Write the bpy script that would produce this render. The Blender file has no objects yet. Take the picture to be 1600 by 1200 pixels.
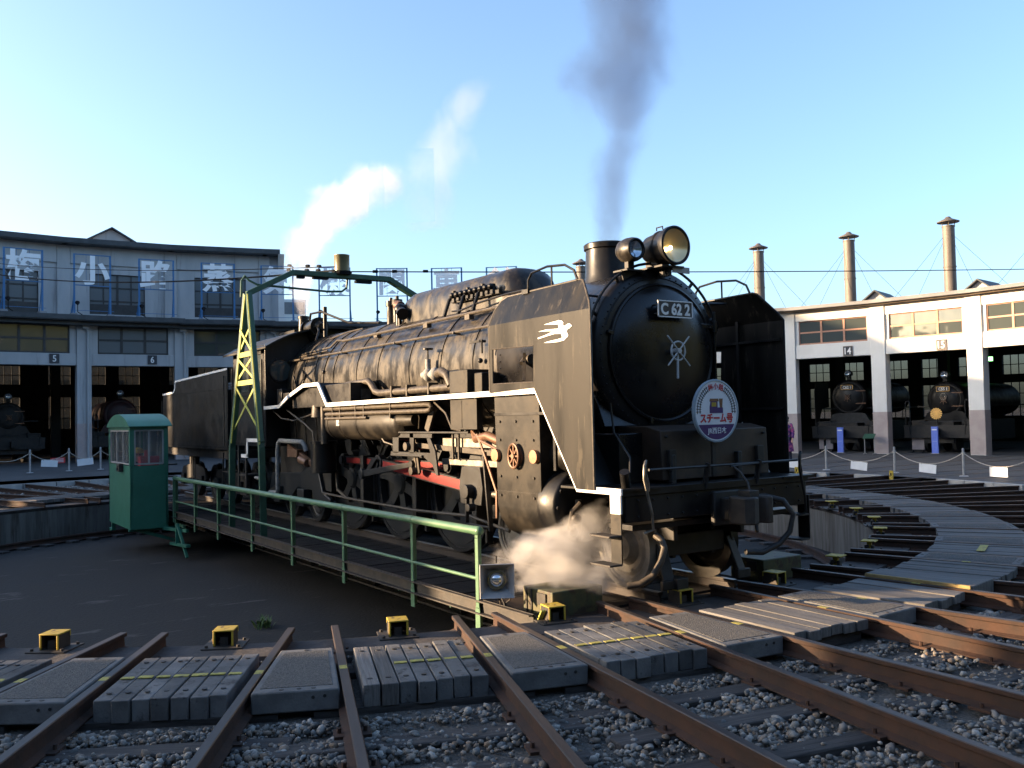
import bpy, bmesh, math, random
import numpy as np
from mathutils import Vector, Matrix, Euler

random.seed(7)
rng = np.random.default_rng(7)
SC = bpy.context.scene
COL = SC.collection
R = math.radians

# ------------------------------------------------------------------ camera, sky, sun, exposure
cam_d = bpy.data.cameras.new("camera")
cam = bpy.data.objects.new("camera", cam_d)
COL.objects.link(cam)
cam_d.sensor_width = 36.0
cam_d.lens = 32.356
cam_d.clip_start = 0.05
cam_d.clip_end = 3000
_r = Vector((0.5549788622744841, 0.831568434062273, -0.022190130683218796))
_u = Vector((0.04184474464787253, -0.001265405961460032, 0.9991233237659437))
_w = Vector((-0.8308113382554871, 0.5554208658476667, 0.035499042341373487))
CAM = Vector((16.95407947350597, -7.270519721345006, 1.8851678249246242))
cam.matrix_world = Matrix(((_r.x, _u.x, -_w.x, CAM.x), (_r.y, _u.y, -_w.y, CAM.y),
                           (_r.z, _u.z, -_w.z, CAM.z), (0, 0, 0, 1)))
SC.camera = cam

SUN_EL = 9.5
SUN_AZ = math.atan2(-0.8336, -0.5524)                 # direction towards the sun, in the ground plane
world = bpy.data.worlds.new("World")
SC.world = world
world.use_nodes = True
wn = world.node_tree
bg = wn.nodes["Background"]
sky = wn.nodes.new("ShaderNodeTexSky")
sky.sky_type = 'NISHITA'
sky.sun_disc = False
sky.sun_elevation = R(SUN_EL)
sky.sun_rotation = R(90) - SUN_AZ
sky.altitude = 50
sky.air_density = 0.8
sky.dust_density = 2.8
sky.ozone_density = 2.2
wn.links.new(sky.outputs[0], bg.inputs[0])
bg.inputs[1].default_value = 0.15
sun_d = bpy.data.lights.new("sun", 'SUN')
sun = bpy.data.objects.new("sun", sun_d)
COL.objects.link(sun)
sun_d.energy = 4.8
sun_d.angle = R(0.5)
sun_d.color = (1.0, 0.70, 0.42)
sd = Vector((math.cos(SUN_AZ) * math.cos(R(SUN_EL)), math.sin(SUN_AZ) * math.cos(R(SUN_EL)), math.sin(R(SUN_EL))))
sun.rotation_euler = sd.to_track_quat('Z', 'Y').to_euler()
sun.location = sd * 60
SC.view_settings.view_transform = 'Standard'
SC.view_settings.look = 'None'
SC.view_settings.gamma = 1
SC.view_settings.exposure = 1.95
SC.cycles.max_bounces = 6
SC.cycles.volume_bounces = 2
SC.cycles.volume_max_steps = 160
SC.cycles.volume_step_rate = 1.5
SC.cycles.use_denoising = True

# ------------------------------------------------------------------ materials
def _n(nt, t, **kw):
    n = nt.nodes.new(t)
    for k, v in kw.items():
        setattr(n, k, v)
    return n

def mat(name, c1, c2=None, rough=0.6, metal=0.0, scale=4.0, lo=0.35, hi=0.65, bump=0.0, bscale=30.0,
        stretch=(1, 1, 1), spec=0.5, c3=None, s3=14.0, lo3=0.6, hi3=0.75, rough2=None, objrand=0.0, island=0.0,
        coat=0.0, st3=(1, 1, 1)):
    m = bpy.data.materials.new(name)
    m.use_nodes = True
    nt = m.node_tree
    b = nt.nodes["Principled BSDF"]
    b.inputs["Roughness"].default_value = rough
    b.inputs["Metallic"].default_value = metal
    b.inputs["Specular IOR Level"].default_value = spec
    if coat:
        b.inputs["Coat Weight"].default_value = coat
        b.inputs["Coat Roughness"].default_value = 0.12
    tc = _n(nt, "ShaderNodeTexCoord")
    col = None
    if c2 is None:
        c2 = tuple(min(1, x * 1.25) for x in c1)
    mp = _n(nt, "ShaderNodeMapping")
    mp.inputs["Scale"].default_value = stretch
    nt.links.new(tc.outputs["Object"], mp.inputs[0])
    nz = _n(nt, "ShaderNodeTexNoise")
    nz.inputs["Scale"].default_value = scale
    nz.inputs["Detail"].default_value = 6
    nz.inputs["Roughness"].default_value = 0.62
    nt.links.new(mp.outputs[0], nz.inputs["Vector"])
    mr = _n(nt, "ShaderNodeMapRange", interpolation_type='SMOOTHSTEP')
    mr.inputs[1].default_value = lo
    mr.inputs[2].default_value = hi
    nt.links.new(nz.outputs[0], mr.inputs[0])
    mx = _n(nt, "ShaderNodeMix", data_type='RGBA')
    mx.inputs[6].default_value = (*c1, 1)
    mx.inputs[7].default_value = (*c2, 1)
    nt.links.new(mr.outputs[0], mx.inputs[0])
    col = mx.outputs[2]
    if c3 is not None:
        mp3 = _n(nt, "ShaderNodeMapping")
        mp3.inputs["Scale"].default_value = st3
        mp3.inputs["Location"].default_value = (3.1, 7.7, 1.3)
        nt.links.new(tc.outputs["Object"], mp3.inputs[0])
        n3 = _n(nt, "ShaderNodeTexNoise")
        n3.inputs["Scale"].default_value = s3
        n3.inputs["Detail"].default_value = 7
        n3.inputs["Roughness"].default_value = 0.68
        nt.links.new(mp3.outputs[0], n3.inputs["Vector"])
        m3 = _n(nt, "ShaderNodeMapRange", interpolation_type='SMOOTHSTEP')
        m3.inputs[1].default_value = lo3
        m3.inputs[2].default_value = hi3
        nt.links.new(n3.outputs[0], m3.inputs[0])
        x3 = _n(nt, "ShaderNodeMix", data_type='RGBA')
        nt.links.new(m3.outputs[0], x3.inputs[0])
        nt.links.new(col, x3.inputs[6])
        x3.inputs[7].default_value = (*c3, 1)
        col = x3.outputs[2]
    if objrand or island:
        hs = _n(nt, "ShaderNodeHueSaturation")
        mm = _n(nt, "ShaderNodeMapRange")
        amp = objrand or island
        mm.inputs[3].default_value = 1 - amp
        mm.inputs[4].default_value = 1 + amp
        if island:
            g = _n(nt, "ShaderNodeNewGeometry")
            nt.links.new(g.outputs["Random Per Island"], mm.inputs[0])
        else:
            g = _n(nt, "ShaderNodeObjectInfo")
            nt.links.new(g.outputs["Random"], mm.inputs[0])
        nt.links.new(mm.outputs[0], hs.inputs["Value"])
        nt.links.new(col, hs.inputs["Color"])
        col = hs.outputs[0]
    nt.links.new(col, b.inputs["Base Color"])
    if rough2 is not None:
        mr2 = _n(nt, "ShaderNodeMapRange")
        mr2.inputs[3].default_value = rough
        mr2.inputs[4].default_value = rough2
        nt.links.new(mr.outputs[0], mr2.inputs[0])
        nt.links.new(mr2.outputs[0], b.inputs["Roughness"])
    if bump:
        nb = _n(nt, "ShaderNodeTexNoise")
        nb.inputs["Scale"].default_value = bscale
        nb.inputs["Detail"].default_value = 5
        nt.links.new(mp.outputs[0], nb.inputs["Vector"])
        bp = _n(nt, "ShaderNodeBump")
        bp.inputs["Strength"].default_value = bump
        bp.inputs["Distance"].default_value = 0.02
        nt.links.new(nb.outputs[0], bp.inputs["Height"])
        nt.links.new(bp.outputs[0], b.inputs["Normal"])
    return m

def stone_mat(name):
    m = bpy.data.materials.new(name)
    m.use_nodes = True
    nt = m.node_tree
    b = nt.nodes["Principled BSDF"]
    b.inputs["Roughness"].default_value = 0.85
    g = _n(nt, "ShaderNodeNewGeometry")
    cr = _n(nt, "ShaderNodeValToRGB")
    el = cr.color_ramp.elements
    el[0].position = 0.0
    el[0].color = (0.07, 0.07, 0.068, 1)
    el[1].position = 1.0
    el[1].color = (0.36, 0.33, 0.29, 1)
    for p, c in ((0.2, (0.17, 0.18, 0.18)), (0.42, (0.26, 0.245, 0.215)), (0.6, (0.20, 0.145, 0.10)),
                 (0.72, (0.27, 0.265, 0.25)), (0.84, (0.24, 0.17, 0.115)), (0.93, (0.42, 0.41, 0.38))):
        e = el.new(p)
        e.color = (*c, 1)
    nt.links.new(g.outputs["Random Per Island"], cr.inputs[0])
    tc = _n(nt, "ShaderNodeTexCoord")
    nz = _n(nt, "ShaderNodeTexNoise")
    nz.inputs["Scale"].default_value = 45
    nz.inputs["Detail"].default_value = 4
    nt.links.new(tc.outputs["Object"], nz.inputs["Vector"])
    mx = _n(nt, "ShaderNodeMix", data_type='RGBA', blend_type='MULTIPLY')
    mx.inputs[0].default_value = 0.7
    mr = _n(nt, "ShaderNodeMapRange")
    mr.inputs[1].default_value = 0.3
    mr.inputs[2].default_value = 0.7
    mr.inputs[3].default_value = 0.40
    mr.inputs[4].default_value = 0.98
    nt.links.new(nz.outputs[0], mr.inputs[0])
    nt.links.new(cr.outputs[0], mx.inputs[6])
    nt.links.new(mr.outputs[0], mx.inputs[7])
    nt.links.new(mx.outputs[2], b.inputs["Base Color"])
    return m

def glass_mat(name, base=(0.03, 0.035, 0.035), rough=0.04, alpha=1.0, spec=0.9):
    m = bpy.data.materials.new(name)
    m.use_nodes = True
    b = m.node_tree.nodes["Principled BSDF"]
    b.inputs["Base Color"].default_value = (*base, 1)
    b.inputs["Roughness"].default_value = rough
    b.inputs["Specular IOR Level"].default_value = spec
    b.inputs["Alpha"].default_value = alpha
    nt = m.node_tree
    tc = _n(nt, "ShaderNodeTexCoord")
    nz = _n(nt, "ShaderNodeTexNoise")
    nz.inputs["Scale"].default_value = 0.8
    nt.links.new(tc.outputs["Object"], nz.inputs["Vector"])
    bp = _n(nt, "ShaderNodeBump")
    bp.inputs["Strength"].default_value = 0.06
    bp.inputs["Distance"].default_value = 0.3
    nt.links.new(nz.outputs[0], bp.inputs["Height"])
    nt.links.new(bp.outputs[0], b.inputs["Normal"])
    return m

M = {}
M['black'] = mat("black_loco_paint", (0.006, 0.006, 0.007), (0.013, 0.012, 0.011), spec=0.3, rough=0.3, rough2=0.5, scale=2.5, bump=0.05, bscale=12,
                 c3=(0.028, 0.023, 0.017), s3=5, lo3=0.58, hi3=0.8, st3=(1.5, 1.5, 0.3))
M['black_flat'] = mat("sooty_black", (0.008, 0.008, 0.008), (0.02, 0.017, 0.014), rough=0.6, scale=6)
M['boiler'] = mat("dusty_boiler_lagging", (0.011, 0.0105, 0.011), (0.058, 0.048, 0.035), spec=0.3, rough=0.28, rough2=0.55, scale=4.5, lo=0.38, hi=0.64, stretch=(1, 1, 0.55),
                  bump=0.12, bscale=7, c3=(0.012, 0.010, 0.008), s3=13, lo3=0.50, hi3=0.58, st3=(1, 1, 0.42))
M['casing'] = mat("dusty_cylinder_casing", (0.007, 0.0065, 0.006), (0.034, 0.028, 0.020), spec=0.25, rough=0.42, rough2=0.6, scale=3, lo=0.34, hi=0.7,
                  bump=0.06, bscale=10, c3=(0.012, 0.010, 0.008), s3=8, lo3=0.52, hi3=0.66)
M['deflector'] = mat("smoke_deflector_paint", (0.004, 0.004, 0.004), (0.018, 0.0155, 0.012), spec=0.16, rough=0.34, rough2=0.55, scale=2.6, lo=0.34, hi=0.72,
                     stretch=(1, 1, 0.16), bump=0.03, bscale=6, c3=(0.045, 0.038, 0.028), s3=6, lo3=0.55, hi3=0.68, st3=(2.2, 2.2, 0.3))
M['smokebox'] = mat("smokebox_paint", (0.006, 0.006, 0.007), (0.014, 0.012, 0.011), spec=0.4, rough=0.24, rough2=0.42, scale=1.6,
                    bump=0.03, bscale=8, c3=(0.035, 0.022, 0.013), s3=2.2, lo3=0.56, hi3=0.78)
M['rust_plate'] = mat("rusty_front_plate", (0.022, 0.013, 0.008), (0.05, 0.028, 0.015), rough=0.6, scale=3, c3=(0.010, 0.008, 0.007), s3=4)
M['white'] = mat("white_stripe_paint", (0.78, 0.77, 0.74), (0.85, 0.84, 0.82), rough=0.45, scale=5, c3=(0.45, 0.42, 0.36), s3=22, lo3=0.68, hi3=0.8)
M['cream'] = mat("sign_white", (0.84, 0.86, 0.88), (0.88, 0.89, 0.9), rough=0.5, scale=5)
M['steel'] = mat("bright_worn_steel", (0.30, 0.28, 0.25), (0.16, 0.145, 0.12), rough=0.4, metal=0.7, scale=8)
M['dull_steel'] = mat("dull_oily_steel", (0.03, 0.032, 0.034), (0.018, 0.018, 0.018), rough=0.38, metal=0.3, scale=6)
M['pale_grey'] = mat("pale_grey_handle", (0.5, 0.5, 0.49), (0.4, 0.4, 0.39), rough=0.5, scale=9)
M['rail_dark'] = mat("oily_bridge_rail", (0.028, 0.018, 0.013), (0.018, 0.013, 0.011), rough=0.7, scale=5)
M['wheel'] = mat("grey_wheel_paint", (0.014, 0.017, 0.020), (0.022, 0.023, 0.024), rough=0.4, scale=5, c3=(0.022, 0.016, 0.01), s3=9)
M['pilot_wheel'] = mat("dusty_wheel_disc", (0.16, 0.145, 0.12), (0.22, 0.20, 0.17), rough=0.6, scale=6, c3=(0.10, 0.085, 0.065), s3=12)
M['red'] = mat("red_rod_paint", (0.36, 0.022, 0.018), (0.24, 0.018, 0.015), rough=0.4, scale=7)
M['copper'] = mat("copper_brown_pipe", (0.14, 0.075, 0.045), (0.20, 0.11, 0.065), rough=0.42, metal=0.35, scale=9)
M['orange_cap'] = mat("orange_primer_cover", (0.42, 0.17, 0.07), (0.30, 0.12, 0.05), rough=0.55, scale=9)
M['pipe'] = mat("lagged_dusty_pipe", (0.045, 0.038, 0.03), (0.085, 0.07, 0.052), rough=0.5, spec=0.3, scale=14)
M['grey_hose'] = mat("grey_bandaged_pipe", (0.30, 0.30, 0.29), (0.2, 0.2, 0.19), rough=0.8, scale=20)
M['rubber'] = mat("black_rubber", (0.012, 0.012, 0.012), (0.03, 0.027, 0.024), rough=0.6, scale=9)
M['plate_blue'] = mat("dark_number_plate", (0.018, 0.022, 0.035), (0.03, 0.034, 0.045), rough=0.4)
M['rail_side'] = mat("rusty_rail_side", (0.050, 0.021, 0.0105), (0.028, 0.0145, 0.009), rough=0.85, scale=5, c3=(0.022, 0.014, 0.010), s3=11, bump=0.15)
M['rail_top'] = mat("brown_rail_head", (0.055, 0.042, 0.036), (0.036, 0.029, 0.026), rough=0.5, metal=0.35, scale=6, stretch=(0.3, 3, 1))
M['rail_bright'] = mat("worn_rail_head", (0.38, 0.36, 0.33), (0.26, 0.24, 0.21), rough=0.3, metal=0.6, scale=6)
M['yellow_mark'] = mat("yellow_dab", (0.42, 0.36, 0.07), (0.30, 0.26, 0.06), rough=0.7, scale=20, c3=(0.10, 0.09, 0.06), s3=24, lo3=0.55, hi3=0.62)
M['sleeper'] = mat("old_timber_sleeper", (0.022, 0.020, 0.019), (0.06, 0.055, 0.052), rough=0.85, scale=6, stretch=(6, 0.5, 3), bump=0.4, bscale=16, objrand=0.3)
M['concrete_block'] = mat("grey_concrete_block", (0.06, 0.06, 0.06), (0.115, 0.115, 0.112), rough=0.85, scale=3.5, lo=0.3, hi=0.7, bump=0.25, bscale=60,
                          c3=(0.028, 0.026, 0.025), s3=7, lo3=0.54, hi3=0.66, objrand=0.4)
M['concrete_slab'] = mat("pebbled_concrete_slab", (0.06, 0.058, 0.054), (0.12, 0.115, 0.105), rough=0.9, scale=70, lo=0.4, hi=0.6, bump=0.8, bscale=90,
                         c3=(0.12, 0.115, 0.11), s3=3)
M['slab_edge'] = mat("smooth_concrete_edge", (0.09, 0.09, 0.088), (0.15, 0.15, 0.146), rough=0.85, scale=4, lo=0.3, hi=0.7, bump=0.2, bscale=50, c3=(0.08, 0.075, 0.07), s3=5)
M['board'] = mat("weathered_crossing_board", (0.085, 0.08, 0.074), (0.145, 0.138, 0.13), rough=0.85, scale=3, stretch=(0.6, 14, 2), bump=0.35, bscale=8,
                 c3=(0.07, 0.06, 0.05), s3=5, objrand=0.25)
M['yellow'] = mat("chipped_yellow_paint", (0.46, 0.33, 0.03), (0.36, 0.25, 0.025), rough=0.6, scale=6, c3=(0.07, 0.04, 0.02), s3=14, lo3=0.57, hi3=0.64)
M['soot_steel'] = mat("grimy_dark_steel", (0.02, 0.018, 0.016), (0.045, 0.036, 0.028), rough=0.65, scale=6)
M['green'] = mat("green_railing_paint", (0.07, 0.155, 0.085), (0.095, 0.19, 0.105), rough=0.42, scale=4, c3=(0.22, 0.30, 0.16), s3=18, lo3=0.66, hi3=0.75)
M['green_dark'] = mat("dark_green_paint", (0.025, 0.075, 0.045), (0.035, 0.10, 0.06), rough=0.5, scale=4, c3=(0.02, 0.05, 0.035), s3=5)
M['booth_green'] = mat("booth_green_paint", (0.028, 0.15, 0.095), (0.036, 0.175, 0.115), rough=0.45, scale=3, c3=(0.025, 0.15, 0.11), s3=5)
M['yellow_green'] = mat("yellow_green_brace", (0.42, 0.42, 0.07), (0.36, 0.40, 0.09), rough=0.5, scale=5)
M['olive'] = mat("olive_drum_paint", (0.16, 0.14, 0.07), (0.11, 0.10, 0.05), rough=0.35, scale=4)
M['box_green'] = mat("worn_green_box", (0.10, 0.085, 0.03), (0.05, 0.06, 0.03), rough=0.6, scale=4, c3=(0.05, 0.03, 0.018), s3=7, lo3=0.5, hi3=0.62)
M['deck'] = mat("oil_stained_deck", (0.010, 0.0095, 0.010), (0.02, 0.0185, 0.018), rough=0.85, spec=0.2, scale=4, stretch=(0.5, 6, 1), bump=0.2)
M['pit_floor'] = mat("stained_pit_floor", (0.006, 0.006, 0.006), (0.019, 0.018, 0.017), rough=0.85, rough2=0.95, scale=1.1, lo=0.32, hi=0.68, bump=0.5, bscale=18,
                     c3=(0.075, 0.07, 0.064), s3=2.6, lo3=0.60, hi3=0.70, st3=(1, 0.3, 1))
M['pit_wall'] = mat("streaked_pit_wall", (0.10, 0.095, 0.085), (0.17, 0.165, 0.15), rough=0.85, scale=2.2, stretch=(3, 3, 0.25), bump=0.2,
                    c3=(0.06, 0.042, 0.028), s3=2.6, st3=(2, 2, 0.2), lo3=0.5, hi3=0.7)
M['kerb_timber'] = mat("dark_pit_kerb", (0.035, 0.03, 0.028), (0.06, 0.052, 0.048), rough=0.85, scale=5, bump=0.3)
M['gravel_bed'] = mat("gravel_bed", (0.06, 0.056, 0.05), (0.12, 0.112, 0.10), rough=0.95, scale=40, bump=1.0, bscale=55, c3=(0.05, 0.045, 0.04), s3=2.2)
M['plaza'] = mat("plaza_asphalt", (0.055, 0.055, 0.057), (0.075, 0.075, 0.074), rough=0.9, scale=0.6, bump=0.2, bscale=60, c3=(0.06, 0.06, 0.06), s3=2.5)
M['kerb_white'] = mat("pale_kerb", (0.42, 0.41, 0.39), (0.33, 0.32, 0.30), rough=0.85, scale=3)
M['wall_white'] = mat("cream_painted_concrete", (0.70, 0.685, 0.64), (0.77, 0.755, 0.715), rough=0.85, scale=0.8, bump=0.05, bscale=30,
                      c3=(0.52, 0.49, 0.43), s3=1.4, lo3=0.6, hi3=0.8, st3=(2, 2, 0.35))
M['wall_grey'] = mat("grey_stained_concrete", (0.36, 0.365, 0.37), (0.44, 0.44, 0.44), rough=0.88, scale=0.9, stretch=(1, 1, 0.3), bump=0.08,
                     c3=(0.22, 0.22, 0.215), s3=1.1, lo3=0.56, hi3=0.75, st3=(2.4, 2.4, 0.22))
M['pink_base'] = mat("pinkish_column_base", (0.38, 0.31, 0.29), (0.44, 0.37, 0.34), rough=0.8, scale=2)
M['eave_brown'] = mat("weathered_gutter", (0.26, 0.19, 0.13), (0.33, 0.25, 0.17), rough=0.7, scale=3)
M['eave_dark'] = mat("dark_eave_metal", (0.035, 0.04, 0.045), (0.055, 0.06, 0.065), rough=0.6, scale=3)
M['roof'] = mat("grey_roof_sheet", (0.16, 0.16, 0.165), (0.21, 0.21, 0.21), rough=0.8, scale=1)
M['frame_brown'] = mat("salmon_window_frame", (0.40, 0.20, 0.13), (0.45, 0.24, 0.16), rough=0.6)
M['frame_dark'] = mat("dark_window_frame", (0.022, 0.022, 0.024), (0.035, 0.034, 0.034), rough=0.5)
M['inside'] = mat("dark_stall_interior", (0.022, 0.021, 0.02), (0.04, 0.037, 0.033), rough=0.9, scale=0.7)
M['glass'] = glass_mat("window_glass", (0.055, 0.065, 0.06), 0.05)
M['glass_pale'] = glass_mat("frosted_window_glass", (0.09, 0.105, 0.115), 0.35, spec=0.6)
M['glass_clear'] = glass_mat("clear_booth_glass", (0.25, 0.28, 0.28), 0.05, alpha=0.22)
M['glass_dusty'] = glass_mat("dusty_rear_glass", (0.10, 0.10, 0.09), 0.3, alpha=0.55, spec=0.3)
M['chimney'] = mat("weathered_stove_pipe", (0.10, 0.085, 0.07), (0.14, 0.12, 0.10), rough=0.6, metal=0.1, scale=3, stretch=(3, 3, 0.4), c3=(0.06, 0.05, 0.042), s3=2)
M['blue_frame'] = mat("blue_sign_frame", (0.03, 0.13, 0.30), (0.04, 0.16, 0.34), rough=0.5, scale=4)
M['blue_panel'] = mat("blue_info_panel", (0.11, 0.18, 0.62), (0.13, 0.21, 0.66), rough=0.4, scale=2)
M['post'] = mat("grey_fence_post", (0.33, 0.32, 0.31), (0.42, 0.41, 0.39), rough=0.5, scale=6)
M['rope'] = mat("pale_rope", (0.42, 0.38, 0.32), (0.5, 0.46, 0.4), rough=0.9, scale=30)
M['wire'] = mat("dark_cable", (0.012, 0.014, 0.018), (0.018, 0.018, 0.02), rough=0.9, spec=0.1)
M['placard'] = mat("white_placard", (0.68, 0.70, 0.71), (0.74, 0.76, 0.77), rough=0.5)
M['red_sign'] = mat("red_placard", (0.45, 0.03, 0.03), (0.5, 0.04, 0.04), rough=0.5)
M['gold'] = mat("gilded_crest", (0.75, 0.46, 0.16), (0.6, 0.36, 0.12), rough=0.35, metal=0.7)
M['alu'] = mat("grey_reflector_sheet", (0.42, 0.43, 0.44), (0.5, 0.5, 0.5), rough=0.45, metal=0.2, scale=6)
M['badge_red'] = mat("badge_red", (0.45, 0.012, 0.03), (0.5, 0.02, 0.035), rough=0.5)
M['badge_purple'] = mat("badge_purple", (0.045, 0.012, 0.11), (0.05, 0.015, 0.12), rough=0.5)
M['badge_white'] = mat("badge_enamel", (0.66, 0.70, 0.75), (0.72, 0.75, 0.79), rough=0.35, scale=4)
M['badge_rim'] = mat("badge_rim", (0.22, 0.30, 0.36), (0.28, 0.36, 0.42), rough=0.4)
M['skin'] = mat("skin", (0.45, 0.27, 0.19), (0.5, 0.31, 0.22), rough=0.6)
M['navy'] = mat("navy_cloth", (0.014, 0.018, 0.035), (0.02, 0.025, 0.045), rough=0.9)
M['helmet'] = mat("yellow_helmet", (0.68, 0.42, 0.06), (0.62, 0.37, 0.05), rough=0.4)
M['hair'] = mat("dark_hair", (0.012, 0.010, 0.009), (0.02, 0.016, 0.014), rough=0.6)
M['print'] = mat("pink_patterned_cloth", (0.42, 0.07, 0.20), (0.10, 0.03, 0.16), rough=0.85, scale=9, lo=0.45, hi=0.52, c3=(0.6, 0.42, 0.2), s3=12, lo3=0.6, hi3=0.64)
M['red_body'] = mat("dark_red_engine_paint", (0.05, 0.01, 0.011), (0.025, 0.008, 0.009), rough=0.5, scale=3)

def lens_mat(name, base, rough, emis=None, es=0):
    m = bpy.data.materials.new(name)
    m.use_nodes = True
    b = m.node_tree.nodes["Principled BSDF"]
    b.inputs["Base Color"].default_value = (*base, 1)
    b.inputs["Roughness"].default_value = rough
    b.inputs["Metallic"].default_value = 0.75
    b.inputs["Coat Weight"].default_value = 1.0
    b.inputs["Coat Roughness"].default_value = 0.03
    if emis:
        b.inputs["Emission Color"].default_value = (*emis, 1)
        b.inputs["Emission Strength"].default_value = es
    return m
M['lens_amber'] = lens_mat("amber_reflector", (0.78, 0.60, 0.30), 0.28)
M['lens_clear'] = lens_mat("silver_reflector", (0.62, 0.68, 0.75), 0.15)
M['warm_reflection'] = lens_mat("warm_reflection_glow", (0.9, 0.7, 0.4), 0.3, (1.0, 0.72, 0.32), 6.0)  # emission stands for the warm reflection in the headlight glass
M['green_lamp'] = lens_mat("green_exit_lamp", (0.1, 0.6, 0.1), 0.4, (0.25, 1.0, 0.25), 2.0)

# ------------------------------------------------------------------ mesh helpers
class MB:
    def __init__(self):
        self.v = []
        self.f = []
        self.mi = []
        self.cur = 0
        self.starts = []
    def add(self, vs, fs):
        o = len(self.v)
        self.starts.append(o)
        self.v.extend([tuple(p) for p in vs])
        for f in fs:
            self.f.append([o + i for i in f])
            self.mi.append(self.cur)
        return self
    def m(self, i):
        self.cur = i
        return self
    def box(self, c, s, rot=None, taper=1.0):
        hx, hy, hz = s[0] / 2, s[1] / 2, s[2] / 2
        vs = []
        for z, t in ((-hz, 1.0), (hz, taper)):
            for x, y in ((-hx, -hy), (hx, -hy), (hx, hy), (-hx, hy)):
                vs.append(Vector((x * t, y * t, z)))
        if rot is not None:
            mm = rot if isinstance(rot, Matrix) else Euler(rot).to_matrix()
            vs = [mm @ p for p in vs]
        c = Vector(c)
        return self.add([p + c for p in vs], [(3, 2, 1, 0), (4, 5, 6, 7), (0, 1, 5, 4), (1, 2, 6, 5), (2, 3, 7, 6), (3, 0, 4, 7)])
    def b2(self, a, b):
        return self.box([(a[i] + b[i]) / 2 for i in range(3)], [abs(b[i] - a[i]) for i in range(3)])
    def bar(self, p0, p1, w, h, up=(0, 0, 1)):
        p0, p1 = Vector(p0), Vector(p1)
        d = (p1 - p0)
        L = d.length
        if L < 1e-6:
            return self
        d.normalize()
        up = Vector(up)
        if abs(d.dot(up)) > 0.98:
            up = Vector((1, 0, 0))
        s = d.cross(up).normalized()
        t = s.cross(d).normalized()
        vs = []
        for p in (p0, p1):
            for a, b in ((-1, -1), (1, -1), (1, 1), (-1, 1)):
                vs.append(p + s * (a * w / 2) + t * (b * h / 2))
        return self.add(vs, [(0, 3, 2, 1), (4, 5, 6, 7), (0, 1, 5, 4), (1, 2, 6, 5), (2, 3, 7, 6), (3, 0, 4, 7)])
    def cyl(self, p0, p1, r0, r1=None, seg=16, cap=True):
        if r1 is None:
            r1 = r0
        p0, p1 = Vector(p0), Vector(p1)
        d = (p1 - p0).normalized()
        up = Vector((0, 0, 1)) if abs(d.z) < 0.95 else Vector((1, 0, 0))
        s = d.cross(up).normalized()
        t = d.cross(s).normalized()
        vs = []
        for p, r in ((p0, r0), (p1, r1)):
            for i in range(seg):
                a = 2 * math.pi * i / seg
                vs.append(p + s * (math.cos(a) * r) + t * (math.sin(a) * r))
        fs = [(i, (i + 1) % seg, seg + (i + 1) % seg, seg + i) for i in range(seg)]
        if cap:
            fs.append(tuple(range(seg - 1, -1, -1)))
            fs.append(tuple(range(seg, 2 * seg)))
        return self.add(vs, fs)
    def tube(self, pts, r, seg=8, closed=False):
        pts = [Vector(p) for p in pts]
        n = len(pts)
        vs = []
        prev = None
        for i, p in enumerate(pts):
            if closed:
                d = pts[(i + 1) % n] - pts[i - 1]
            else:
                d = pts[min(i + 1, n - 1)] - pts[max(i - 1, 0)]
            d.normalize()
            if prev is None:
                up = Vector((0, 0, 1)) if abs(d.z) < 0.95 else Vector((1, 0, 0))
                s = d.cross(up).normalized()
            else:
                s = (prev - d * prev.dot(d))
                if s.length < 1e-6:
                    s = d.orthogonal()
                s.normalize()
            prev = s
            t = d.cross(s).normalized()
            rr = r[i] if isinstance(r, (list, tuple)) else r
            for k in range(seg):
                a = 2 * math.pi * k / seg
                vs.append(p + s * (math.cos(a) * rr) + t * (math.sin(a) * rr))
        fs = []
        m = n if closed else n - 1
        for i in range(m):
            j = (i + 1) % n
            for k in range(seg):
                k2 = (k + 1) % seg
                fs.append((i * seg + k, i * seg + k2, j * seg + k2, j * seg + k))
        if not closed:
            fs.append(tuple(range(seg - 1, -1, -1)))
            fs.append(tuple((n - 1) * seg + k for k in range(seg)))
        return self.add(vs, fs)
    def lathe(self, prof, c=(0, 0, 0), axis='x', seg=32, a0=0.0, a1=2 * math.pi):
        """prof: (position along axis, radius) pairs"""
        full = abs(a1 - a0 - 2 * math.pi) < 1e-6
        n = seg if full else seg + 1
        vs = []
        for q, r in prof:
            for k in range(n):
                a = a0 + (a1 - a0) * k / seg
                ca, sa = math.cos(a) * r, math.sin(a) * r
                if axis == 'x':
                    p = (q, ca, sa)
                elif axis == 'y':
                    p = (ca, q, sa)
                else:
                    p = (ca, sa, q)
                vs.append((p[0] + c[0], p[1] + c[1], p[2] + c[2]))
        fs = []
        for i in range(len(prof) - 1):
            for k in range(n if full else seg):
                k2 = (k + 1) % n
                fs.append((i * n + k, i * n + k2, (i + 1) * n + k2, (i + 1) * n + k))
        return self.add(vs, fs)
    def prism(self, poly, lo, hi, plane='xz'):
        def P(a, b, h):
            if plane == 'xz':
                return (a, h, b)
            if plane == 'yz':
                return (h, a, b)
            return (a, b, h)
        n = len(poly)
        vs = [P(a, b, lo) for a, b in poly] + [P(a, b, hi) for a, b in poly]
        fs = [tuple(range(n)), tuple(range(2 * n - 1, n - 1, -1))]
        fs += [(i, i + n, (i + 1) % n + n, (i + 1) % n) for i in range(n)]
        return self.add(vs, fs)
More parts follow.
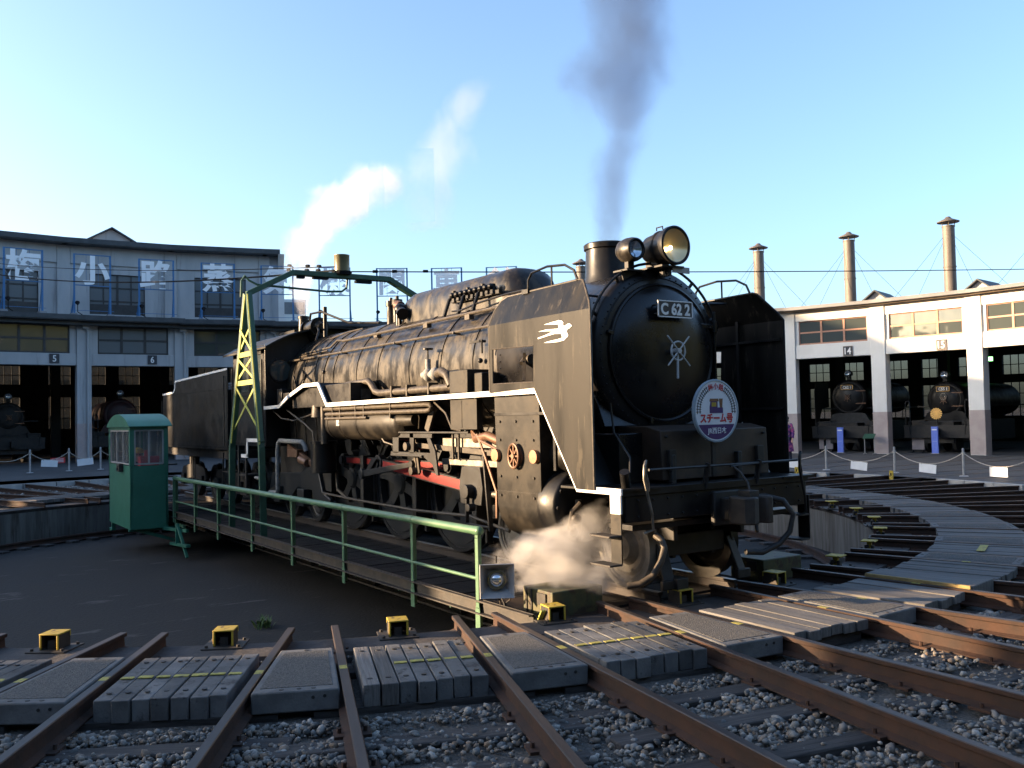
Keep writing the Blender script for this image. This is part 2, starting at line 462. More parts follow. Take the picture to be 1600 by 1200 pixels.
    def ball(self, c, r, sc=(1, 1, 1), seg=14, rings=8):
        vs = []
        for i in range(rings + 1):
            ph = math.pi * i / rings
            for k in range(seg):
                a = 2 * math.pi * k / seg
                vs.append((c[0] + r * sc[0] * math.sin(ph) * math.cos(a), c[1] + r * sc[1] * math.sin(ph) * math.sin(a), c[2] + r * sc[2] * math.cos(ph)))
        fs = []
        for i in range(rings):
            for k in range(seg):
                k2 = (k + 1) % seg
                fs.append((i * seg + k, (i + 1) * seg + k, (i + 1) * seg + k2, i * seg + k2))
        return self.add(vs, fs)
    def xf(self, mtx, start=0):
        for i in range(start, len(self.v)):
            self.v[i] = tuple(mtx @ Vector(self.v[i]))
        return self
    def mesh(self, name, org=None):
        me = bpy.data.meshes.new(name)
        v = self.v if org is None else [(a[0] - org[0], a[1] - org[1], a[2] - org[2]) for a in self.v]
        me.from_pydata(v, [], self.f)
        bm = bmesh.new()
        bm.from_mesh(me)
        bmesh.ops.remove_doubles(bm, verts=bm.verts, dist=1e-5)
        bmesh.ops.recalc_face_normals(bm, faces=bm.faces)
        bm.to_mesh(me)
        bm.free()
        return me

ORG = {}
APART = dict(apron_latch="apron_latch", axles="axle", bearer="bearer", cab_step="cab_step", cap_support="cap_support", carrying_wheels="carrying_wheel",
             door_hinges="door_fitting", end_beam="end_beam", footing="footing", outrigger_brackets="outrigger_bracket", paint_mark="paint_mark",
             porthole_glass="porthole_glass", porthole_rim="porthole_rim", rear_window="rear_window", rod_end="rod_end", round_cover="round_cover",
             side_window="side_window", trailing_truck="trailing_truck_side", tread="tread", valve_handle="valve_handle", white_line="white_line",
             windows="window", cabin_bracket="cabin_bracket", pale_band="pale_band", hook="hook", plate_bracket="plate_bracket",
             return_crank="return_crank", brake_shoe="brake_shoe", coupler_lift="coupler_lift", bolt_recess="bolt_recess")
def apart(mb, gap=0.03):
    """the pieces of a builder that do not touch each other"""
    st = mb.starts + [len(mb.v)]
    grp = [i for i in range(len(st) - 1) if st[i + 1] > st[i]]
    bb = []
    for i in grp:
        a = np.array(mb.v[st[i]:st[i + 1]])
        bb.append((a.min(0) - gap / 2, a.max(0) + gap / 2))
    par = list(range(len(grp)))
    def find(i):
        while par[i] != i:
            i = par[i]
        return i
    for i in range(len(grp)):
        for j in range(i):
            if (bb[i][0] <= bb[j][1]).all() and (bb[j][0] <= bb[i][1]).all():
                par[find(i)] = find(j)
    out = {}
    for q, i in enumerate(grp):
        out.setdefault(find(q), []).append(i)
    res = []
    for ks in out.values():
        m2 = MB()
        for i in ks:
            lo_, hi_ = st[i], st[i + 1]
            fs = [[k - lo_ for k in f] for f in mb.f if lo_ <= f[0] < hi_]
            m2.add(mb.v[lo_:hi_], fs)
        res.append(m2)
    return res
def root_of(o):
    while o.parent is not None:
        o = o.parent
    return o

def obj(name, mb, mats, parent=None, smooth=True, bevel=0.0, angle=38, solid=0.0, label=None):
    """ONE mesh object; vertices given in the frame of its thing (world coordinates for things built in place)"""
    if isinstance(mb, MB) and name in APART and len(set(mb.mi)) == 1 and len(mb.starts) > 1:
        ps = apart(mb)
        if len(ps) > 1:
            return [obj(APART[name] + "", p, mats, parent, smooth, bevel, angle, solid, label) for p in ps][0]
        name = APART[name]
    org = None
    if parent is not None:
        org = ORG.get(root_of(parent).name)
    if isinstance(mb, MB):
        multi = len(set(mb.mi)) > 1
        if multi:
            me = bpy.data.meshes.new(name)
            v = mb.v if org is None else [(a[0] - org[0], a[1] - org[1], a[2] - org[2]) for a in mb.v]
            me.from_pydata(v, [], mb.f)
            me.polygons.foreach_set("material_index", mb.mi)
            bm = bmesh.new()
            bm.from_mesh(me)
            bmesh.ops.recalc_face_normals(bm, faces=bm.faces)
            bm.to_mesh(me)
            bm.free()
        else:
            me = mb.mesh(name, org)
    else:
        me = mb
    for m_ in (mats if isinstance(mats, (list, tuple)) else [mats]):
        me.materials.append(m_)
    if smooth:
        me.polygons.foreach_set("use_smooth", [True] * len(me.polygons))
        me.set_sharp_from_angle(angle=R(angle))
    o = bpy.data.objects.new(name, me)
    COL.objects.link(o)
    if parent is not None:
        o.parent = parent
    if solid:
        s = o.modifiers.new("thickness", 'SOLIDIFY')
        s.thickness = solid
        s.offset = 0
    if bevel:
        b = o.modifiers.new("bevel", 'BEVEL')
        b.width = bevel
        b.segments = 2
        b.limit_method = 'ANGLE'
        b.angle_limit = R(50)
        b.harden_normals = False
    if label:
        o['label'] = label
    return o

def tag(o, label=None, cat=None, group=None, kind=None):
    if label:
        o['label'] = label
    if cat:
        o['category'] = cat
    if group:
        o['group'] = group
    if kind:
        o['kind'] = kind
    return o

def thing(name, label, cat, loc=(0, 0, 0), rotz=0.0, group=None, inplace=True):
    o = bpy.data.objects.new(name, None)
    o.empty_display_size = 0.3
    COL.objects.link(o)
    o.location = loc
    o.rotation_euler = (0, 0, rotz)
    if inplace:
        ORG[o.name] = loc
    tag(o, label, cat, group)
    return o

def single(name, mb, mats, label, cat, loc=(0, 0, 0), rotz=0.0, group=None, **kw):
    o = obj(name, mb, mats, None, **kw)
    o.location = loc
    o.rotation_euler = (0, 0, rotz)
    return tag(o, label, cat, group)

def structure(name, mb, mats, **kw):
    o = obj(name, mb, mats, None, **kw)
    o['kind'] = 'structure'
    return o

def copy_tree(o, parent=None):
    c = o.copy()
    COL.objects.link(c)
    if parent is not None:
        c.parent = parent
    for ch in list(o.children):
        copy_tree(ch, c)
    return c

def text_mesh(body, size, extrude, weight=0.0, sx=1.0, spacing=1.0):
    """lettering as a mesh in the XZ plane, centred, facing -Y"""
    cu = bpy.data.curves.new("lettering", 'FONT')
    cu.body = body
    cu.size = size
    cu.extrude = extrude
    cu.offset = weight
    cu.space_character = spacing
    cu.resolution_u = 4
    cu.align_x = 'CENTER'
    cu.align_y = 'CENTER'
    o = bpy.data.objects.new("lettering", cu)
    COL.objects.link(o)
    dg = bpy.context.evaluated_depsgraph_get()
    me = bpy.data.meshes.new_from_object(o.evaluated_get(dg))
    bpy.data.objects.remove(o)
    bpy.data.curves.remove(cu)
    n = len(me.vertices)
    co = np.zeros(n * 3, np.float32)
    me.vertices.foreach_get("co", co)
    co = co.reshape(-1, 3)
    if n:
        cx = (co[:, 0].min() + co[:, 0].max()) / 2
        cy = (co[:, 1].min() + co[:, 1].max()) / 2
        out = np.stack([(co[:, 0] - cx) * sx, -co[:, 2], co[:, 1] - cy], 1)
        me.vertices.foreach_set("co", out.ravel().astype(np.float32))
    me.materials.clear()
    me.update()
    return me

def text_obj(body, size, material, parent, pos, rot=(0, 0, 0), extrude=0.004, weight=0.0, sx=1.0, spacing=1.0, name="lettering"):
    me = text_mesh(body, size, extrude, weight, sx, spacing)
    mt = Matrix.Translation(Vector(pos)) @ Euler(rot).to_matrix().to_4x4()
    me.transform(mt)
    org = ORG.get(root_of(parent).name)
    if org is not None:
        me.transform(Matrix.Translation(-Vector(org)))
    me.name = name
    me.materials.append(material)
    o = bpy.data.objects.new(name, me)
    COL.objects.link(o)
    o.parent = parent
    return o

def pol(r, deg, z=0.0):
    return Vector((r * math.cos(R(deg)), r * math.sin(R(deg)), z))

def hz(deg):
    """the yard rises a little towards the far side"""
    d = deg % 360
    if d > 270:
        d = 0
    return max(0.0, min(1.0, (d - 112) / 66.0)) * 0.26

ORD = ["first", "second", "third", "fourth", "fifth", "sixth", "seventh", "eighth", "ninth", "tenth", "eleventh", "twelfth",
       "thirteenth", "fourteenth", "fifteenth", "sixteenth", "seventeenth", "eighteenth", "nineteenth", "twentieth"]






# ------------------------------------------------------------------ ground, pit, plaza
RP = 9.76
def annulus(r_list, d0, d1, nseg, zf):
    mb = MB()
    n = nseg + 1
    vs = []
    for r in r_list:
        for k in range(n):
            d = d0 + (d1 - d0) * k / nseg
            rr = r(d) if callable(r) else r
            vs.append((rr * math.cos(R(d)), rr * math.sin(R(d)), zf(d, rr)))
    fs = []
    for i in range(len(r_list) - 1):
        for k in range(nseg):
            fs.append((i * n + k, (i + 1) * n + k, (i + 1) * n + k + 1, i * n + k + 1))
    return mb.add(vs, fs)

structure("ground", annulus([RP + 0.45, 12, 16, 22, 40, 120, 900], 0, 360, 180, lambda d, r: -0.205), M['gravel_bed'])
structure("pit_floor", annulus([0.02, 4, 8, RP + 0.1], 0, 360, 120, lambda d, r: -1.0), M['pit_floor'])
mb = MB()
mb.lathe([(-1.05, RP), (-0.14, RP), (-0.14, RP + 0.2)], axis='z', seg=180)
structure("pit_wall", mb, M['pit_wall'])
mb = MB()
mb.lathe([(-0.35, RP + 0.06), (-0.125, RP - 0.03), (-0.115, RP + 0.02), (-0.115, RP + 0.5), (-0.25, RP + 0.52)], axis='z', seg=180)
structure("pit_kerb", mb, M['kerb_timber'], angle=25)
mb = MB()
mb.lathe([(-0.96, 9.13), (-0.94, 9.19), (-0.87, 9.22), (-0.865, 9.19), (-0.83, 9.20), (-0.83, 9.27), (-0.865, 9.28), (-0.87, 9.25), (-0.94, 9.28), (-0.96, 9.34)], axis='z', seg=180)
ring = thing("ring_rail", "rusty circular rail on short sleepers round the foot of the pit wall", "rail", (0, 0, -1.0))
obj("rail", mb, M['rail_side'], ring)
for k in range(0, 360, 4):
    d = k + random.uniform(-0.4, 0.4)
    if not (55 < d < 100 or 150 < d < 232):
        continue
    mb = MB()
    mb.box(pol(9.2, d, -0.985), (0.62, 0.22, 0.06 + random.uniform(0, 0.05)), Matrix.Rotation(R(d), 3, 'Z'))
    obj("sleeper", mb, M['sleeper'], ring, bevel=0.008)

def hillz(d, r):  # added hill, out of view, blocks sky light to darken engine and foreground
    t_ = max(0.0, min(1.0, (r - 38) / 9.0))
    w_ = max(0.0, min(1.0, (d + 97) / 6.0)) * max(0.0, min(1.0, (62 - d) / 8.0))
    return -0.3 + 19.0 * t_ * t_ * (3 - 2 * t_) * w_ * (1 + 0.08 * math.sin(d * 0.35) + 0.05 * math.sin(d * 0.9 + 1))
structure("hill", annulus([37, 39, 41, 43, 45, 47, 60, 90], -98, 64, 120, hillz), mat("shade_hill_green", (0.022, 0.032, 0.014), (0.045, 0.055, 0.025), rough=0.95, scale=0.5, bump=1.0, bscale=2))
def rplaza(d):
    return 15.85 if d < 140 else 15.85 + min(1, (d - 140) / 30) * 2.4
structure("plaza", annulus([lambda d: rplaza(d), 19, 23, 27, 34, 60, 200], 56, 262, 160, lambda d, r: -0.004 + hz(d) * min(1, max(0, (r - 15.8) / 5))), M['plaza'])
mb = MB()
dd = 56.0
while dd < 262:
    st = 3.2
    r0 = rplaza(dd)
    if not (random.random() < 0.12):
        mb.prism([tuple(pol(rplaza(dd) - 0.16, dd)[:2]), tuple(pol(rplaza(dd + st) - 0.16, dd + st)[:2]), tuple(pol(rplaza(dd + st) + 0.02, dd + st)[:2]), tuple(pol(rplaza(dd) + 0.02, dd)[:2])], -0.25, 0.012, 'xy')
    dd += st + 0.12
structure("plaza_kerb", mb, M['kerb_white'])

# ------------------------------------------------------------------ radial tracks
RAIL_PROF = [(-0.064, -0.153), (0.064, -0.153), (0.064, -0.141), (0.012, -0.122), (0.008, -0.045), (0.032, -0.034), (0.0335, -0.006), (0.028, 0.0),
             (-0.028, 0.0), (-0.0335, -0.006), (-0.032, -0.034), (-0.008, -0.045), (-0.012, -0.122), (-0.064, -0.141)]
def rail_mesh(x0, x1, y0, z0=0.0, step=None):
    mb = MB()
    n = len(RAIL_PROF)
    xs = [x0, x1]
    for i, x in enumerate(xs):
        mb.v.extend([(x, y0 + a, z0 + b) for a, b in RAIL_PROF])
    for i in range(n):
        top = i in (6, 7, 8)
        j = (i + 1) % n
        mb.f.append([i, j, n + j, n + i])
        mb.mi.append(1 if top else 0)
    for o_ in (0, n):
        mb.f.append([o_ + i for i in range(n)])
        mb.mi.append(0)
    return mb

TR0 = -20.3815
near = [(TR0 + 9 * k) for k in range(-4, 8)]                     # -56.4 ... 42.6
far = [51.3, 59.4, 67.6, 75.7, 83.7, 91.7, 99.65, 107.65, 116.0, 124.6, 133.3, 141.9, 150.5, 159.2, 167.8, 176.4, 185.0, 193.6, 202.2, 211]
TRACKS = near + far
HG = 0.5665
near_desc = {
    -3: "rusty track running out of the lower left corner, its far rail crossing the left edge",
    -2: "rusty track leaving the pit at the far left yellow stop block of the foreground",
    -1: "rusty track straddling the seven concrete blocks at lower left",
    0: "rusty track straddling the blocks with the yellow stripe below the railing post lamp",
    1: "rusty track running from beside the green box down to the bottom right of the foreground",
    2: "sunlit orange rusted track running from in front of the pilot wheel to the lower right",
    3: "sunlit orange rusted track beside the splintered yellowish board edge at right",
    4: "dark rusty track just behind the splintered yellowish board at right",
    5: "dark railed track crossing the walkway beside its single yellow dash",
    6: "dark track crossing the curved walkway just past the single yellow dash",
}
CHAIR = None
for ti, a in enumerate(TRACKS):
    k = ti - 4
    isnear = -3 <= k <= 5
    base = 9.68
    if k in near_desc:
        lab = near_desc[k]
    elif a < 118:
        lab = "rusty track leading off to the right, %s one beyond the curved walkway's yellow dash" % ORD[max(0, ti - 10)]
    elif a < 168:
        lab = "rusty track hidden behind the locomotive, %s from the right hand stalls" % ORD[max(0, ti - 19)]
    elif a >= 168:
        lab = "dim rusty track beyond the pit behind the operator's cabin, %s from the left" % ORD[max(0, 31 - ti)]
    if 112 < a < 172 or a > 205:
        continue
    if k < -3:
        continue
    t = thing("railway_track", lab, "railway track", pol(base, a), R(a), "tracks fanning out from the turntable", inplace=False)
    rend = 30.0 if a < 20 else (17 if a > 45 else 24)
    if a > 45:
        rend = rplaza(a) + 0.1
    for s in (-1, 1):
        jit = random.uniform(-0.03, 0.03)
        mb = rail_mesh(jit, rend - base, s * HG)
        if 70 < a < 120:
            mb.m(1).b2((rplaza(a) - base, s * HG - 0.035, -0.02), (36 - base, s * HG + 0.035, 0.004))
        obj("rail", mb, [M['rail_side'], M['rail_top']], t, angle=28)
    if isnear and k <= 4:
        mb = MB()
        for s in (-1, 1):
            mb.b2((1.46, s * HG - 0.029, -0.02), (1.56, s * HG + 0.029, 0.0012))
        obj("paint_mark", mb, M['yellow_mark'], t)
    # sleepers: heavy bearers at the pit edge, then timbers out along the track
    rs = [10.15] + [12.28 + 0.62 * i for i in range(int((min(rend, 19 if isnear else rplaza(a) - 0.3) - 12.28) / 0.62))]
    for i, r_ in enumerate(rs):
        if 20 < a and i > 0 and a < 50 and i > 7:
            break
        if a > 50 and i > 4:
            break
        L = 1.5 if i == 0 else random.uniform(1.75, 2.1)
        mb = MB()
        mb.box((r_ - base + random.uniform(-0.06, 0.06) + (0.0 if ti % 2 else 0.22) * (i > 0), random.uniform(-0.09, 0.09), -0.222), (random.uniform(0.19, 0.23), L, 0.14),
               Matrix.Rotation(random.uniform(-0.03, 0.03), 3, 'Z'))
        obj("sleeper", mb, M['sleeper'], t, bevel=0.012)
    # chairs and fishplates on the rails
    if isnear:
        first = None
        for s in (-1, 1):
            for r_ in rs[:6]:
                if first is None:
                    mb = MB()
                    mb.box((0, 0, -0.147), (0.16, 0.24, 0.02))
                    for e in (-1, 1):
                        mb.cyl((0, e * 0.085, -0.145), (0, e * 0.085, -0.105), 0.014, seg=6)
                    first = CHAIR or obj("rail_chair", mb, M['rail_side'], t)
                    CHAIR = first
                    c_ = first if first.parent is t and first.location.length == 0 else first.copy()
                else:
                    c_ = first.copy()
                if not c_.users_collection:
                    COL.objects.link(c_)
                c_.parent = t
                c_.location = (r_ - base, s * HG, 0)

# ------------------------------------------------------------------ level walkway round the pit
panel_n = 0
def where(a, k):
    if a < -40:
        return "at the left edge"
    if a < -33:
        return "in the lower left corner"
    return None
vis_tracks = [(i, a) for i, a in enumerate(TRACKS) if (-50 < a < 112) or (172 < a < 204)]
for i, a in vis_tracks:
    k = i - 4
    conc = k <= 1
    if conc:
        lab = {-3: "grey concrete crossing blocks cut by the left edge of the foreground",
               -2: "grey concrete crossing blocks between the two leftmost foreground tracks' rails",
               -1: "seven grey concrete blocks crossed by a yellow line at lower left",
               0: "seven grey blocks with yellow line, two of them timber, at bottom centre",
               1: "half sunlit grey blocks with yellow line beside the lone front track"}[k]
    elif k < 8:
        lab = "weathered timber boards between the rails of the " + ["sunlit orange track nearest the pilot wheel", "orange track by the splintered board",
               "dark track behind the splintered board", "track just before the yellow dash", "track just past the yellow dash", "track at the bend of the curved walkway"][k - 2]
    elif a < 112:
        lab = "grey walkway boards far right of the buffer beam, %s panel past the bend" % ORD[i - 12]
    else:
        lab = "dim walkway boards beyond the pit at far left, %s panel behind the operator's cabin" % ORD[max(0, 31 - i)]
    p = thing("crossing_panel", lab, "crossing panel", pol(10.6, a), R(a), "walkway panels between the rails", inplace=False)
    if conc:
        pitch = 0.1315
        for q in range(7):
            mb = MB()
            timber = (k == 0 and q < 2)
            yy = (q - 3) * pitch
            L = 1.14 + random.uniform(-0.02, 0.02)
            mb.box((0.57 + random.uniform(-0.02, 0.02), yy, -0.08 + random.uniform(-0.007, 0.005)), (L, pitch - random.uniform(0.007, 0.013), 0.158), (random.uniform(-0.012, 0.012), random.uniform(-0.006, 0.006), random.uniform(-0.006, 0.006)))
            o = obj("concrete_block" if not timber else "timber_block", mb, M['board'] if timber else M['concrete_block'], p, bevel=0.007)
            h = MB()
            for xx in (0.16, 0.98):
                h.cyl((xx, yy, -0.001), (xx, yy, 0.0045), 0.02, seg=12)
            obj("bolt_recess", h, M['rubber'], o)
        mb = MB()
        for q in range(2 if k == 0 else 0, 7):
            yy = (q - 3) * pitch
            mb.box((0.60 + random.uniform(-0.008, 0.008), yy, 0.0022), (0.055 + random.uniform(-0.012, 0.012), pitch - random.uniform(0.016, 0.04), 0.006), (0, 0, random.uniform(-0.04, 0.04)))
        obj("yellow_stripe", mb, M['yellow_mark'], p)
        mb = MB()
        for xx in (0.1, 1.04):
            mb.box((xx, 0, -0.205), (0.2, 1.6, 0.1))
        obj("bearer", mb, M['sleeper'], p)
    else:
        nb = 6
        pitch = 0.94 / nb
        for q in range(nb):
            mb = MB()
            yy = (q - (nb - 1) / 2) * pitch
            mb.box((0.58 + random.uniform(-0.02, 0.02), yy, -0.045 + random.uniform(-0.008, 0.006)), (1.18 + random.uniform(-0.03, 0.03), pitch - 0.012, 0.09))
            obj("board", mb, M['board'], p, bevel=0.006)
        mb = MB()
        for xx in (0.15, 1.0):
            mb.box((xx, 0, -0.15), (0.2, 0.9, 0.1))
        obj("bearer", mb, M['sleeper'], p)
        if k == 5:
            mb = MB()
            mb.box((0.62, 0.0, 0.012), (0.10, 0.6, 0.004))
            obj("yellow_dash", mb, M['yellow_mark'], p)
slab_desc = {-3: "pebbled concrete slab wedged between tracks at the left edge",
             -2: "pebbled concrete slab left of the seven striped blocks in the lower left foreground",
             -1: "pebbled concrete slab right of the seven striped blocks, bolt holes in its front edge",
             0: "half sunlit pebbled slab in front of the lamp on the railing",
             1: "sunlit brown pebbled slab right of the striped blocks in the centre foreground",
             2: "sunlit brown slab between the two orange railed tracks",
             3: "timber topped wedge with splintered yellowish sunlit edge at right",
             4: "grey wedge slab behind the splintered yellowish board",
             5: "grey wedge slab next to the yellow dash on the walkway",
             6: "grey wedge slab just past the yellow dash", 7: "grey wedge slab at the bend of the curved walkway"}
for (i, a), (j, b) in zip(vis_tracks[:-1], vis_tracks[1:]):
    if j != i + 1:
        continue
    k = i - 4
    half = (b - a) / 2
    c = (a + b) / 2
    r0, r1 = 10.58, 11.78
    w0 = r0 * math.sin(R(half)) - HG * math.cos(R(half)) - 0.055
    w1 = r1 * math.sin(R(half)) - HG * math.cos(R(half)) - 0.055
    if k in slab_desc:
        lab = slab_desc[k]
    elif c < 120:
        lab = "narrow grey wedge slab of the distant walkway, %s past the bend" % ORD[i - 12]
    else:
        lab = "dim wedge slab of the far left walkway, %s from the operator's cabin" % ORD[max(0, 30 - i)]
    p = thing("crossing_slab", lab, "slab", pol(r0, c), R(c), "slabs between neighbouring tracks", inplace=False)
    wood = k == 3
    zt = 0.005 if not wood else 0.03
    L = r1 - r0
    mb = MB()
    mb.prism([(0, -w0), (L, -w1), (L, w1), (0, w0)], zt - 0.15, zt, 'xy')
    obj("slab", mb, M['board'] if wood else M['slab_edge'], p, bevel=0.012)
    if not wood:
        mb = MB()
        e = 0.1
        f = lambda x: w0 + (w1 - w0) * x / L - 0.045
        mb.prism([(e, -f(e)), (L - e, -f(L - e)), (L - e, f(L - e)), (e, f(e))], zt - 0.02, zt + 0.004, 'xy')
        obj("pebbled_panel", mb, M['concrete_slab'], p)
        mb = MB()
        for q in (-0.1, 0.02, 0.12):
            mb.cyl((L - 0.05, q, zt), (L - 0.05, q, zt + 0.0035), 0.017, seg=10)
        mb.cyl((0.05, 0.0, zt), (0.05, 0, zt + 0.0035), 0.02, seg=10)
        if k <= 1:
            for q, zz in ((0.12, -0.05), (0.2, -0.045)):
                mb.cyl((L - 0.004, q, zt + zz), (L + 0.004, q, zt + zz), 0.012, seg=10)
        obj("bolt_recess", mb, M['rubber'], p)
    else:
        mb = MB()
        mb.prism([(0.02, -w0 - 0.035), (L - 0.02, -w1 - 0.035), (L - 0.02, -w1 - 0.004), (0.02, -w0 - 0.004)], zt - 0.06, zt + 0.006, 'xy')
        obj("splintered_sunlit_edge", mb, mat("splintered_sunlit_wood", (0.42, 0.30, 0.12), (0.30, 0.2, 0.08), rough=0.8, scale=12, stretch=(0.6, 5, 5), bump=0.4), p, bevel=0.006)  # brighter yellow strip; the sunlight on this edge is put into its colour
    mb = MB()
    for xx in (0.12, L - 0.2):
        mb.box((xx, 0, zt - 0.205), (0.2, 2 * w0 + 0.1, 0.1))
    obj("bearer", mb, M['sleeper'], p)

# yellow stop blocks, one in the middle of every track at the pit edge
stop_desc = {-2: "yellow steel stop block at the pit edge, leftmost in the foreground",
             -1: "yellow steel stop block at the pit edge above the seven striped blocks",
             0: "yellow steel stop block at the pit edge between the two central foreground rails",
             1: "bright sunlit yellow stop block in front of the green box",
             2: "sunlit chipped yellow stop block just right of the pilot wheel",
             3: "shaded yellow stop block under the coupler's right side",
             4: "pale topped stop block at the pit edge below the concrete pit wall",
             5: "small yellow stop block at the right end of the pit wall",
             6: "small yellow stop block behind the right end of the pit wall",
             7: "small yellow stop block, third from the right beyond the pit wall",
             8: "T shaped yellow stop on the far pit rim, right one of three",
             9: "T shaped yellow stop on the far pit rim, middle one of three",
             10: "T shaped yellow stop on the far pit rim, beside the buffer beam handle"}
for k, lab in stop_desc.items():
    a = TRACKS[k + 4]
    t = thing("stop_block", lab, "stop block", pol(9.80, a, -0.115), R(a), "yellow stop blocks round the pit", inplace=False)
    mb = MB()
    if k <= 3:
        mb.b2((0.088, -0.09, 0.015), (0.1, -0.07, 0.142))
        mb.b2((0.088, 0.07, 0.015), (0.1, 0.09, 0.142))
        mb.b2((-0.1, -0.093, 0.142), (0.102, 0.093, 0.156))
        mb.b2((-0.1, -0.093, 0.10), (-0.088, 0.093, 0.145))
    else:
        mb.box((0, 0, 0.149), (0.2, 0.2, 0.016))
        mb.b2((-0.03, -0.035, 0.02), (0.03, 0.035, 0.145))
    hs_ = obj("housing", mb, M['yellow'], t, bevel=0.005)
    if k <= 3:
        mb = MB()
        mb.b2((-0.1, -0.088, 0.015), (0.095, -0.079, 0.144))
        mb.b2((-0.1, 0.079, 0.015), (0.095, 0.088, 0.144))
        mb.b2((-0.098, -0.079, 0.015), (-0.088, 0.079, 0.144))
        obj("side_plates", mb, M['soot_steel'], hs_, bevel=0.004)
    mb = MB()
    mb.box((0, 0, 0.007), (0.34, 0.36, 0.014))
    for sx in (-1, 1):
        for sy in (-1, 1):
            mb.cyl((sx * 0.13, sy * 0.14, 0.01), (sx * 0.13, sy * 0.14, 0.035), 0.016, seg=6)
    obj("base_plate", mb, M['soot_steel'], t, bevel=0.003)
    mb = MB()
    mb.box((0.0, 0, 0.05), (0.12, 0.07, 0.08))
    mb.cyl((-0.02, -0.074, 0.08), (-0.02, 0.074, 0.08), 0.022, seg=10)
    obj("latch", mb, M['soot_steel'], t)

# ------------------------------------------------------------------ ballast
def ico(sub):
    bm = bmesh.new()
    bmesh.ops.create_icosphere(bm, subdivisions=sub, radius=1.0)
    v = np.array([p.co[:] for p in bm.verts])
    f = np.array([[q.index for q in g.verts] for g in bm.faces])
    bm.free()
    return v, f

def stones(name, pts, sizes, sub, variants=10):
    v0, f0 = ico(sub)
    nv, nf = len(v0), len(f0)
    n = len(pts)
    var = []
    for q in range(variants):
        d = v0.copy()
        for _ in range(5):
            nrm = rng.normal(size=3)
            nrm /= np.linalg.norm(nrm)
            h = rng.uniform(0.45, 0.85)
            dist = d @ nrm
            d = d - np.outer(np.maximum(dist - h, 0) * 0.85, nrm)
        d *= 1 + rng.normal(0, 0.05, (nv, 1))
        var.append(d)
    var = np.array(var)
    sel = rng.integers(0, variants, n)
    sc = np.stack([rng.uniform(0.8, 1.35, n), rng.uniform(0.7, 1.0, n), rng.uniform(0.5, 0.8, n)], 1) * sizes[:, None]
    q = rng.normal(size=(n, 4)) * np.array([2.2, 0.45, 0.45, 2.2])
    q /= np.linalg.norm(q, axis=1)[:, None]
    w, x, y, z = q.T
    Rm = np.stack([1 - 2 * (y * y + z * z), 2 * (x * y - z * w), 2 * (x * z + y * w), 2 * (x * y + z * w), 1 - 2 * (x * x + z * z), 2 * (y * z - x * w),
                   2 * (x * z - y * w), 2 * (y * z + x * w), 1 - 2 * (x * x + y * y)], 1).reshape(n, 3, 3)
    V = var[sel] * sc[:, None, :]
    V = np.einsum('nij,nkj->nki', Rm, V) + pts[:, None, :]
    F = f0[None] + (np.arange(n) * nv)[:, None, None]
    me = bpy.data.meshes.new(name)
    V = V.reshape(-1, 3).astype(np.float32)
    F = F.reshape(-1, 3).astype(np.int32)
    me.vertices.add(len(V))
    me.vertices.foreach_set("co", V.ravel())
    me.loops.add(len(F) * 3)
    me.loops.foreach_set("vertex_index", F.ravel())
    me.polygons.add(len(F))
    me.polygons.foreach_set("loop_start", np.arange(0, len(F) * 3, 3, dtype=np.int32))
    me.update(calc_edges=True)
    me.polygons.foreach_set("use_smooth", np.ones(len(F), dtype=bool))
    me.materials.append(STONE)
    o = bpy.data.objects.new(name, me)
    COL.objects.link(o)
    o['kind'] = 'stuff'
    return o
STONE = stone_mat("ballast_stone")
ta = np.radians(np.array(TRACKS))
camxy = np.array([CAM.x, CAM.y])
fw = np.array([_w.x, _w.y]) / math.hypot(_w.x, _w.y)
rt = np.array([_r.x, _r.y]) / math.hypot(_r.x, _r.y)
def scatter(n, r0, r1, a0, a1, dmin, dmax):
    r = np.sqrt(rng.uniform(r0 * r0, r1 * r1, n))
    a = np.radians(rng.uniform(a0, a1, n))
    p = np.stack([r * np.cos(a), r * np.sin(a)], 1)
    d = p - camxy
    dep = d @ fw
    lat = d @ rt
    ok = (dep > dmin) & (dep < dmax) & (np.abs(lat) < 0.62 * dep + 0.5)
    # keep off the rails
    dist = np.full(n, 9.0)
    for t_ in ta:
        c, s = math.cos(t_), math.sin(t_)
        al = p[:, 0] * c + p[:, 1] * s
        pe = -p[:, 0] * s + p[:, 1] * c
        for sg in (-1, 1):
            dist = np.minimum(dist, np.where(al > 0, np.abs(pe - sg * HG), 9))
    ok &= dist > 0.07
    # thin out over the sleepers
    fr = ((r - 12.28) / 0.62) % 1.0
    over = (fr < 0.17) | (fr > 0.83)
    ok &= ~(over & (rng.random(n) < 0.90))
    return p[ok], dist[ok], dep[ok]
P_, di, de = scatter(330000, 11.95, 19.0, -64, 40, 4.0, 8.4)
cl = np.sin(P_[:, 0] * 3.1 + 1.2 * np.sin(P_[:, 1] * 2.3)) * np.cos(P_[:, 1] * 2.7)
kp = rng.random(len(P_)) < np.where(P_[:, 1] > -4.6, 0.55 + 0.3 * cl, 1.0)
P_ = P_[kp]
sz = rng.gamma(5.0, 0.0039, len(P_)).clip(0.007, 0.042)
zz = -0.200 + rng.uniform(0, 0.05, len(P_)) + sz * 0.1
stones("near_ballast", np.column_stack([P_, zz]), sz, 2 if False else 1, 14)
P_, di, de = scatter(110000, 11.95, 16.4, -60, 112, 8.4, 32)
kp = rng.random(len(P_)) < np.clip(1.15 - de[:] / 26 if len(de) == len(P_) else 1, 0.2, 1)
P_ = P_[kp]
de = de[kp]
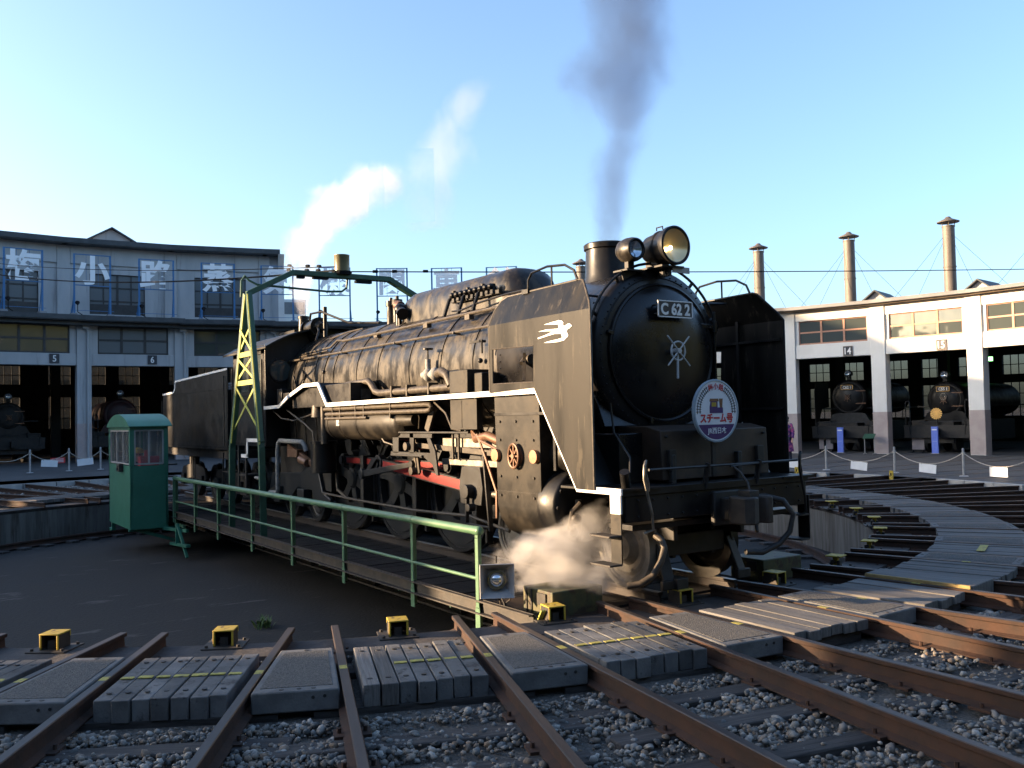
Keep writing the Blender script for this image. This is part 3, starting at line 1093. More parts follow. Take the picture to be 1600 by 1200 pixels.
sz = rng.gamma(6.0, 0.0052, len(P_)).clip(0.015, 0.06)
stones("far_ballast", np.column_stack([P_, -0.195 + rng.uniform(0, 0.04, len(P_))]), sz, 1, 8)
P_, di, de = scatter(3600, 10.28, 10.56, -60, 60, 4, 20)
sz = rng.gamma(6.0, 0.005, len(P_)).clip(0.012, 0.06)
stones("edge_ballast", np.column_stack([P_, -0.165 + rng.uniform(0, 0.03, len(P_))]), sz, 1, 8)
P_, di, de = scatter(12000, 12.0, 17.6, 172, 206, 10, 60)
sz = rng.gamma(6.0, 0.007, len(P_)).clip(0.02, 0.08)
stones("distant_ballast", np.column_stack([P_, -0.175 + rng.uniform(0, 0.04, len(P_))]), sz, 1, 6)

# ------------------------------------------------------------------ turntable bridge
tt = thing("turntable_bridge", "long dark turntable bridge with green railing, cabin and cable arch, carrying the steam locomotive", "turntable", (0, 0, -1.0))
mb = MB()
xx = -9.5
while xx < 9.5:
    w = 0.235
    mb.box((xx, 0, -0.155 + random.uniform(-0.006, 0.006)), (w - 0.012, 4.16 + random.uniform(-0.04, 0.02), 0.05))
    xx += w
obj("deck", mb, M['deck'], tt)
for s in (-1, 1):
    obj("rail", rail_mesh(-9.6, 9.66, s * HG), [M['rail_dark'], M['rail_bright']], tt, angle=28)
    mb = MB()
    mb.b2((-9.55, s * 2.09 - 0.008, -0.19), (9.5, s * 2.09 + 0.004, -0.05))
    mb.b2((-9.55, s * 2.09 - 0.06, -0.07), (9.5, s * 2.09 + 0.012, -0.055))
    mb.b2((-9.55, s * 2.09 - 0.07, -0.20), (9.5, s * 2.09 - 0.0, -0.185))
    obj("side_beam", mb, M['soot_steel'], tt)
    mb = MB()
    for q in range(15):
        x = -9.1 + q * 1.3
        mb.prism([(s * 0.9, -0.22), (s * 2.06, -0.2), (s * 2.06, -0.26), (s * 0.9, -0.5)], x - 0.01, x + 0.01, 'yz')
    obj("outrigger_brackets", mb, M['green_dark'], tt)
    mb = MB()
    mb.b2((-9.2, s * 0.75 - 0.02, -0.78), (9.2, s * 0.75 + 0.02, -0.2))
    mb.b2((-9.2, s * 0.75 - 0.18, -0.22), (9.2, s * 0.75 + 0.18, -0.19))
    mb.b2((-9.2, s * 0.75 - 0.18, -0.8), (9.2, s * 0.75 + 0.18, -0.77))
    for q in range(14):
        x = -8.9 + q * 1.36
        mb.b2((x - 0.01, s * 0.75 - 0.16, -0.77), (x + 0.01, s * 0.75 + 0.16, -0.22))
    obj("main_girder", mb, M['soot_steel'], tt)
mb = MB()
for x in (-9.15, 9.1):
    for q in (-1.35, 1.35):
        mb.lathe([(q - 0.06, 0.02), (q - 0.06, 0.3), (q + 0.04, 0.3), (q + 0.05, 0.33), (q + 0.07, 0.33), (q + 0.07, 0.02)], (x, 0, -0.53), 'y', 24)
        mb.b2((x - 0.5, q - 0.14, -0.48), (x + 0.5, q - 0.1, -0.2))
        mb.b2((x - 0.5, q + 0.1, -0.48), (x + 0.5, q + 0.14, -0.2))
obj("carrying_wheels", mb, M['soot_steel'], tt)
mb = MB()
for x in (-9.56, 9.53):
    mb.b2((x - 0.05, -2.0, -0.62), (x + 0.04, 2.0, -0.14))
obj("end_beam", mb, M['soot_steel'], tt)
# near railing
RY = -2.13
posts = [8.52, 7.03, 4.97, 2.97, 1.0, -1.05, -2.71, -4.3]
for x in posts:
    mb = MB()
    mb.prism([(x - 0.045, -0.36), (x + 0.045, -0.36), (x + 0.045, -0.17), (x + 0.03, -0.11), (x + 0.03, 0.66), (x - 0.03, 0.66), (x - 0.03, -0.11), (x - 0.045, -0.17)], RY - 0.006, RY + 0.006)
    mb.b2((x - 0.034, RY, -0.34), (x - 0.024, RY + 0.07, 0.64))
    for z in (-0.14, -0.08, 0.6):
        for e in (-0.014, 0.014):
            mb.cyl((x + e, RY - 0.012, z), (x + e, RY - 0.004, z), 0.006, seg=6)
    obj("handrail_post", mb, M['green'], tt, angle=30)
    b2 = MB()
    b2.box((x, RY, 0.66), (0.11, 0.096, 0.098))
for sy in (RY,):
    mb = MB()
    mb.tube([(-4.3, sy, 0.68), (8.55, sy, 0.68)], 0.045, 14)
    for x in posts:
        mb.cyl((x - 0.05, sy, 0.68), (x + 0.05, sy, 0.68), 0.0485, seg=14)
    mb.ball((8.57, sy, 0.68), 0.052)
    obj("handrail", mb, M['green'], tt)
    mb = MB()
    mb.tube([(-4.3, sy + 0.01, 0.17), (8.5, sy + 0.01, 0.17)], 0.019, 10)
    obj("mid_rail", mb, M['green'], tt)
mb = MB()
mb.tube([(-4.3, RY, 0.68), (-4.36, RY, 0.66), (-4.4, RY, 0.58), (-4.4, RY, -0.3)], 0.03, 10)
mb.bar((-4.3, RY + 0.02, -0.33), (-3.6, RY + 0.02, -0.33), 0.05, 0.05)
obj("handrail_end", mb, M['green'], tt)
# flood lamp on the railing end
lamp = MB()
dirv = Vector((0.86, -0.49, -0.06)).normalized()
side = Vector((0, 0, 1)).cross(dirv).normalized()
upv = dirv.cross(side).normalized()
lc = Vector((8.93, RY - 0.02, 0.22))
def LP(a, b, d):
    return lc + side * a + upv * b + dirv * d
h0, h1 = 0.175, 0.085
vs = []
for d, h in ((0.09, h0), (-0.09, h1)):
    for a, b in ((-1, -1), (1, -1), (1, 1), (-1, 1)):
        vs.append(LP(a * h, b * h, d))
lamp.add(vs, [(0, 1, 5, 4), (1, 2, 6, 5), (2, 3, 7, 6), (3, 0, 4, 7), (4, 5, 6, 7)])
lo = obj("flood_lamp", lamp, M['alu'], tt, smooth=False, solid=0.008)
mb = MB()
mb.cyl(LP(0, 0, -0.09), LP(0, 0, 0.02), 0.07, 0.086, 24)
mb.tube([LP(0.088 * math.cos(t), 0.088 * math.sin(t), 0.025) for t in np.linspace(0, 2 * math.pi, 28)[:-1]], 0.012, 8, True)
obj("lamp_rim", mb, M['olive'], lo)
mb = MB()
pr = [(0.03, 0.0), (0.032, 0.03), (0.026, 0.055), (0.012, 0.075), (0.005, 0.084)]
for i in range(4):
    mb.add([], [])
mb.ball(LP(0, 0, -0.005), 0.082, (1, 1, 1), 24, 14)
obj("bulb", mb, lens_mat("lamp_glass", (0.7, 0.74, 0.78), 0.12), lo)
mb = MB()
mb.tube([LP(0.0, 0.17, 0.0), LP(0, 0.24, 0.0)], 0.009, 8)
mb.tube([LP(-0.05, -0.16, -0.05), (8.83, -2.05, -0.02), (8.85, -2.02, -0.3)], 0.011, 8)
mb.tube([LP(0.02, -0.15, -0.08), (8.98, -2.1, -0.02), (9.02, -2.08, -0.16), (8.95, -2.02, -0.22), (8.85, -2.0, -0.15), (8.86, -2.0, -0.05), (8.95, -2.0, 0.0)], 0.007, 6)
obj("lamp_bracket", mb, M['soot_steel'], lo)
# lock boxes at the bridge end
for s in (-1, 1):
    mb = MB()
    y0, y1 = (-1.86, -1.22) if s < 0 else (1.22, 1.9)
    mb.b2((8.98, y0, -0.14), (9.5, y1, 0.13))
    b = obj("lock_box", mb, M['box_green'], tt, bevel=0.012)
    mb = MB()
    for x in (9.05, 9.14):
        mb.b2((x - 0.012, y0 - 0.012, -0.13), (x + 0.012, y0, 0.12))
    mb.b2((9.25, y0 - 0.018, -0.02), (9.4, y0, 0.1))
    obj("hinges", mb, M['soot_steel'], b, bevel=0.004)
    mb = MB()
    mb.b2((8.4, y0, -0.135), (9.66, y1 + 0.1, -0.12))
    obj("tread_plate", mb, M['rust_plate'], tt)
mb = MB()
mb.bar((9.35, -2.0, -0.3), (9.62, -2.06, 0.0), 0.05, 0.02)
obj("lever", mb, M['yellow_green'], tt, bevel=0.004)

# cable arch
arch = obj("cable_arch", MB().box((0.15, 0, 4.72), (0.16, 2.0, 0.10)), M['green_dark'], tt, bevel=0.01)
ax = 0.15
for s in (-1, 1):
    y = s * 1.94
    mb = MB()
    mb.bar((ax, s * 1.88, 4.27), (ax, s * 0.99, 4.73), 0.16, 0.10)
    obj("shoulder", mb, M['green_dark'], arch, bevel=0.008)
    for e in (-1, 1):
        mb = MB()
        mb.bar((ax + e * 0.92, y, -0.16), (ax + e * 0.85, y, 1.45), 0.11, 0.07)
        mb.bar((ax + e * 0.85, y, 1.42), (ax + e * 0.07, s * 1.88, 4.28), 0.11, 0.07)
        for z in (0.3, 0.7, 1.35, 1.55):
            mb.cyl((ax + e * 0.87, y - s * 0.0 - 0.06, z), (ax + e * 0.87, y + 0.06, z), 0.016, seg=6)
        obj("leg", mb, M['green_dark'], arch, bevel=0.006)
        mb = MB()
        mb.bar((ax + e * 0.83 + 0.055, y - 0.04, 1.5), (ax + e * 0.07 + 0.055, s * 1.88 - 0.04, 4.25), 0.02, 0.02)
        obj("conduit", mb, M['yellow_green'], arch)
    def ex(z):
        return 0.85 + (0.07 - 0.85) * (z - 1.45) / (4.28 - 1.45)
    mb = MB()
    for z in (2.62, 3.14):
        mb.bar((ax - ex(z), y, z), (ax + ex(z), y, z), 0.012, 0.09)
    for z0, z1 in ((1.75, 2.56), (2.68, 3.08), (3.2, 3.62)):
        for e in (-1, 1):
            mb.bar((ax - e * ex(z0), y + e * 0.012, z0), (ax + e * ex(z1), y + e * 0.012, z1), 0.012, 0.05)
    obj("brace", mb, M['yellow_green'], arch)
mb = MB()
mb.lathe([(4.8, 0.02), (4.8, 0.165), (4.815, 0.165), (4.82, 0.15), (5.115, 0.15), (5.12, 0.153), (5.135, 0.153), (5.14, 0.0)], (ax, 0.0, 0), 'z', 28)
obj("slip_ring_drum", mb, M['olive'], arch)
mb = MB()
mb.cyl((ax, 0, 4.74), (ax, 0, 4.81), 0.17, 0.19, 20)
for t in range(10):
    a = t / 10 * 2 * math.pi
    mb.ball((ax + 0.17 * math.cos(a), 0.17 * math.sin(a), 4.79), 0.028, seg=8, rings=5)
mb.box((ax, -0.45, 4.66), (0.12, 0.3, 0.06))
mb.box((ax, 0.45, 4.63), (0.1, 0.34, 0.05))
mb.box((ax, -0.85, 4.66), (0.1, 0.14, 0.08))
obj("insulator_base", mb, M['wire'], arch)
mb = MB()
mb.tube([(ax - 0.02, 0.12, 4.67), (ax - 0.02, 0.1, 4.5), (ax - 0.02, 0.0, 4.42), (ax, -0.3, 4.4), (ax, -1.7, 4.45), (ax, -1.85, 4.52), (ax, -1.93, 4.6), (ax, -1.99, 4.5), (ax, -2.0, 4.2)], 0.022, 8)
obj("cable_conduit", mb, M['green_dark'], arch)

# operator's cabin hung on the outside of the bridge
bx0, bx1, by0, by1, bz0, bz1 = -6.95, -4.55, -3.02, -2.22, -0.36, 1.86
booth = MB()
sill = 0.98
t = 0.05
booth.b2((bx0, by0, bz0), (bx1, by0 + t, sill))
booth.b2((bx1 - t, by0, bz0), (bx1, by1, sill))
booth.b2((bx0, by0, bz0), (bx0 + t, by1, sill))
booth.b2((bx0, by1 - t, bz0), (bx1, by1, sill))
booth.b2((bx0, by0, bz0 - 0.05), (bx1, by1, bz0))
for x in (bx0 + 0.05, bx1 - 0.05):
    for y in (by0 + 0.04, by1 - 0.04):
        booth.b2((x - 0.055, y - 0.045, sill), (x + 0.055, y + 0.045, bz1))
booth.b2((bx0, by0, bz1 - 0.08), (bx1, by1, bz1))
cab = obj("operator_cabin", booth, M['booth_green'], tt, bevel=0.006)
mb = MB()
arc = []
nA = 14
for q in range(nA + 1):
    u_ = q / nA
    arc.append((bx0 - 0.07 + (bx1 - bx0 + 0.14) * u_, bz1 + 0.0 + 0.28 * math.sin(math.pi * u_) ** 0.75))
mb.prism([(bx0 - 0.07, bz1 - 0.02)] + arc + [(bx1 + 0.07, bz1 - 0.02)], by0 - 0.04, by1 + 0.08)
obj("roof", mb, M['booth_green'], cab)
def win(name, plane, c0, c1, z0, z1, at, n, fr=0.035):
    mb = MB()
    gl = MB()
    for q in range(n + 1):
        p = c0 + (c1 - c0) * q / n
        if plane == 'y':
            mb.b2((p - fr / 2, at - 0.018, z0), (p + fr / 2, at + 0.018, z1))
        else:
            mb.b2((at - 0.018, p - fr / 2, z0), (at + 0.018, p + fr / 2, z1))
    for z in (z0, z1):
        if plane == 'y':
            mb.b2((c0, at - 0.016, z - fr / 2), (c1, at + 0.016, z + fr / 2))
        else:
            mb.b2((at - 0.016, c0, z - fr / 2), (at + 0.016, c1, z + fr / 2))
    if plane == 'y':
        gl.b2((c0, at - 0.003, z0), (c1, at + 0.003, z1))
    else:
        gl.b2((at - 0.003, c0, z0), (at + 0.003, c1, z1))
    o = obj(name, mb, M['post'], cab)
    g = obj("glass_pane", gl, M['glass_clear'], cab)
win("window", 'y', bx0 + 0.12, bx1 - 0.12, sill + 0.04, bz1 - 0.1, by0 + 0.03, 3)
win("window", 'x', by0 + 0.1, by1 - 0.1, sill + 0.04, bz1 - 0.1, bx1 - 0.03, 2)
win("window", 'x', by0 + 0.1, by1 - 0.1, sill + 0.04, bz1 - 0.1, bx0 + 0.03, 2)
win("window", 'y', bx0 + 0.12, bx1 - 0.12, sill + 0.04, bz1 - 0.1, by1 - 0.03, 3)
mb = MB()
mb.b2((bx1 - 1.0, by0 - 0.1, sill - 0.14), (bx1 - 0.72, by0, sill + 0.04))
mb.cyl((bx1 - 0.86, by0 - 0.12, sill - 0.05), (bx1 - 0.86, by0 - 0.05, sill - 0.05), 0.05, seg=12)
obj("junction_box", mb, M['soot_steel'], cab, bevel=0.01)
mb = MB()
mb.box((bx1 - 0.3, by0 + 0.45, sill - 0.05), (0.3, 0.4, 0.5))
mb.cyl((bx1 - 0.3, by0 + 0.4, sill + 0.2), (bx1 - 0.3, by0 + 0.4, sill + 0.34), 0.04, seg=12)
obj("control_desk", mb, M['badge_red'], cab, bevel=0.01)
mb = MB()
for x in (bx0 + 0.25, bx1 - 0.2):
    mb.bar((x, by0 + 0.08, bz0 - 0.05), (x, -2.06, -0.62 - 0.1), 0.07, 0.07)
    mb.bar((x, by0, bz0 - 0.08), (x, -2.0, bz0 - 0.08), 0.08, 0.06)
mb.bar((bx1, by1 - 0.1, bz0 - 0.07), (bx1 + 1.0, -2.06, -0.42), 0.07, 0.07)
mb.bar((bx0 - 0.35, by0 + 0.1, -0.62), (bx0 - 0.05, by0 + 0.1, -0.62), 0.1, 0.05)
mb.bar((bx0 - 0.08, by0 + 0.1, -0.62), (bx0 - 0.08, by0 + 0.1, -0.3), 0.08, 0.05)
mb.bar((bx1 + 0.2, -2.2, -0.75), (bx1 + 1.4, -2.15, -0.7), 0.1, 0.06)
mb.bar((bx1 + 0.7, -2.2, -0.72), (bx1 + 0.7, -2.2, -0.3), 0.08, 0.06)
mb.bar((bx1 + 1.3, -2.15, -0.95), (bx1 + 0.7, -2.2, -0.3), 0.06, 0.05)
obj("cabin_bracket", mb, M['booth_green'], cab, bevel=0.006)

# ------------------------------------------------------------------ people
def person(name, label, loc, rotz, joints, cloth, legs, headcol, seated=False, dress=None, helmet=None, hairstyle=True, inplace=False):
    t_ = thing(name, label, "person", loc, rotz, None, inplace=False)
    me = bpy.data.meshes.new("body")
    J = joints
    names = list(J.keys())
    idx = {n: i for i, n in enumerate(names)}
    edges = [("pelvis", "spine"), ("spine", "chest"), ("chest", "neck"), ("neck", "chin"), ("chin", "brow"), ("brow", "crown"),
             ("chest", "shoulder_l"), ("shoulder_l", "elbow_l"), ("elbow_l", "wrist_l"), ("wrist_l", "hand_l"),
             ("chest", "shoulder_r"), ("shoulder_r", "elbow_r"), ("elbow_r", "wrist_r"), ("wrist_r", "hand_r"),
             ("pelvis", "hip_l"), ("hip_l", "knee_l"), ("knee_l", "ankle_l"), ("ankle_l", "toe_l"),
             ("pelvis", "hip_r"), ("hip_r", "knee_r"), ("knee_r", "ankle_r"), ("ankle_r", "toe_r")]
    for s in "lr":
        h = Vector(J["hand_" + s]); w = Vector(J["wrist_" + s])
        d = (h - w).normalized()
        sd_ = d.cross(Vector((0.3, 1, 0.2))).normalized()
        for q in range(4):
            nm = "finger%d_%s" % (q, s)
            J[nm] = tuple(h + d * (0.075 - 0.008 * abs(q - 1.3)) + sd_ * (q - 1.5) * 0.02 + Vector((0.012, 0, -0.01)))
            edges.append(("hand_" + s, nm))
        J["thumb_" + s] = tuple(h - d * 0.02 + sd_ * 0.055)
        edges.append(("hand_" + s, "thumb_" + s))
    names = list(J.keys())
    idx = {n: i for i, n in enumerate(names)}
    me.from_pydata([J[n] for n in names], [(idx[a], idx[b]) for a, b in edges], [])
    o = bpy.data.objects.new("body", me)
    COL.objects.link(o)
    o.parent = t_
    sk = o.modifiers.new("skin", 'SKIN')
    sk.use_smooth_shade = True
    ss = o.modifiers.new("subdivision", 'SUBSURF')
    ss.levels = 1
    ss.render_levels = 2
    rad = dict(pelvis=(.15, .12), spine=(.14, .11), chest=(.17, .12), neck=(.055, .055), chin=(.065, .075), brow=(.078, .095), crown=(.05, .06),
               shoulder=(.068, .068), elbow=(.045, .045), wrist=(.03, .03), hand=(.036, .022), hip=(.095, .095), knee=(.06, .06), ankle=(.042, .042), toe=(.042, .03))
    for n in names:
        b = n.split("_")[0]
        v = me.skin_vertices[0].data[idx[n]]
        if b.startswith("finger") or b == "thumb":
            v.radius = (.009, .009)
        else:
            v.radius = rad[b]
        v.use_root = (n == "pelvis")
    me.materials.append(M['skin'])
    # clothing: a jacket and trousers (or a dress) grown over the same joints
    def garment(nm, keep, eds, grow, material):
        gm = bpy.data.meshes.new(nm)
        kk = [n for n in names if n in keep]
        gi = {n: i for i, n in enumerate(kk)}
        gm.from_pydata([J[n] for n in kk], [(gi[a], gi[b]) for a, b in eds], [])
        g = bpy.data.objects.new(nm, gm)
        COL.objects.link(g)
        g.parent = t_
        s2 = g.modifiers.new("skin", 'SKIN')
        s2.use_smooth_shade = True
        u2 = g.modifiers.new("subdivision", 'SUBSURF')
        u2.levels = 1
        u2.render_levels = 2
        for n in kk:
            b = n.split("_")[0]
            v = gm.skin_vertices[0].data[gi[n]]
            v.radius = tuple(q + grow for q in rad[b])
            v.use_root = n in ("pelvis",)
        gm.materials.append(material)
        return g
    up = [e for e in edges if all(x.split("_")[0] in ("pelvis", "spine", "chest", "shoulder", "elbow", "wrist") for x in e)]
    garment("jacket", {x for e in up for x in e}, up, 0.022, cloth)
    lw = [e for e in edges if all(x.split("_")[0] in ("pelvis", "hip", "knee", "ankle") for x in e)]
    garment("trousers", {x for e in lw for x in e}, lw, 0.02, legs)
    hb, hc = Vector(J["brow"]), Vector(J["crown"])
    mb = MB()
    fx = 0.092
    for e in (-1, 1):
        mb.ball((hb.x + fx, hb.y + e * 0.032, hb.z + 0.0), 0.013, seg=8, rings=6)
    obj("eyes", mb, M['hair'], t_)
    mb = MB()
    mb.ball((hb.x + fx + 0.012, hb.y, hb.z - 0.04), 0.018, (1, .8, 1.4), 8, 6)
    for e in (-1, 1):
        mb.ball((hb.x + 0.0, hb.y + e * 0.082, hb.z - 0.02), 0.026, (.6, .4, 1), 8, 6)
    mb.box((hb.x + fx - 0.008, hb.y, hb.z - 0.085), (0.02, 0.045, 0.01))
    obj("face_features", mb, M['skin'], t_)
    mb = MB()
    if helmet:
        mb.lathe([(0.0, 0.135), (0.01, 0.135), (0.012, 0.118), (0.06, 0.112), (0.1, 0.085), (0.125, 0.04), (0.13, 0.0)], (hb.x, hb.y, hb.z + 0.035), 'z', 22)
        mb.box((hb.x + 0.12, hb.y, hb.z + 0.04), (0.08, 0.16, 0.012))
        obj("helmet", mb, helmet, t_)
    else:
        mb.ball((hb.x - 0.02, hb.y, hb.z + 0.045), 0.108, (1, .92, .85), 14, 10)
        mb.ball((hb.x - 0.06, hb.y, hb.z - 0.03), 0.085, (.8, .95, 1.1), 12, 8)
        obj("hair", mb, M['hair'], t_)
    if dress:
        mb = MB()
        mb.lathe([(0.42, 0.235), (0.5, 0.23), (0.75, 0.2), (0.98, 0.165), (1.08, 0.16), (1.25, 0.185), (1.36, 0.13)], (0, 0, 0), 'z', 20)
        obj("dress", mb, dress, t_)
    return t_
stand = dict(pelvis=(0, 0, .92), spine=(0, 0, 1.08), chest=(0, 0, 1.28), neck=(0.01, 0, 1.43), chin=(0.02, 0, 1.49), brow=(0.02, 0, 1.57), crown=(0.0, 0, 1.64),
             shoulder_l=(0, .17, 1.36), elbow_l=(-.02, .23, 1.1), wrist_l=(.08, .24, .88), hand_l=(.11, .24, .80),
             shoulder_r=(0, -.17, 1.36), elbow_r=(-.02, -.23, 1.1), wrist_r=(.08, -.24, .88), hand_r=(.11, -.24, .80),
             hip_l=(0, .09, .86), knee_l=(.03, .10, .48), ankle_l=(-.01, .11, .07), toe_l=(.13, .12, .035),
             hip_r=(0, -.09, .86), knee_r=(.02, -.10, .48), ankle_r=(-.03, -.11, .07), toe_r=(.11, -.12, .035))
person("person", "person in pink and purple patterned clothes, half hidden behind the smoke deflector at right", (-5.2, 19.4, 0.0), R(-70), dict(stand), M['print'], M['navy'], M['skin'], dress=M['print'])
op = dict(stand)
op.update(elbow_r=(.12, -.22, 1.12), wrist_r=(.32, -.16, 1.12), hand_r=(.39, -.15, 1.13), elbow_l=(.12, .22, 1.12), wrist_l=(.32, .16, 1.12), hand_l=(.39, .15, 1.13))
person("person", "person in dark clothes and a yellow helmet inside the green cabin", (-5.35, -2.68, -0.36), R(-12), op, M['navy'], M['navy'], M['skin'], helmet=M['helmet'])

# feed cables from the drum
def wire(label, p0, p1, sag, r, strain=True):
    p0, p1 = Vector(p0), Vector(p1)
    mb = MB()
    pts = []
    for q in range(25):
        u_ = q / 24
        p = p0.lerp(p1, u_)
        p.z -= sag * 4 * u_ * (1 - u_)
        pts.append(p)
    mb.tube(pts, r, 6)
    if strain:
        for q in (0.02, 0.035, 0.06):
            p = p0.lerp(p1, q)
            d = (p1 - p0).normalized()
            mb.cyl(p - d * 0.05, p + d * 0.05, 0.03, seg=8)
    return single("overhead_cable", mb, M['wire'], label, "cable", group="cables to the turntable drum")
wire("thin upper cable from the green arch's drum to the left edge, across the rooftop letters", (0.15, -0.15, 4.9), (-27.2, -5.3, 8.95), 0.25, 0.010)
wire("thick lower cable from the green arch's drum to the left edge, across the rooftop letters", (0.15, -0.17, 4.82), (-27.2, -5.3, 8.6), 0.42, 0.020)
wire("thin cable running right from the green arch's drum past the stall chimneys", (0.15, 0.15, 4.82), (2.9, 27.2, 6.45), 0.06, 0.013)

# ------------------------------------------------------------------ the steam locomotive
lo = thing("steam_locomotive", "big black locomotive plated C62 2 with white running board edges and a bird emblem", "steam locomotive", (1, 0, 0))
ZB = 2.58
def ringx(x, r, w=0.05, t=0.012):
    return [(x - w / 2, r), (x - w / 2, r + t), (x + w / 2, r + t), (x + w / 2, r)]
# boiler barrel with lagging bands
mb = MB()
prof = [(1.4, 0.985)]
for x in (1.95, 2.9, 3.7, 4.75, 5.7, 6.55):
    rr = 0.985 - 0.045 * (x - 1.4) / 5.8
    prof += ringx(x, rr)
prof += [(7.2, 0.94)]
mb.lathe(prof, (0, 0, ZB), 'x', 72)
boiler = obj("boiler", mb, M['boiler'], lo, angle=30)
# firebox
mb = MB()
pf = []
for q in range(25):
    a = math.pi * q / 24
    pf.append((1.0 * math.cos(a), ZB + 1.0 * math.sin(a)))
pf += [(-0.98, 2.3), (-0.92, 1.2), (0.92, 1.2), (0.98, 2.3)]
mb.prism(pf, -0.45, 1.55, 'yz')
for x in (0.05, 0.55, 1.1):
    pb = [(p[0] * 1.012, ZB + (p[1] - ZB) * 1.012) for p in pf]
    mb.prism(pb, x - 0.03, x + 0.03, 'yz')
obj("firebox", mb, M['boiler'], lo, angle=30)
mb = MB()
for (a, b) in (((0.05, 2.05), (0.75, 2.75)), ((0.75, 2.05), (0.1, 2.75))):
    mb.bar((a[0], -1.02, a[1]), (b[0], -1.0, b[1]), 0.03, 0.02)
obj("cross_brace", mb, M['black_flat'], lo)
# smokebox
mb = MB()
mb.lathe([(7.15, 0.945), (7.17, 0.955), (8.98, 0.955), (9.0, 0.975), (9.06, 0.975), (9.10, 0.96), (9.14, 0.92), (9.16, 0.86), (9.17, 0.80), (9.19, 0.79)], (0, 0, ZB), 'x', 72)
smb = obj("smokebox", mb, M['smokebox'], lo, angle=30)
mb = MB()
mb.lathe([(9.17, 0.80), (9.205, 0.795), (9.215, 0.775), (9.20, 0.755), (9.215, 0.735), (9.245, 0.70), (9.29, 0.58), (9.325, 0.42), (9.345, 0.22), (9.35, 0.0)], (0, 0, ZB), 'x', 72)
door = obj("smokebox_door", mb, M['smokebox'], lo, angle=30)
mb = MB()
for z in (ZB + 0.32, ZB - 0.38):
    mb.bar((9.25, 0.50, z), (9.17, 0.90, z), 0.05, 0.055)
    mb.cyl((9.2, 0.83, z - 0.07), (9.2, 0.83, z + 0.07), 0.035, seg=12)
mb.cyl((9.2, 0.83, ZB - 0.6), (9.2, 0.83, ZB + 0.5), 0.02, seg=10)
for a in range(12):
    t = 2 * math.pi * (a + 0.5) / 12
    if a not in (5, 8):
        continue
    mb.box((9.19, 0.80 * math.cos(t), ZB + 0.80 * math.sin(t)), (0.05, 0.045, 0.075), Matrix.Rotation(t - math.pi / 2, 3, 'X'))
mb.box((9.255, -0.56, ZB + 0.02), (0.04, 0.05, 0.12))
obj("door_hinges", mb, M['smokebox'], door, bevel=0.006)
mb = MB()
mb.tube([(9.44, 0.105 * math.cos(t), ZB + 0.105 * math.sin(t)) for t in np.linspace(0, 2 * math.pi, 28)[:-1]], 0.011, 8, True)
for a in (45, 135, 225, 315):
    mb.tube([(9.45, 0.03 * math.cos(R(a)), ZB + 0.03 * math.sin(R(a))), (9.45, 0.235 * math.cos(R(a)), ZB + 0.235 * math.sin(R(a)))], 0.009, 8)
mb.tube([(9.43, -0.0, ZB - 0.03), (9.46, -0.035, ZB - 0.31)], 0.014, 8)
mb.cyl((9.33, 0, ZB), (9.47, 0, ZB), 0.03, seg=14)
obj("door_wheel", mb, M['pale_grey'], door)
# number plate
mb = MB()
mb.b2((9.40, -0.265, 2.955), (9.415, 0.265, 3.145))
pl = obj("number_plate", mb, M['plate_blue'], lo, bevel=0.003)
mb = MB()
for y0, z0, y1, z1 in ((-0.265, 2.955, 0.265, 2.967), (-0.265, 3.133, 0.265, 3.145), (-0.265, 2.955, -0.253, 3.145), (0.253, 2.955, 0.265, 3.145)):
    mb.b2((9.41, y0, z0), (9.421, y1, z1))
obj("plate_border", mb, M['white'], pl)
text_obj("C 62 2", 0.175, M['white'], pl, (9.417, 0, 3.05), (0, 0, R(90)), 0.004, 0.006, 0.92)
mb = MB()
for y in (-0.22, 0.22):
    for z in (3.0, 3.1):
        mb.cyl((9.2, y, z), (9.40, y, z), 0.012, seg=6)
obj("plate_bracket", mb, M['black_flat'], pl)
# rivet rows round the smokebox
mb = MB()
for x in (7.25, 8.92):
    for q in range(70):
        a = 2 * math.pi * q / 70
        if math.sin(a) < -0.55:
            continue
        mb.ball((x, 0.957 * math.cos(a), ZB + 0.957 * math.sin(a)), 0.011, seg=6, rings=4)
for q in range(60):
    a = 2 * math.pi * q / 60
    mb.ball((9.155, 0.885 * math.cos(a), ZB + 0.885 * math.sin(a)), 0.010, seg=6, rings=4)
obj("rivets", mb, M['smokebox'], smb)
# hand rail over the smokebox front
mb = MB()
mb.tube([(9.1, 1.03 * math.cos(t), ZB + 1.03 * math.sin(t)) for t in np.linspace(R(20), R(160), 26)], 0.016, 8)
for a in (25, 55, 90, 125, 155):
    mb.cyl((9.08, 0.95 * math.cos(R(a)), ZB + 0.95 * math.sin(R(a))), (9.1, 1.04 * math.cos(R(a)), ZB + 1.04 * math.sin(R(a))), 0.02, seg=8)
mb.tube([(9.16, 0.86 * math.cos(t), ZB + 0.86 * math.sin(t)) for t in np.linspace(R(65), R(160), 20)], 0.010, 6)
obj("smokebox_handrail", mb, M['black'], lo)
# chimney
mb = MB()
mb.lathe([(3.36, 0.36), (3.46, 0.31), (3.58, 0.275), (3.9, 0.262), (3.91, 0.285), (3.965, 0.288), (3.98, 0.27), (3.98, 0.215), (3.6, 0.2)], (8.25, 0, 0), 'z', 40)
obj("chimney", mb, M['black'], lo, angle=30)
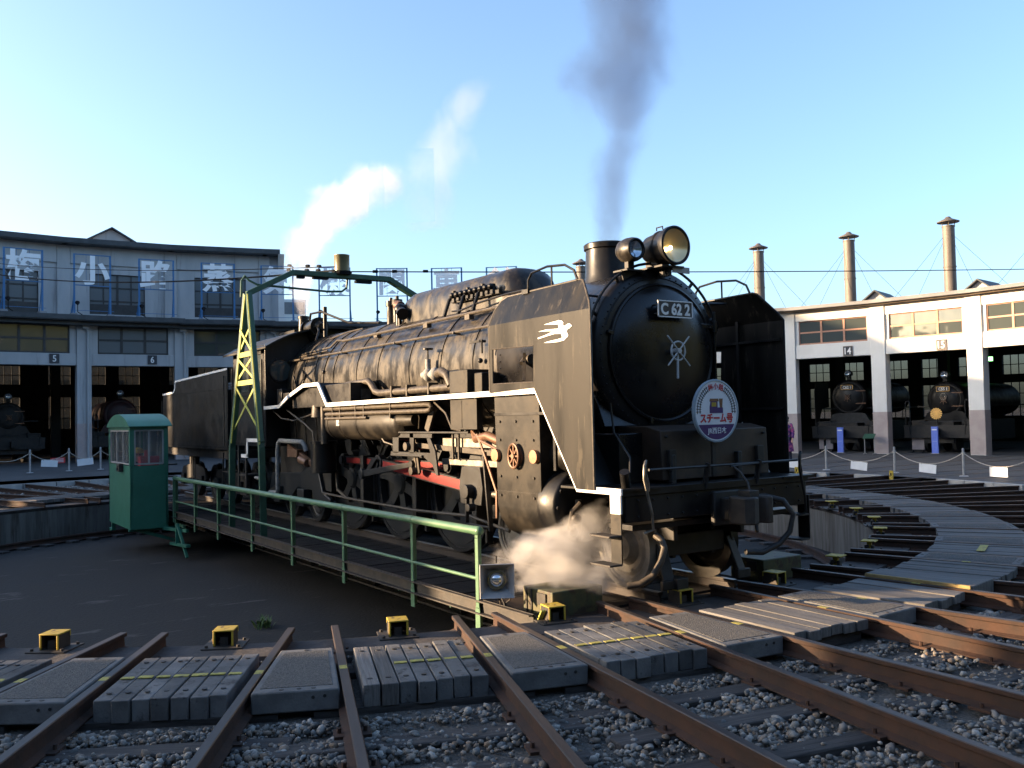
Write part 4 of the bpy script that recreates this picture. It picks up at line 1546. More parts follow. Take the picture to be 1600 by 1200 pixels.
# headlights
hl = MB()
hx = 9.46
hl.lathe([(9.0, 0.0), (9.0, 0.13), (9.06, 0.165), (9.22, 0.185), (9.235, 0.2), (9.26, 0.2), (9.275, 0.19), (9.36, 0.205), (9.40, 0.222), (9.455, 0.222), (9.465, 0.205), (9.455, 0.19), (9.43, 0.185)], (0, 0.0, 3.77), 'x', 40)
h1 = obj("headlight", hl, M['black'], lo, angle=32)
mb = MB()
mb.lathe([(9.445, 0.188), (9.42, 0.15), (9.39, 0.10), (9.37, 0.04), (9.365, 0.0)], (0, 0, 3.77), 'x', 36)
obj("reflector", mb, M['lens_amber'], h1)
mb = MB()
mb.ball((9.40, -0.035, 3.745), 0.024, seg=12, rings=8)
obj("bulb", mb, M['warm_reflection'], h1)  # glowing ball put in for the warm reflection on the glass
mb = MB()
mb.box((9.2, 0, 3.54), (0.4, 0.34, 0.02))
mb.box((9.2, 0, 3.50), (0.3, 0.04, 0.12))
mb.box((9.13, 0, 3.6), (0.2, 0.16, 0.1))
mb.tube([(9.2, -0.05, 3.97), (9.2, -0.05, 4.005), (9.3, -0.05, 4.005), (9.3, -0.05, 3.97)], 0.008, 6)
obj("lamp_bracket", mb, M['black_flat'], h1)
h2m = MB()
h2m.lathe([(8.92, 0.0), (8.925, 0.05), (8.95, 0.095), (9.0, 0.128), (9.08, 0.142), (9.16, 0.138), (9.21, 0.125), (9.215, 0.11), (9.19, 0.098), (9.185, 0.085)], (0, -0.37, 3.74), 'x', 32)
h2 = obj("headlight", h2m, M['boiler'], lo, angle=35)
mb = MB()
mb.lathe([(9.19, 0.092), (9.17, 0.06), (9.15, 0.03), (9.145, 0.0)], (0, -0.37, 3.74), 'x', 28)
obj("reflector", mb, M['lens_clear'], h2)
mb = MB()
mb.bar((9.08, -0.37, 3.62), (9.08, -0.37, 3.5), 0.09, 0.06)
mb.box((9.08, -0.37, 3.5), (0.24, 0.28, 0.018))
mb.prism([(-0.52, 3.5), (-0.3, 3.5), (-0.38, 3.24), (-0.46, 3.24)], 9.1, 9.115, 'yz')
mb.prism([(-0.12, 3.5), (0.1, 3.5), (0.03, 3.3), (-0.06, 3.3)], 9.1, 9.115, 'yz')
obj("lamp_bracket", mb, M['black_flat'], h2)
mb = MB()
mb.b2((9.36, 0.02, 3.475), (9.375, 0.28, 3.545))
sp = obj("small_plate", mb, M['post'], lo, bevel=0.003)

# long dome casing on the boiler top
mb = MB()
NX, NA = 26, 16
vs = []
for i in range(NX + 1):
    u_ = i / NX
    x = 3.15 + 3.75 * u_
    e = min((x - 3.15) / 0.62, (6.9 - x) / 0.42, 1.0)
    e = math.sin(min(1, max(0.0, e)) * math.pi / 2) ** 0.75
    hh = 0.10 + 0.42 * e
    ww = 0.16 + 0.30 * e
    for k in range(NA + 1):
        a = math.pi * k / NA
        c, s = math.cos(a), math.sin(a)
        y = ww * math.copysign(abs(c) ** 0.7, c)
        z = 3.40 + hh * (abs(s) ** 0.62) + 0.03
        if k in (0, NA):
            z = 3.25
        vs.append((x, y, z))
fs = []
for i in range(NX):
    for k in range(NA):
        fs.append((i * (NA + 1) + k, i * (NA + 1) + k + 1, (i + 1) * (NA + 1) + k + 1, (i + 1) * (NA + 1) + k))
fs.append(tuple(range(NA + 1)))
fs.append(tuple(NX * (NA + 1) + k for k in range(NA, -1, -1)))
mb.add(vs, fs)
dome = obj("dome_casing", mb, M['boiler'], lo, angle=50)
# sanding valves and pipes in front of the dome casing
mb = MB()
for x in (5.35, 5.75, 6.15):
    mb.tube([(x, -0.52, 3.66), (x, -0.58, 3.6), (x - 0.02, -0.66, 3.36)], 0.028, 8)
    mb.cyl((x, -0.5, 3.62), (x, -0.5, 3.74), 0.035, seg=8)
for q in range(9):
    x = 5.42 + q * 0.13
    mb.cyl((x, -0.53, 3.56 + 0.015 * (q % 2)), (x, -0.53, 3.70), 0.05, 0.035, seg=8)
    mb.ball((x, -0.57, 3.66), 0.045, seg=8, rings=6)
mb.bar((5.35, -0.5, 3.58), (6.6, -0.5, 3.58), 0.06, 0.05)
mb.tube([(5.5, -0.62, 3.42), (5.8, -0.66, 3.40), (6.2, -0.62, 3.46), (6.9, -0.6, 3.50), (7.3, -0.6, 3.5)], 0.014, 6)
obj("sanding_valves", mb, M['black'], lo)
# safety valves, whistle, generator
mb = MB()
for x, y in ((2.60, -0.16), (2.84, -0.16)):
    mb.cyl((x, y, 3.5), (x, y, 3.84), 0.075, seg=18)
    mb.cyl((x, y, 3.84), (x, y, 3.93), 0.092, seg=18)
    mb.cyl((x, y, 3.93), (x, y, 3.99), 0.03, seg=10)
obj("safety_valve", mb, M['boiler'], lo)
mb = MB()
mb.cyl((3.42, -0.44, 3.75), (3.52, -0.44, 3.72), 0.085, seg=16)
mb.ball((3.42, -0.44, 3.75), 0.085)
obj("turret_valve", mb, M['copper'], lo)
mb = MB()
mb.ball((3.62, -0.5, 3.66), 0.10, seg=12, rings=8)
mb.cyl((3.5, -0.46, 3.70), (3.82, -0.56, 3.56), 0.06, 0.10, 12)
mb.cyl((3.56, -0.48, 3.36), (3.56, -0.48, 3.68), 0.035, seg=8)
mb.cyl((3.44, -0.44, 3.36), (3.44, -0.44, 3.70), 0.05, seg=10)
obj("injector_valve", mb, M['black'], lo)
mb = MB()
mb.cyl((-0.25, -0.42, 3.42), (-0.25, -0.42, 3.58), 0.10, 0.16, 14)
mb.cyl((-0.5, -0.42, 3.72), (0.02, -0.42, 3.72), 0.15, seg=20)
mb.cyl((-0.62, -0.42, 3.72), (-0.5, -0.42, 3.72), 0.17, 0.19, 20)
mb.cyl((-0.1, -0.42, 3.72), (0.0, -0.42, 3.72), 0.19, seg=20)
mb.cyl((0.02, -0.42, 3.72), (0.1, -0.42, 3.72), 0.12, 0.06, 16)
mb.tube([(-0.3, -0.5, 3.88), (-0.1, -0.56, 3.98), (0.3, -0.5, 3.98), (0.9, -0.2, 3.72), (2.0, -0.1, 3.62)], 0.022, 8)
mb.cyl((0.28, -0.42, 3.5), (0.28, -0.42, 4.08), 0.04, seg=10)
mb.tube([(0.1, -0.5, 3.7), (0.4, -0.6, 3.6), (0.5, -0.7, 3.4)], 0.02, 8)
obj("turbo_generator", mb, M['black'], lo)
mb = MB()
mb.cyl((-1.0, -0.36, 3.5), (-1.0, -0.36, 3.98), 0.115, 0.10, 18)
mb.cyl((-1.0, -0.36, 3.98), (-1.0, -0.36, 4.03), 0.115, seg=18)
obj("steam_exhaust", mb, M['black'], lo)
# handrail and pipe runs along the boiler
mb = MB()
mb.tube([(-0.4, -0.95, 3.05), (7.9, -0.93, 3.06)], 0.019, 8)
for x in (0.9, 2.3, 4.3, 6.1):
    mb.cyl((x, -0.85, 3.03), (x, -0.97, 3.05), 0.018, seg=8)
obj("boiler_handrail", mb, M['pipe'], lo)
mb = MB()
mb.tube([(2.0, -0.80, 3.27), (7.6, -0.76, 3.32)], 0.023, 8)
for x in (3.3, 5.0, 6.2):
    mb.box((x, -0.76, 3.26), (0.12, 0.08, 0.07))
mb.tube([(0.2, -0.86, 3.16), (1.6, -0.86, 3.19), (1.75, -0.8, 3.3), (2.0, -0.8, 3.28)], 0.018, 8)
mb.tube([(0.0, -0.84, 3.12), (1.5, -0.88, 3.14)], 0.014, 8)
mb.tube([(1.2, -0.74, 3.36), (1.9, -0.66, 3.44), (2.4, -0.6, 3.46)], 0.014, 6)
obj("ejector_pipe", mb, M['pipe'], lo)
mb = MB()
mb.tube([(2.9, -1.12, 2.47), (3.7, -1.12, 2.49), (3.8, -1.12, 2.44), (3.95, -1.12, 2.32), (4.1, -1.12, 2.29), (6.6, -1.12, 2.30)], 0.052, 12)
mb.tube([(5.85, -1.07, 2.5), (6.05, -1.13, 2.52), (6.25, -1.15, 2.46), (6.33, -1.14, 2.32)], 0.062, 12)
for x in (3.55, 4.6, 5.1, 5.75):
    mb.box((x, -1.10, 2.30), (0.035, 0.16, 0.16))
obj("feed_pipe", mb, M['pipe'], lo)
mb = MB()
for x in (5.55, 5.75):
    mb.ball((x, -1.06, 2.5), 0.085, (1, 1, 1.1), 14, 10)
mb.cyl((5.55, -1.06, 2.57), (5.55, -1.06, 2.72), 0.04, seg=10)
mb.cyl((5.4, -1.06, 2.5), (5.9, -1.06, 2.5), 0.05, seg=10)
obj("check_valve", mb, M['grey_hose'], lo)
mb = MB()
mb.cyl((5.55, -1.06, 2.72), (5.55, -1.06, 2.86), 0.012, seg=6)
mb.cyl((5.55, -1.06, 2.85), (5.55, -1.06, 2.875), 0.075, seg=14)
mb.cyl((6.98, -1.0, 2.86), (6.98, -1.1, 2.86), 0.02, seg=6)
mb.bar((6.72, -1.08, 2.86), (7.04, -1.08, 2.86), 0.02, 0.03)
mb.bar((7.02, -1.08, 2.86), (7.02, -1.08, 2.7), 0.02, 0.02)
mb.ball((6.85, -1.0, 2.62), 0.035)
mb.ball((1.55, -0.98, 2.75), 0.035)
obj("valve_handle", mb, M['black'], lo)
mb = MB()
mb.b2((6.52, -1.28, 2.2), (6.98, -0.85, 2.5))
mb.b2((6.96, -1.2, 2.2), (7.2, -0.8, 2.45))
obj("mechanical_lubricator", mb, M['casing'], lo, bevel=0.012)

# running boards with white edges
def strip(path, y, w, t, material, name, parent=lo):
    mb = MB()
    for (a, b), (c, d) in zip(path[:-1], path[1:]):
        mb.bar((a, y, b), (c, y, d), t, w, up=(0, 0, 1))
    return obj(name, mb, material, parent)
def ribbon(path, y0, y1, half):
    """constant width band along a path in the XZ plane with mitred corners"""
    pts = [Vector((a, b)) for a, b in path]
    L, Rr = [], []
    for i, p in enumerate(pts):
        d0 = (p - pts[i - 1]).normalized() if i else (pts[1] - p).normalized()
        d1 = (pts[i + 1] - p).normalized() if i < len(pts) - 1 else d0
        n0 = Vector((-d0.y, d0.x)); n1 = Vector((-d1.y, d1.x))
        n = (n0 + n1).normalized()
        k = half / max(0.3, n.dot(n0))
        L.append(p + n * k); Rr.append(p - n * k)
    mb = MB()
    for i in range(len(pts) - 1):
        q = [L[i], L[i + 1], Rr[i + 1], Rr[i]]
        mb.prism([(v.x, v.y) for v in q], y0, y1)
    return mb
PATH = [(-0.3, 2.155), (0.53, 2.165), (1.0, 2.33), (1.75, 2.50), (2.42, 2.50), (2.78, 2.145), (8.72, 2.165), (9.42, 1.13), (10.1, 1.13)]
for s in (-1, 1):
    y = s * 1.44
    obj("white_edge", ribbon(PATH if s < 0 else PATH[:8], y - 0.012, y + 0.012, 0.031), M['white'], lo)
    if s < 0:
        mb = MB()
        mb.b2((9.93, y - 0.013, 0.91), (10.09, y + 0.013, 1.12))
        obj("white_end", mb, M['white'], lo, bevel=0.01)
    mb = MB()
    for (a, b), (c, d) in zip(PATH[:-1], PATH[1:]):
        mb.bar((a, s * 1.17, b + 0.012), (c, s * 1.17, d + 0.012), 0.52, 0.02)
    obj("running_board", mb, M['black'], lo)
mb = MB()
mb.prism([(1.0, 2.32), (1.76, 2.48), (2.42, 2.48), (2.78, 2.15), (2.78, 2.12), (1.0, 2.12)], -1.36, -1.34)
mb.b2((2.45, -1.36, 2.16), (3.55, -1.0, 2.48))
obj("hump_box", mb, M['black'], lo, bevel=0.008)
mb = MB()
mb.b2((0.02, -1.3, 2.17), (0.28, -1.1, 2.5))
mb.b2((0.3, -1.28, 2.17), (0.62, -1.1, 2.42))
obj("tool_box", mb, M['black'], lo, bevel=0.008)

# smoke deflectors
def deflector(s):
    y = s * 1.462
    zt = 2.96
    def up(z):
        return y - s * (z - zt) * 0.42 if z > zt else y
    P = {}
    V = []
    F = []
    def vtx(x, z):
        k = (round(x, 4), round(z, 4))
        if k not in P:
            P[k] = len(V)
            V.append((x, up(z), z))
        return P[k]
    def poly(*pts):
        F.append([vtx(*p) for p in pts])
    a, b, c, d = (7.87, 2.27), (8.69, 2.26), (8.71, 2.66), (7.88, 2.68)
    poly((7.80, 2.17), (8.70, 2.20), b, a)
    poly((7.80, 2.17), a, d, (7.80, 2.68))
    poly((8.70, 2.20), (9.42, 1.13), (9.71, 1.13), (9.71, 2.66), c, b)
    poly((7.80, 2.68), d, c, (9.71, 2.66), (9.71, zt), (7.80, zt))
    poly((7.80, zt), (9.71, zt), (9.66, 3.04), (9.44, 3.29), (9.38, 3.31), (8.02, 3.29), (7.9, 3.25), (7.82, 3.14))
    me = MB().add(V, F)
    o = obj("smoke_deflector", me, M['deflector'], lo, smooth=False, solid=0.012)
    e = MB()
    rim = [(7.80, 2.17), (7.80, zt), (7.82, 3.14), (7.9, 3.25), (8.02, 3.29), (9.38, 3.31), (9.44, 3.29), (9.66, 3.04), (9.71, zt), (9.71, 1.13)]
    e.tube([(x, up(z), z) for x, z in rim], 0.013, 8)
    e.tube([(p[0], y, p[1]) for p in (a, b, c, d)], 0.009, 6, True)
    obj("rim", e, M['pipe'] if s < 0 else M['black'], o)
    h = MB()
    h.tube([(8.42, up(3.3), 3.28), (8.43, up(3.3), 3.43), (8.5, up(3.3), 3.5), (8.8, up(3.3), 3.53), (9.12, up(3.3), 3.50), (9.28, up(3.3), 3.42), (9.34, up(3.3), 3.30)], 0.014, 8)
    h.tube([(8.88, up(3.3), 3.30), (8.88, up(3.3), 3.525)], 0.011, 8)
    h.box((8.4, up(3.28) , 3.30), (0.12, 0.05, 0.05))
    obj("deflector_handrail", h, M['black'], o)
    st = MB()
    st.b2((7.84, y - s * 0.02, 1.9), (9.68, y - s * 0.045, 1.93))
    st.b2((7.84, y - s * 0.02, 2.52 + 0.2), (9.68, y - s * 0.045, 2.75))
    st.b2((9.0, y - s * 0.02, 1.3), (9.04, y - s * 0.05, 3.0))
    st.tube([(9.0, y - s * 0.2, 3.22), (9.0, s * 0.7, 3.2)], 0.014, 8)
    st.tube([(8.3, y - s * 0.2, 3.22), (8.3, s * 0.7, 3.2)], 0.014, 8)
    obj("stiffener", st, M['black'], o)
    return o
dl = deflector(-1)
dr = deflector(1)
SW = [(9.418, 2.813), (9.378, 2.84), (9.344, 2.837), (9.309, 2.823), (9.281, 2.822), (9.268, 2.835), (9.272, 2.86), (9.249, 2.879), (9.2, 2.889), (9.071, 2.882), (8.925, 2.868), (9.063, 2.857), (9.184, 2.85), (9.19, 2.809), (9.161, 2.803), (8.967, 2.812), (8.818, 2.802), (8.966, 2.795), (9.096, 2.784), (8.965, 2.757), (8.808, 2.735), (8.811, 2.722), (8.964, 2.739), (9.109, 2.753), (9.229, 2.746), (9.252, 2.702), (9.171, 2.692), (9.02, 2.683), (8.917, 2.674), (9.019, 2.666), (9.17, 2.663), (9.275, 2.671), (9.339, 2.703), (9.35, 2.723), (9.33, 2.754), (9.335, 2.779), (9.383, 2.791)]
mb = MB()
mb.prism(SW, -1.474, -1.468)
obj("bird_emblem", mb, M['white'], dl, smooth=False)
mb = MB()
for q in range(40):
    pass
# bolts along the deflector's lower edge
mb = MB()
mb.tube([(8.1, -0.9, 2.4), (8.12, -1.2, 2.55), (8.16, -1.25, 2.5)], 0.03, 8)
mb.bar((8.15, -1.2, 2.62), (8.24, -1.28, 2.3), 0.035, 0.02)
mb.cyl((8.12, -1.15, 2.55), (8.22, -1.15, 2.55), 0.06, seg=12)
obj("blower_lever", mb, M['pipe'], lo)

# cylinder block
def cylinder(s):
    mb = MB()
    yo = s * 1.43
    yi = s * 0.75
    pf = [(yi, 2.12), (yo, 2.12), (yo, 0.86), (s * 1.40, 0.72), (s * 1.30, 0.57), (s * 1.12, 0.48), (s * 0.95, 0.47), (yi, 0.5)]
    # tapering plate: front edge swept back towards the bottom
    vs = []
    n = len(pf)
    for y, z in pf:
        k = (2.12 - z) / 1.65
        vs.append((7.83 + 0.05 * k, y, z))
    for y, z in pf:
        k = (2.12 - z) / 1.65
        vs.append((8.74 + 0.02 * k if z > 0.8 else 8.70, y, z))
    mb.add(vs, [tuple(range(n)), tuple(range(2 * n - 1, n - 1, -1))] + [(i, (i + 1) % n, n + (i + 1) % n, n + i) for i in range(n)])
    o = obj("cylinder_casing", mb, M['casing'], lo, bevel=0.01, angle=30)
    b = MB()
    for z in (1.83, 1.62, 1.2, 0.98):
        for x in (7.95, 8.28, 8.62):
            b.cyl((x, yo, z), (x, yo + s * 0.016, z), 0.016, seg=6)
    for z in (1.725, 1.03):
        b.b2((7.86, yo - 0.002, z - 0.004), (8.72, yo + s * 0.004, z + 0.004))
    obj("rivets", b, M['casing'], o)
    b = MB()
    b.tube([(8.29 + 0.10 * math.cos(t), yo + s * 0.05, 1.44 + 0.135 * math.sin(t)) for t in np.linspace(0, 2 * math.pi, 25)[:-1]], 0.016, 8, True)
    for q in range(8):
        a = q * math.pi / 4
        b.bar((8.29, yo + s * 0.045, 1.44), (8.29 + 0.10 * math.cos(a), yo + s * 0.045, 1.44 + 0.13 * math.sin(a)), 0.02, 0.014)
    b.cyl((8.29, yo, 1.44), (8.29, yo + s * 0.07, 1.44), 0.03, seg=12)
    b.lathe([(yo, 0.12), (yo + s * 0.03, 0.12), (yo + s * 0.031, 0.0)], (8.29, 0, 1.44), 'y', 20)
    obj("relief_valve_cover", b, M['copper'], o)
    b = MB()
    for x in (7.88, 8.66):
        b.lathe([(yo - s * 0.02, 0.075), (yo + s * 0.045, 0.075), (yo + s * 0.05, 0.0)], (x, 0, 1.44), 'y', 16)
    obj("round_cover", b, M['orange_cap'], o)
    b = MB()
    b.lathe([(8.7, 0.40), (8.98, 0.40), (9.0, 0.385), (9.02, 0.33), (9.03, 0.10), (9.06, 0.09), (9.06, 0.0)], (0, s * 1.06, 0.90), 'x', 36)
    for q in range(12):
        a = q * math.pi / 6
        b.cyl((9.0, s * 1.06 + 0.35 * math.cos(a), 0.9 + 0.35 * math.sin(a)), (9.03, s * 1.06 + 0.35 * math.cos(a), 0.9 + 0.35 * math.sin(a)), 0.02, seg=6)
    obj("cylinder_head", b, M['black'], o)
    b = MB()
    b.lathe([(8.7, 0.21), (9.12, 0.21), (9.14, 0.2), (9.15, 0.12), (9.19, 0.1), (9.19, 0.0)], (0, s * 1.10, 1.46), 'x', 30)
    obj("valve_chest", b, M['casing'], o)
    b = MB()
    b.tube([(9.0, s * 1.25, 0.62), (9.08, s * 1.3, 0.7), (9.1, s * 1.28, 0.86), (9.14, s * 1.2, 0.95)], 0.03, 8)
    b.ball((9.12, s * 1.25, 0.78), 0.06)
    b.ball((9.12, s * 1.28, 0.64), 0.05)
    b.cyl((9.1, s * 1.2, 0.55), (9.1, s * 1.2, 0.98), 0.035, seg=8)
    obj("drain_cocks", b, M['pipe'], o)
    # piston, crosshead, slide bars
    b = MB()
    b.cyl((6.9, s * 1.06, 0.92), (7.84, s * 1.06, 0.92), 0.045, seg=12)
    b.cyl((7.2, s * 1.10, 1.46), (7.84, s * 1.10, 1.46), 0.03, seg=10)
    b.cyl((7.55, s * 1.06, 0.92), (7.84, s * 1.06, 0.92), 0.13, seg=16)
    obj("piston_rod", b, M['steel'], lo)
    b = MB()
    b.b2((6.0, s * 1.0, 1.26), (7.84, s * 1.12, 1.34))
    b.b2((6.1, s * 0.96, 1.50), (7.5, s * 1.16, 1.62))
    b.b2((7.45, s * 0.95, 1.36), (7.84, s * 1.24, 1.66))
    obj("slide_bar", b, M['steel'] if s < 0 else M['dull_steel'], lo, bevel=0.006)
    b = MB()
    b.lathe([(7.55, 0.13), (7.85, 0.13)], (0, s * 1.12, 1.46), 'x', 18)
    b.lathe([(7.78, 0.10), (7.87, 0.10), (7.88, 0.0)], (0, s * 1.3, 1.46), 'x', 18)
    obj("valve_guide", b, M['orange_cap'], lo)
    b = MB()
    b.prism([(6.62, 0.78), (7.12, 0.78), (7.16, 1.0), (7.1, 1.26), (6.66, 1.26), (6.58, 1.0)], s * 0.98, s * 1.2)
    b.cyl((6.88, s * 0.9, 0.95), (6.88, s * 1.3, 0.95), 0.09, seg=18)
    b.bar((6.9, s * 1.26, 0.95), (6.86, s * 1.26, 0.52), 0.05, 0.03)
    b.bar((6.86, s * 1.26, 0.54), (7.45, s * 1.26, 0.54), 0.05, 0.03)
    b.bar((7.45, s * 1.27, 0.5), (7.33, s * 1.27, 1.46), 0.06, 0.03)
    b.cyl((6.95, s * 1.2, 0.75), (6.95, s * 1.3, 0.75), 0.05, seg=12)
    obj("crosshead", b, M['dull_steel'], lo, bevel=0.006)
    return o
cylinder(-1)
cylinder(1)

# wheels
def wheel(x, s, r, boss, nm, material, spokes=True, crank=None, yo=0.62):
    y0, y1 = s * (yo - 0.09), s * (yo + 0.05)
    mb = MB()
    mb.lathe([(y0, r - 0.09), (y0, r + 0.028), (y0 + s * 0.028, r + 0.026), (y0 + s * 0.035, r), (y1, r), (y1 + s * 0.004, r - 0.006), (y1 + s * 0.004, r - 0.06), (y1 - s * 0.014, r - 0.065), (y1 - s * 0.014, r - 0.09)], (x, 0, r), 'y', 56)
    t = obj(nm, mb, M['dull_steel'] if spokes else material, lo, angle=25)
    c = MB()
    yc = s * (yo - 0.02)
    if spokes:
        c.lathe([(y0 + s * 0.01, r - 0.09), (y1 - s * 0.015, r - 0.09), (y1 - s * 0.018, r - 0.15), (y0 + s * 0.02, r - 0.15), (y0 + s * 0.01, r - 0.09)], (x, 0, r), 'y', 48)
        c.lathe([(y0, 0.0), (y0, 0.2), (y1 + s * 0.0, 0.18), (y1 + s * 0.03, 0.14), (y1 + s * 0.03, 0.0)], (x, 0, r), 'y', 28)
        ns = 6
        for q in range(ns):
            a = 2 * math.pi * (q + 0.5) / ns + 0.26
            ca, sa = math.cos(a), math.sin(a)
            def pt(rad, off):
                return (x + ca * rad - sa * off, r + sa * rad + ca * off)
            wi, wm, wo = 0.085, 0.085, 0.19
            ri, ro = 0.15, r - 0.13
            poly = [pt(ri, -wi), pt(0.45 * (ri + ro), -wm), pt(ro - 0.06, -wo * 0.72), pt(ro, -wo * 1.15), pt(ro + 0.01, 0), pt(ro, wo * 1.15), pt(ro - 0.06, wo * 0.72), pt(0.45 * (ri + ro), wm), pt(ri, wi)]
            c.prism(poly, y0 + s * 0.02, y1 - s * 0.012)
        if crank is not None:
            a = crank
            px, pz = x + 0.33 * math.cos(a), r + 0.33 * math.sin(a)
            c.lathe([(y0 + s * .02, 0.17), (y1 + s * 0.02, 0.15), (y1 + s * 0.02, 0.0)], (px, 0, pz), 'y', 24)
            a2 = a + math.pi
            cw = []
            for q in range(13):
                b = a2 - 0.95 + 1.9 * q / 12
                cw.append((x + (r - 0.11) * math.cos(b), r + (r - 0.11) * math.sin(b)))
            for q in range(5, -1, -1):
                b = a2 - 0.75 + 1.5 * q / 5
                cw.append((x + (r * 0.50) * math.cos(b), r + (r * 0.50) * math.sin(b)))
            c.prism(cw, y0 + s * 0.02, y1 - s * 0.002)
    else:
        c.lathe([(y1 - s * 0.03, r - 0.085), (y1 - s * 0.045, r - 0.12), (y1 - s * 0.03, r - 0.16), (y1 - s * 0.05, r * 0.45), (y1 - s * 0.0, 0.15), (y1 + s * 0.03, 0.13), (y1 + s * 0.035, 0.0)], (x, 0, r), 'y', 48)
        for q in (0.9, 3.0, 5.1):
            c.lathe([(y1 - s * 0.05, 0.0), (y1 - s * 0.022, 0.018), (y1 - s * 0.02, 0.0)], (x + 0.25 * math.cos(q), 0, r + 0.25 * math.sin(q)), 'y', 10)
    obj("wheel_centre", c, material, t, angle=30)
    return t
DR = [5.66, 3.82, 1.98]
RD = 0.875
CR = R(88)
for s in (-1, 1):
    cr = CR if s < 0 else CR - math.pi / 2
    for i, x in enumerate(DR):
        wheel(x, s, RD, 0.2, "driving_wheel", M['wheel'], True, cr)
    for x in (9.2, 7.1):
        wheel(x, s, 0.43, 0.1, "pilot_wheel", M['pilot_wheel'] if s < 0 else M['casing'], False)  # far wheel takes the darker casing colour to stand for shade there
    for x in (-0.95, 0.35):
        wheel(x, s, 0.43, 0.1, "trailing_wheel", M['wheel'], False)
mb = MB()
for x in DR:
    mb.cyl((x, -0.55, RD), (x, 0.55, RD), 0.1, seg=14)
for x in (9.2, 7.1, -0.95, 0.35):
    mb.cyl((x, -0.55, 0.43), (x, 0.55, 0.43), 0.075, seg=12)
obj("axles", mb, M['soot_steel'], lo)
# rods on the visible side
def rod(p0, p1, y, h0, h1, t, name, material, ends=True, flute=True):
    mb = MB()
    a, b = Vector((p0[0], p0[1])), Vector((p1[0], p1[1]))
    d = (b - a).normalized()
    n = Vector((-d.y, d.x))
    mb.prism([tuple(a + n * h0 / 2), tuple(b + n * h1 / 2), tuple(b - n * h1 / 2), tuple(a - n * h0 / 2)], y - t / 2, y + t / 2)
    o = obj(name, mb, M['dull_steel'], lo, bevel=0.006)
    if flute:
        e = 0.16
        mb = MB()
        a2, b2 = a + d * e, b - d * e
        mb.prism([tuple(a2 + n * (h0 / 2 - 0.022)), tuple(b2 + n * (h1 / 2 - 0.022)), tuple(b2 - n * (h1 / 2 - 0.022)), tuple(a2 - n * (h0 / 2 - 0.022))], y - t / 2 - 0.004, y + t / 2 + 0.004)
        obj("red_flute", mb, material, o)
    if ends:
        mb = MB()
        for p, r_ in ((a, h0 * 0.85), (b, h1 * 0.75)):
            mb.lathe([(y - t * 0.8, 0.0), (y - t * 0.8, r_), (y + t * 0.8, r_), (y + t * 0.8, 0.0)], (p.x, 0, p.y), 'y', 22)
        obj("rod_end", mb, M['dull_steel'], o, bevel=0.006)
    return o
pz = RD + 0.33
pins = [(x + 0.33 * math.cos(CR), RD + 0.33 * math.sin(CR)) for x in DR]
rod(pins[1], pins[0], -0.80, 0.13, 0.13, 0.06, "coupling_rod", M['red'])
rod(pins[2], pins[1], -0.80, 0.13, 0.13, 0.06, "coupling_rod", M['red'])
rod(pins[1], (6.88, 0.95), -1.0, 0.155, 0.175, 0.07, "main_rod", M['red'])
mb = MB()
for p in pins:
    mb.cyl((p[0], -0.66, p[1]), (p[0], -1.08 if p is pins[1] else -0.88, p[1]), 0.07, seg=16)
mb.prism([(pins[1][0] - 0.09, pins[1][1] + 0.07), (pins[1][0] + 0.09, pins[1][1] + 0.07), (pins[1][0] - 0.22, 1.02), (pins[1][0] - 0.36, 1.02)], -1.12, -1.07)
mb.cyl((pins[1][0] - 0.28, -1.06, 1.04), (pins[1][0] - 0.28, -1.22, 1.04), 0.06, seg=14)
obj("return_crank", mb, M['dull_steel'], lo, bevel=0.004)
rod((pins[1][0] - 0.28, 1.04), (5.25, 1.24), -1.18, 0.10, 0.075, 0.045, "eccentric_rod", M['red'], True, False)
# expansion link bracket
mb = MB()
def plate_with_slots():
    mb.b2((4.75, -1.30, 1.685), (7.0, -1.22, 1.71))
    mb.b2((4.82, -1.27, 1.40), (5.0, -1.24, 1.69))
    mb.b2((5.35, -1.27, 1.40), (5.47, -1.24, 1.69))
    mb.b2((4.82, -1.27, 1.62), (6.0, -1.24, 1.69))
    mb.prism([(4.75, 1.36), (5.75, 1.36), (6.0, 1.26), (6.1, 1.12), (6.16, 1.12), (6.08, 1.45), (5.95, 1.62), (5.85, 1.62), (5.95, 1.42), (4.75, 1.42)], -1.27, -1.24)
    mb.b2((4.8, -1.30, 1.36), (5.75, -1.22, 1.385))
plate_with_slots()
obj("link_bracket", mb, M['dull_steel'], lo, bevel=0.004)
mb = MB()
for z0, z1, x0, x1 in ((1.12, 1.68, 5.35, 5.22), (1.12, 1.68, 5.43, 5.30)):
    mb.bar((x0, -1.16, z0), (x1, -1.16, z1), 0.03, 0.05)
mb.bar((5.2, -1.16, 1.52), (7.35, -1.16, 1.44), 0.03, 0.07)
mb.cyl((5.3, -1.05, 1.5), (5.3, -1.32, 1.5), 0.06, seg=14)
mb.cyl((5.3, -1.1, 1.15), (5.3, -1.24, 1.15), 0.06, seg=14)
mb.bar((5.75, -1.2, 1.72), (5.95, -1.2, 2.05), 0.035, 0.12)
mb.cyl((5.95, -1.16, 2.03), (5.95, -1.24, 2.03), 0.05, seg=12)
for x in (6.45, 6.6):
    mb.cyl((x, -1.2, 1.34), (x, -1.2, 1.7), 0.018, seg=8)
obj("radius_rod", mb, M['pipe'], lo, bevel=0.003)
mb = MB()
mb.cyl((4.98, -1.25, 1.87), (5.45, -1.22, 1.87), 0.10, 0.08, 18)
mb.lathe([(4.9, 0.0), (4.9, 0.1), (4.98, 0.115), (5.0, 0.1)], (0, -1.25, 1.87), 'x', 20)
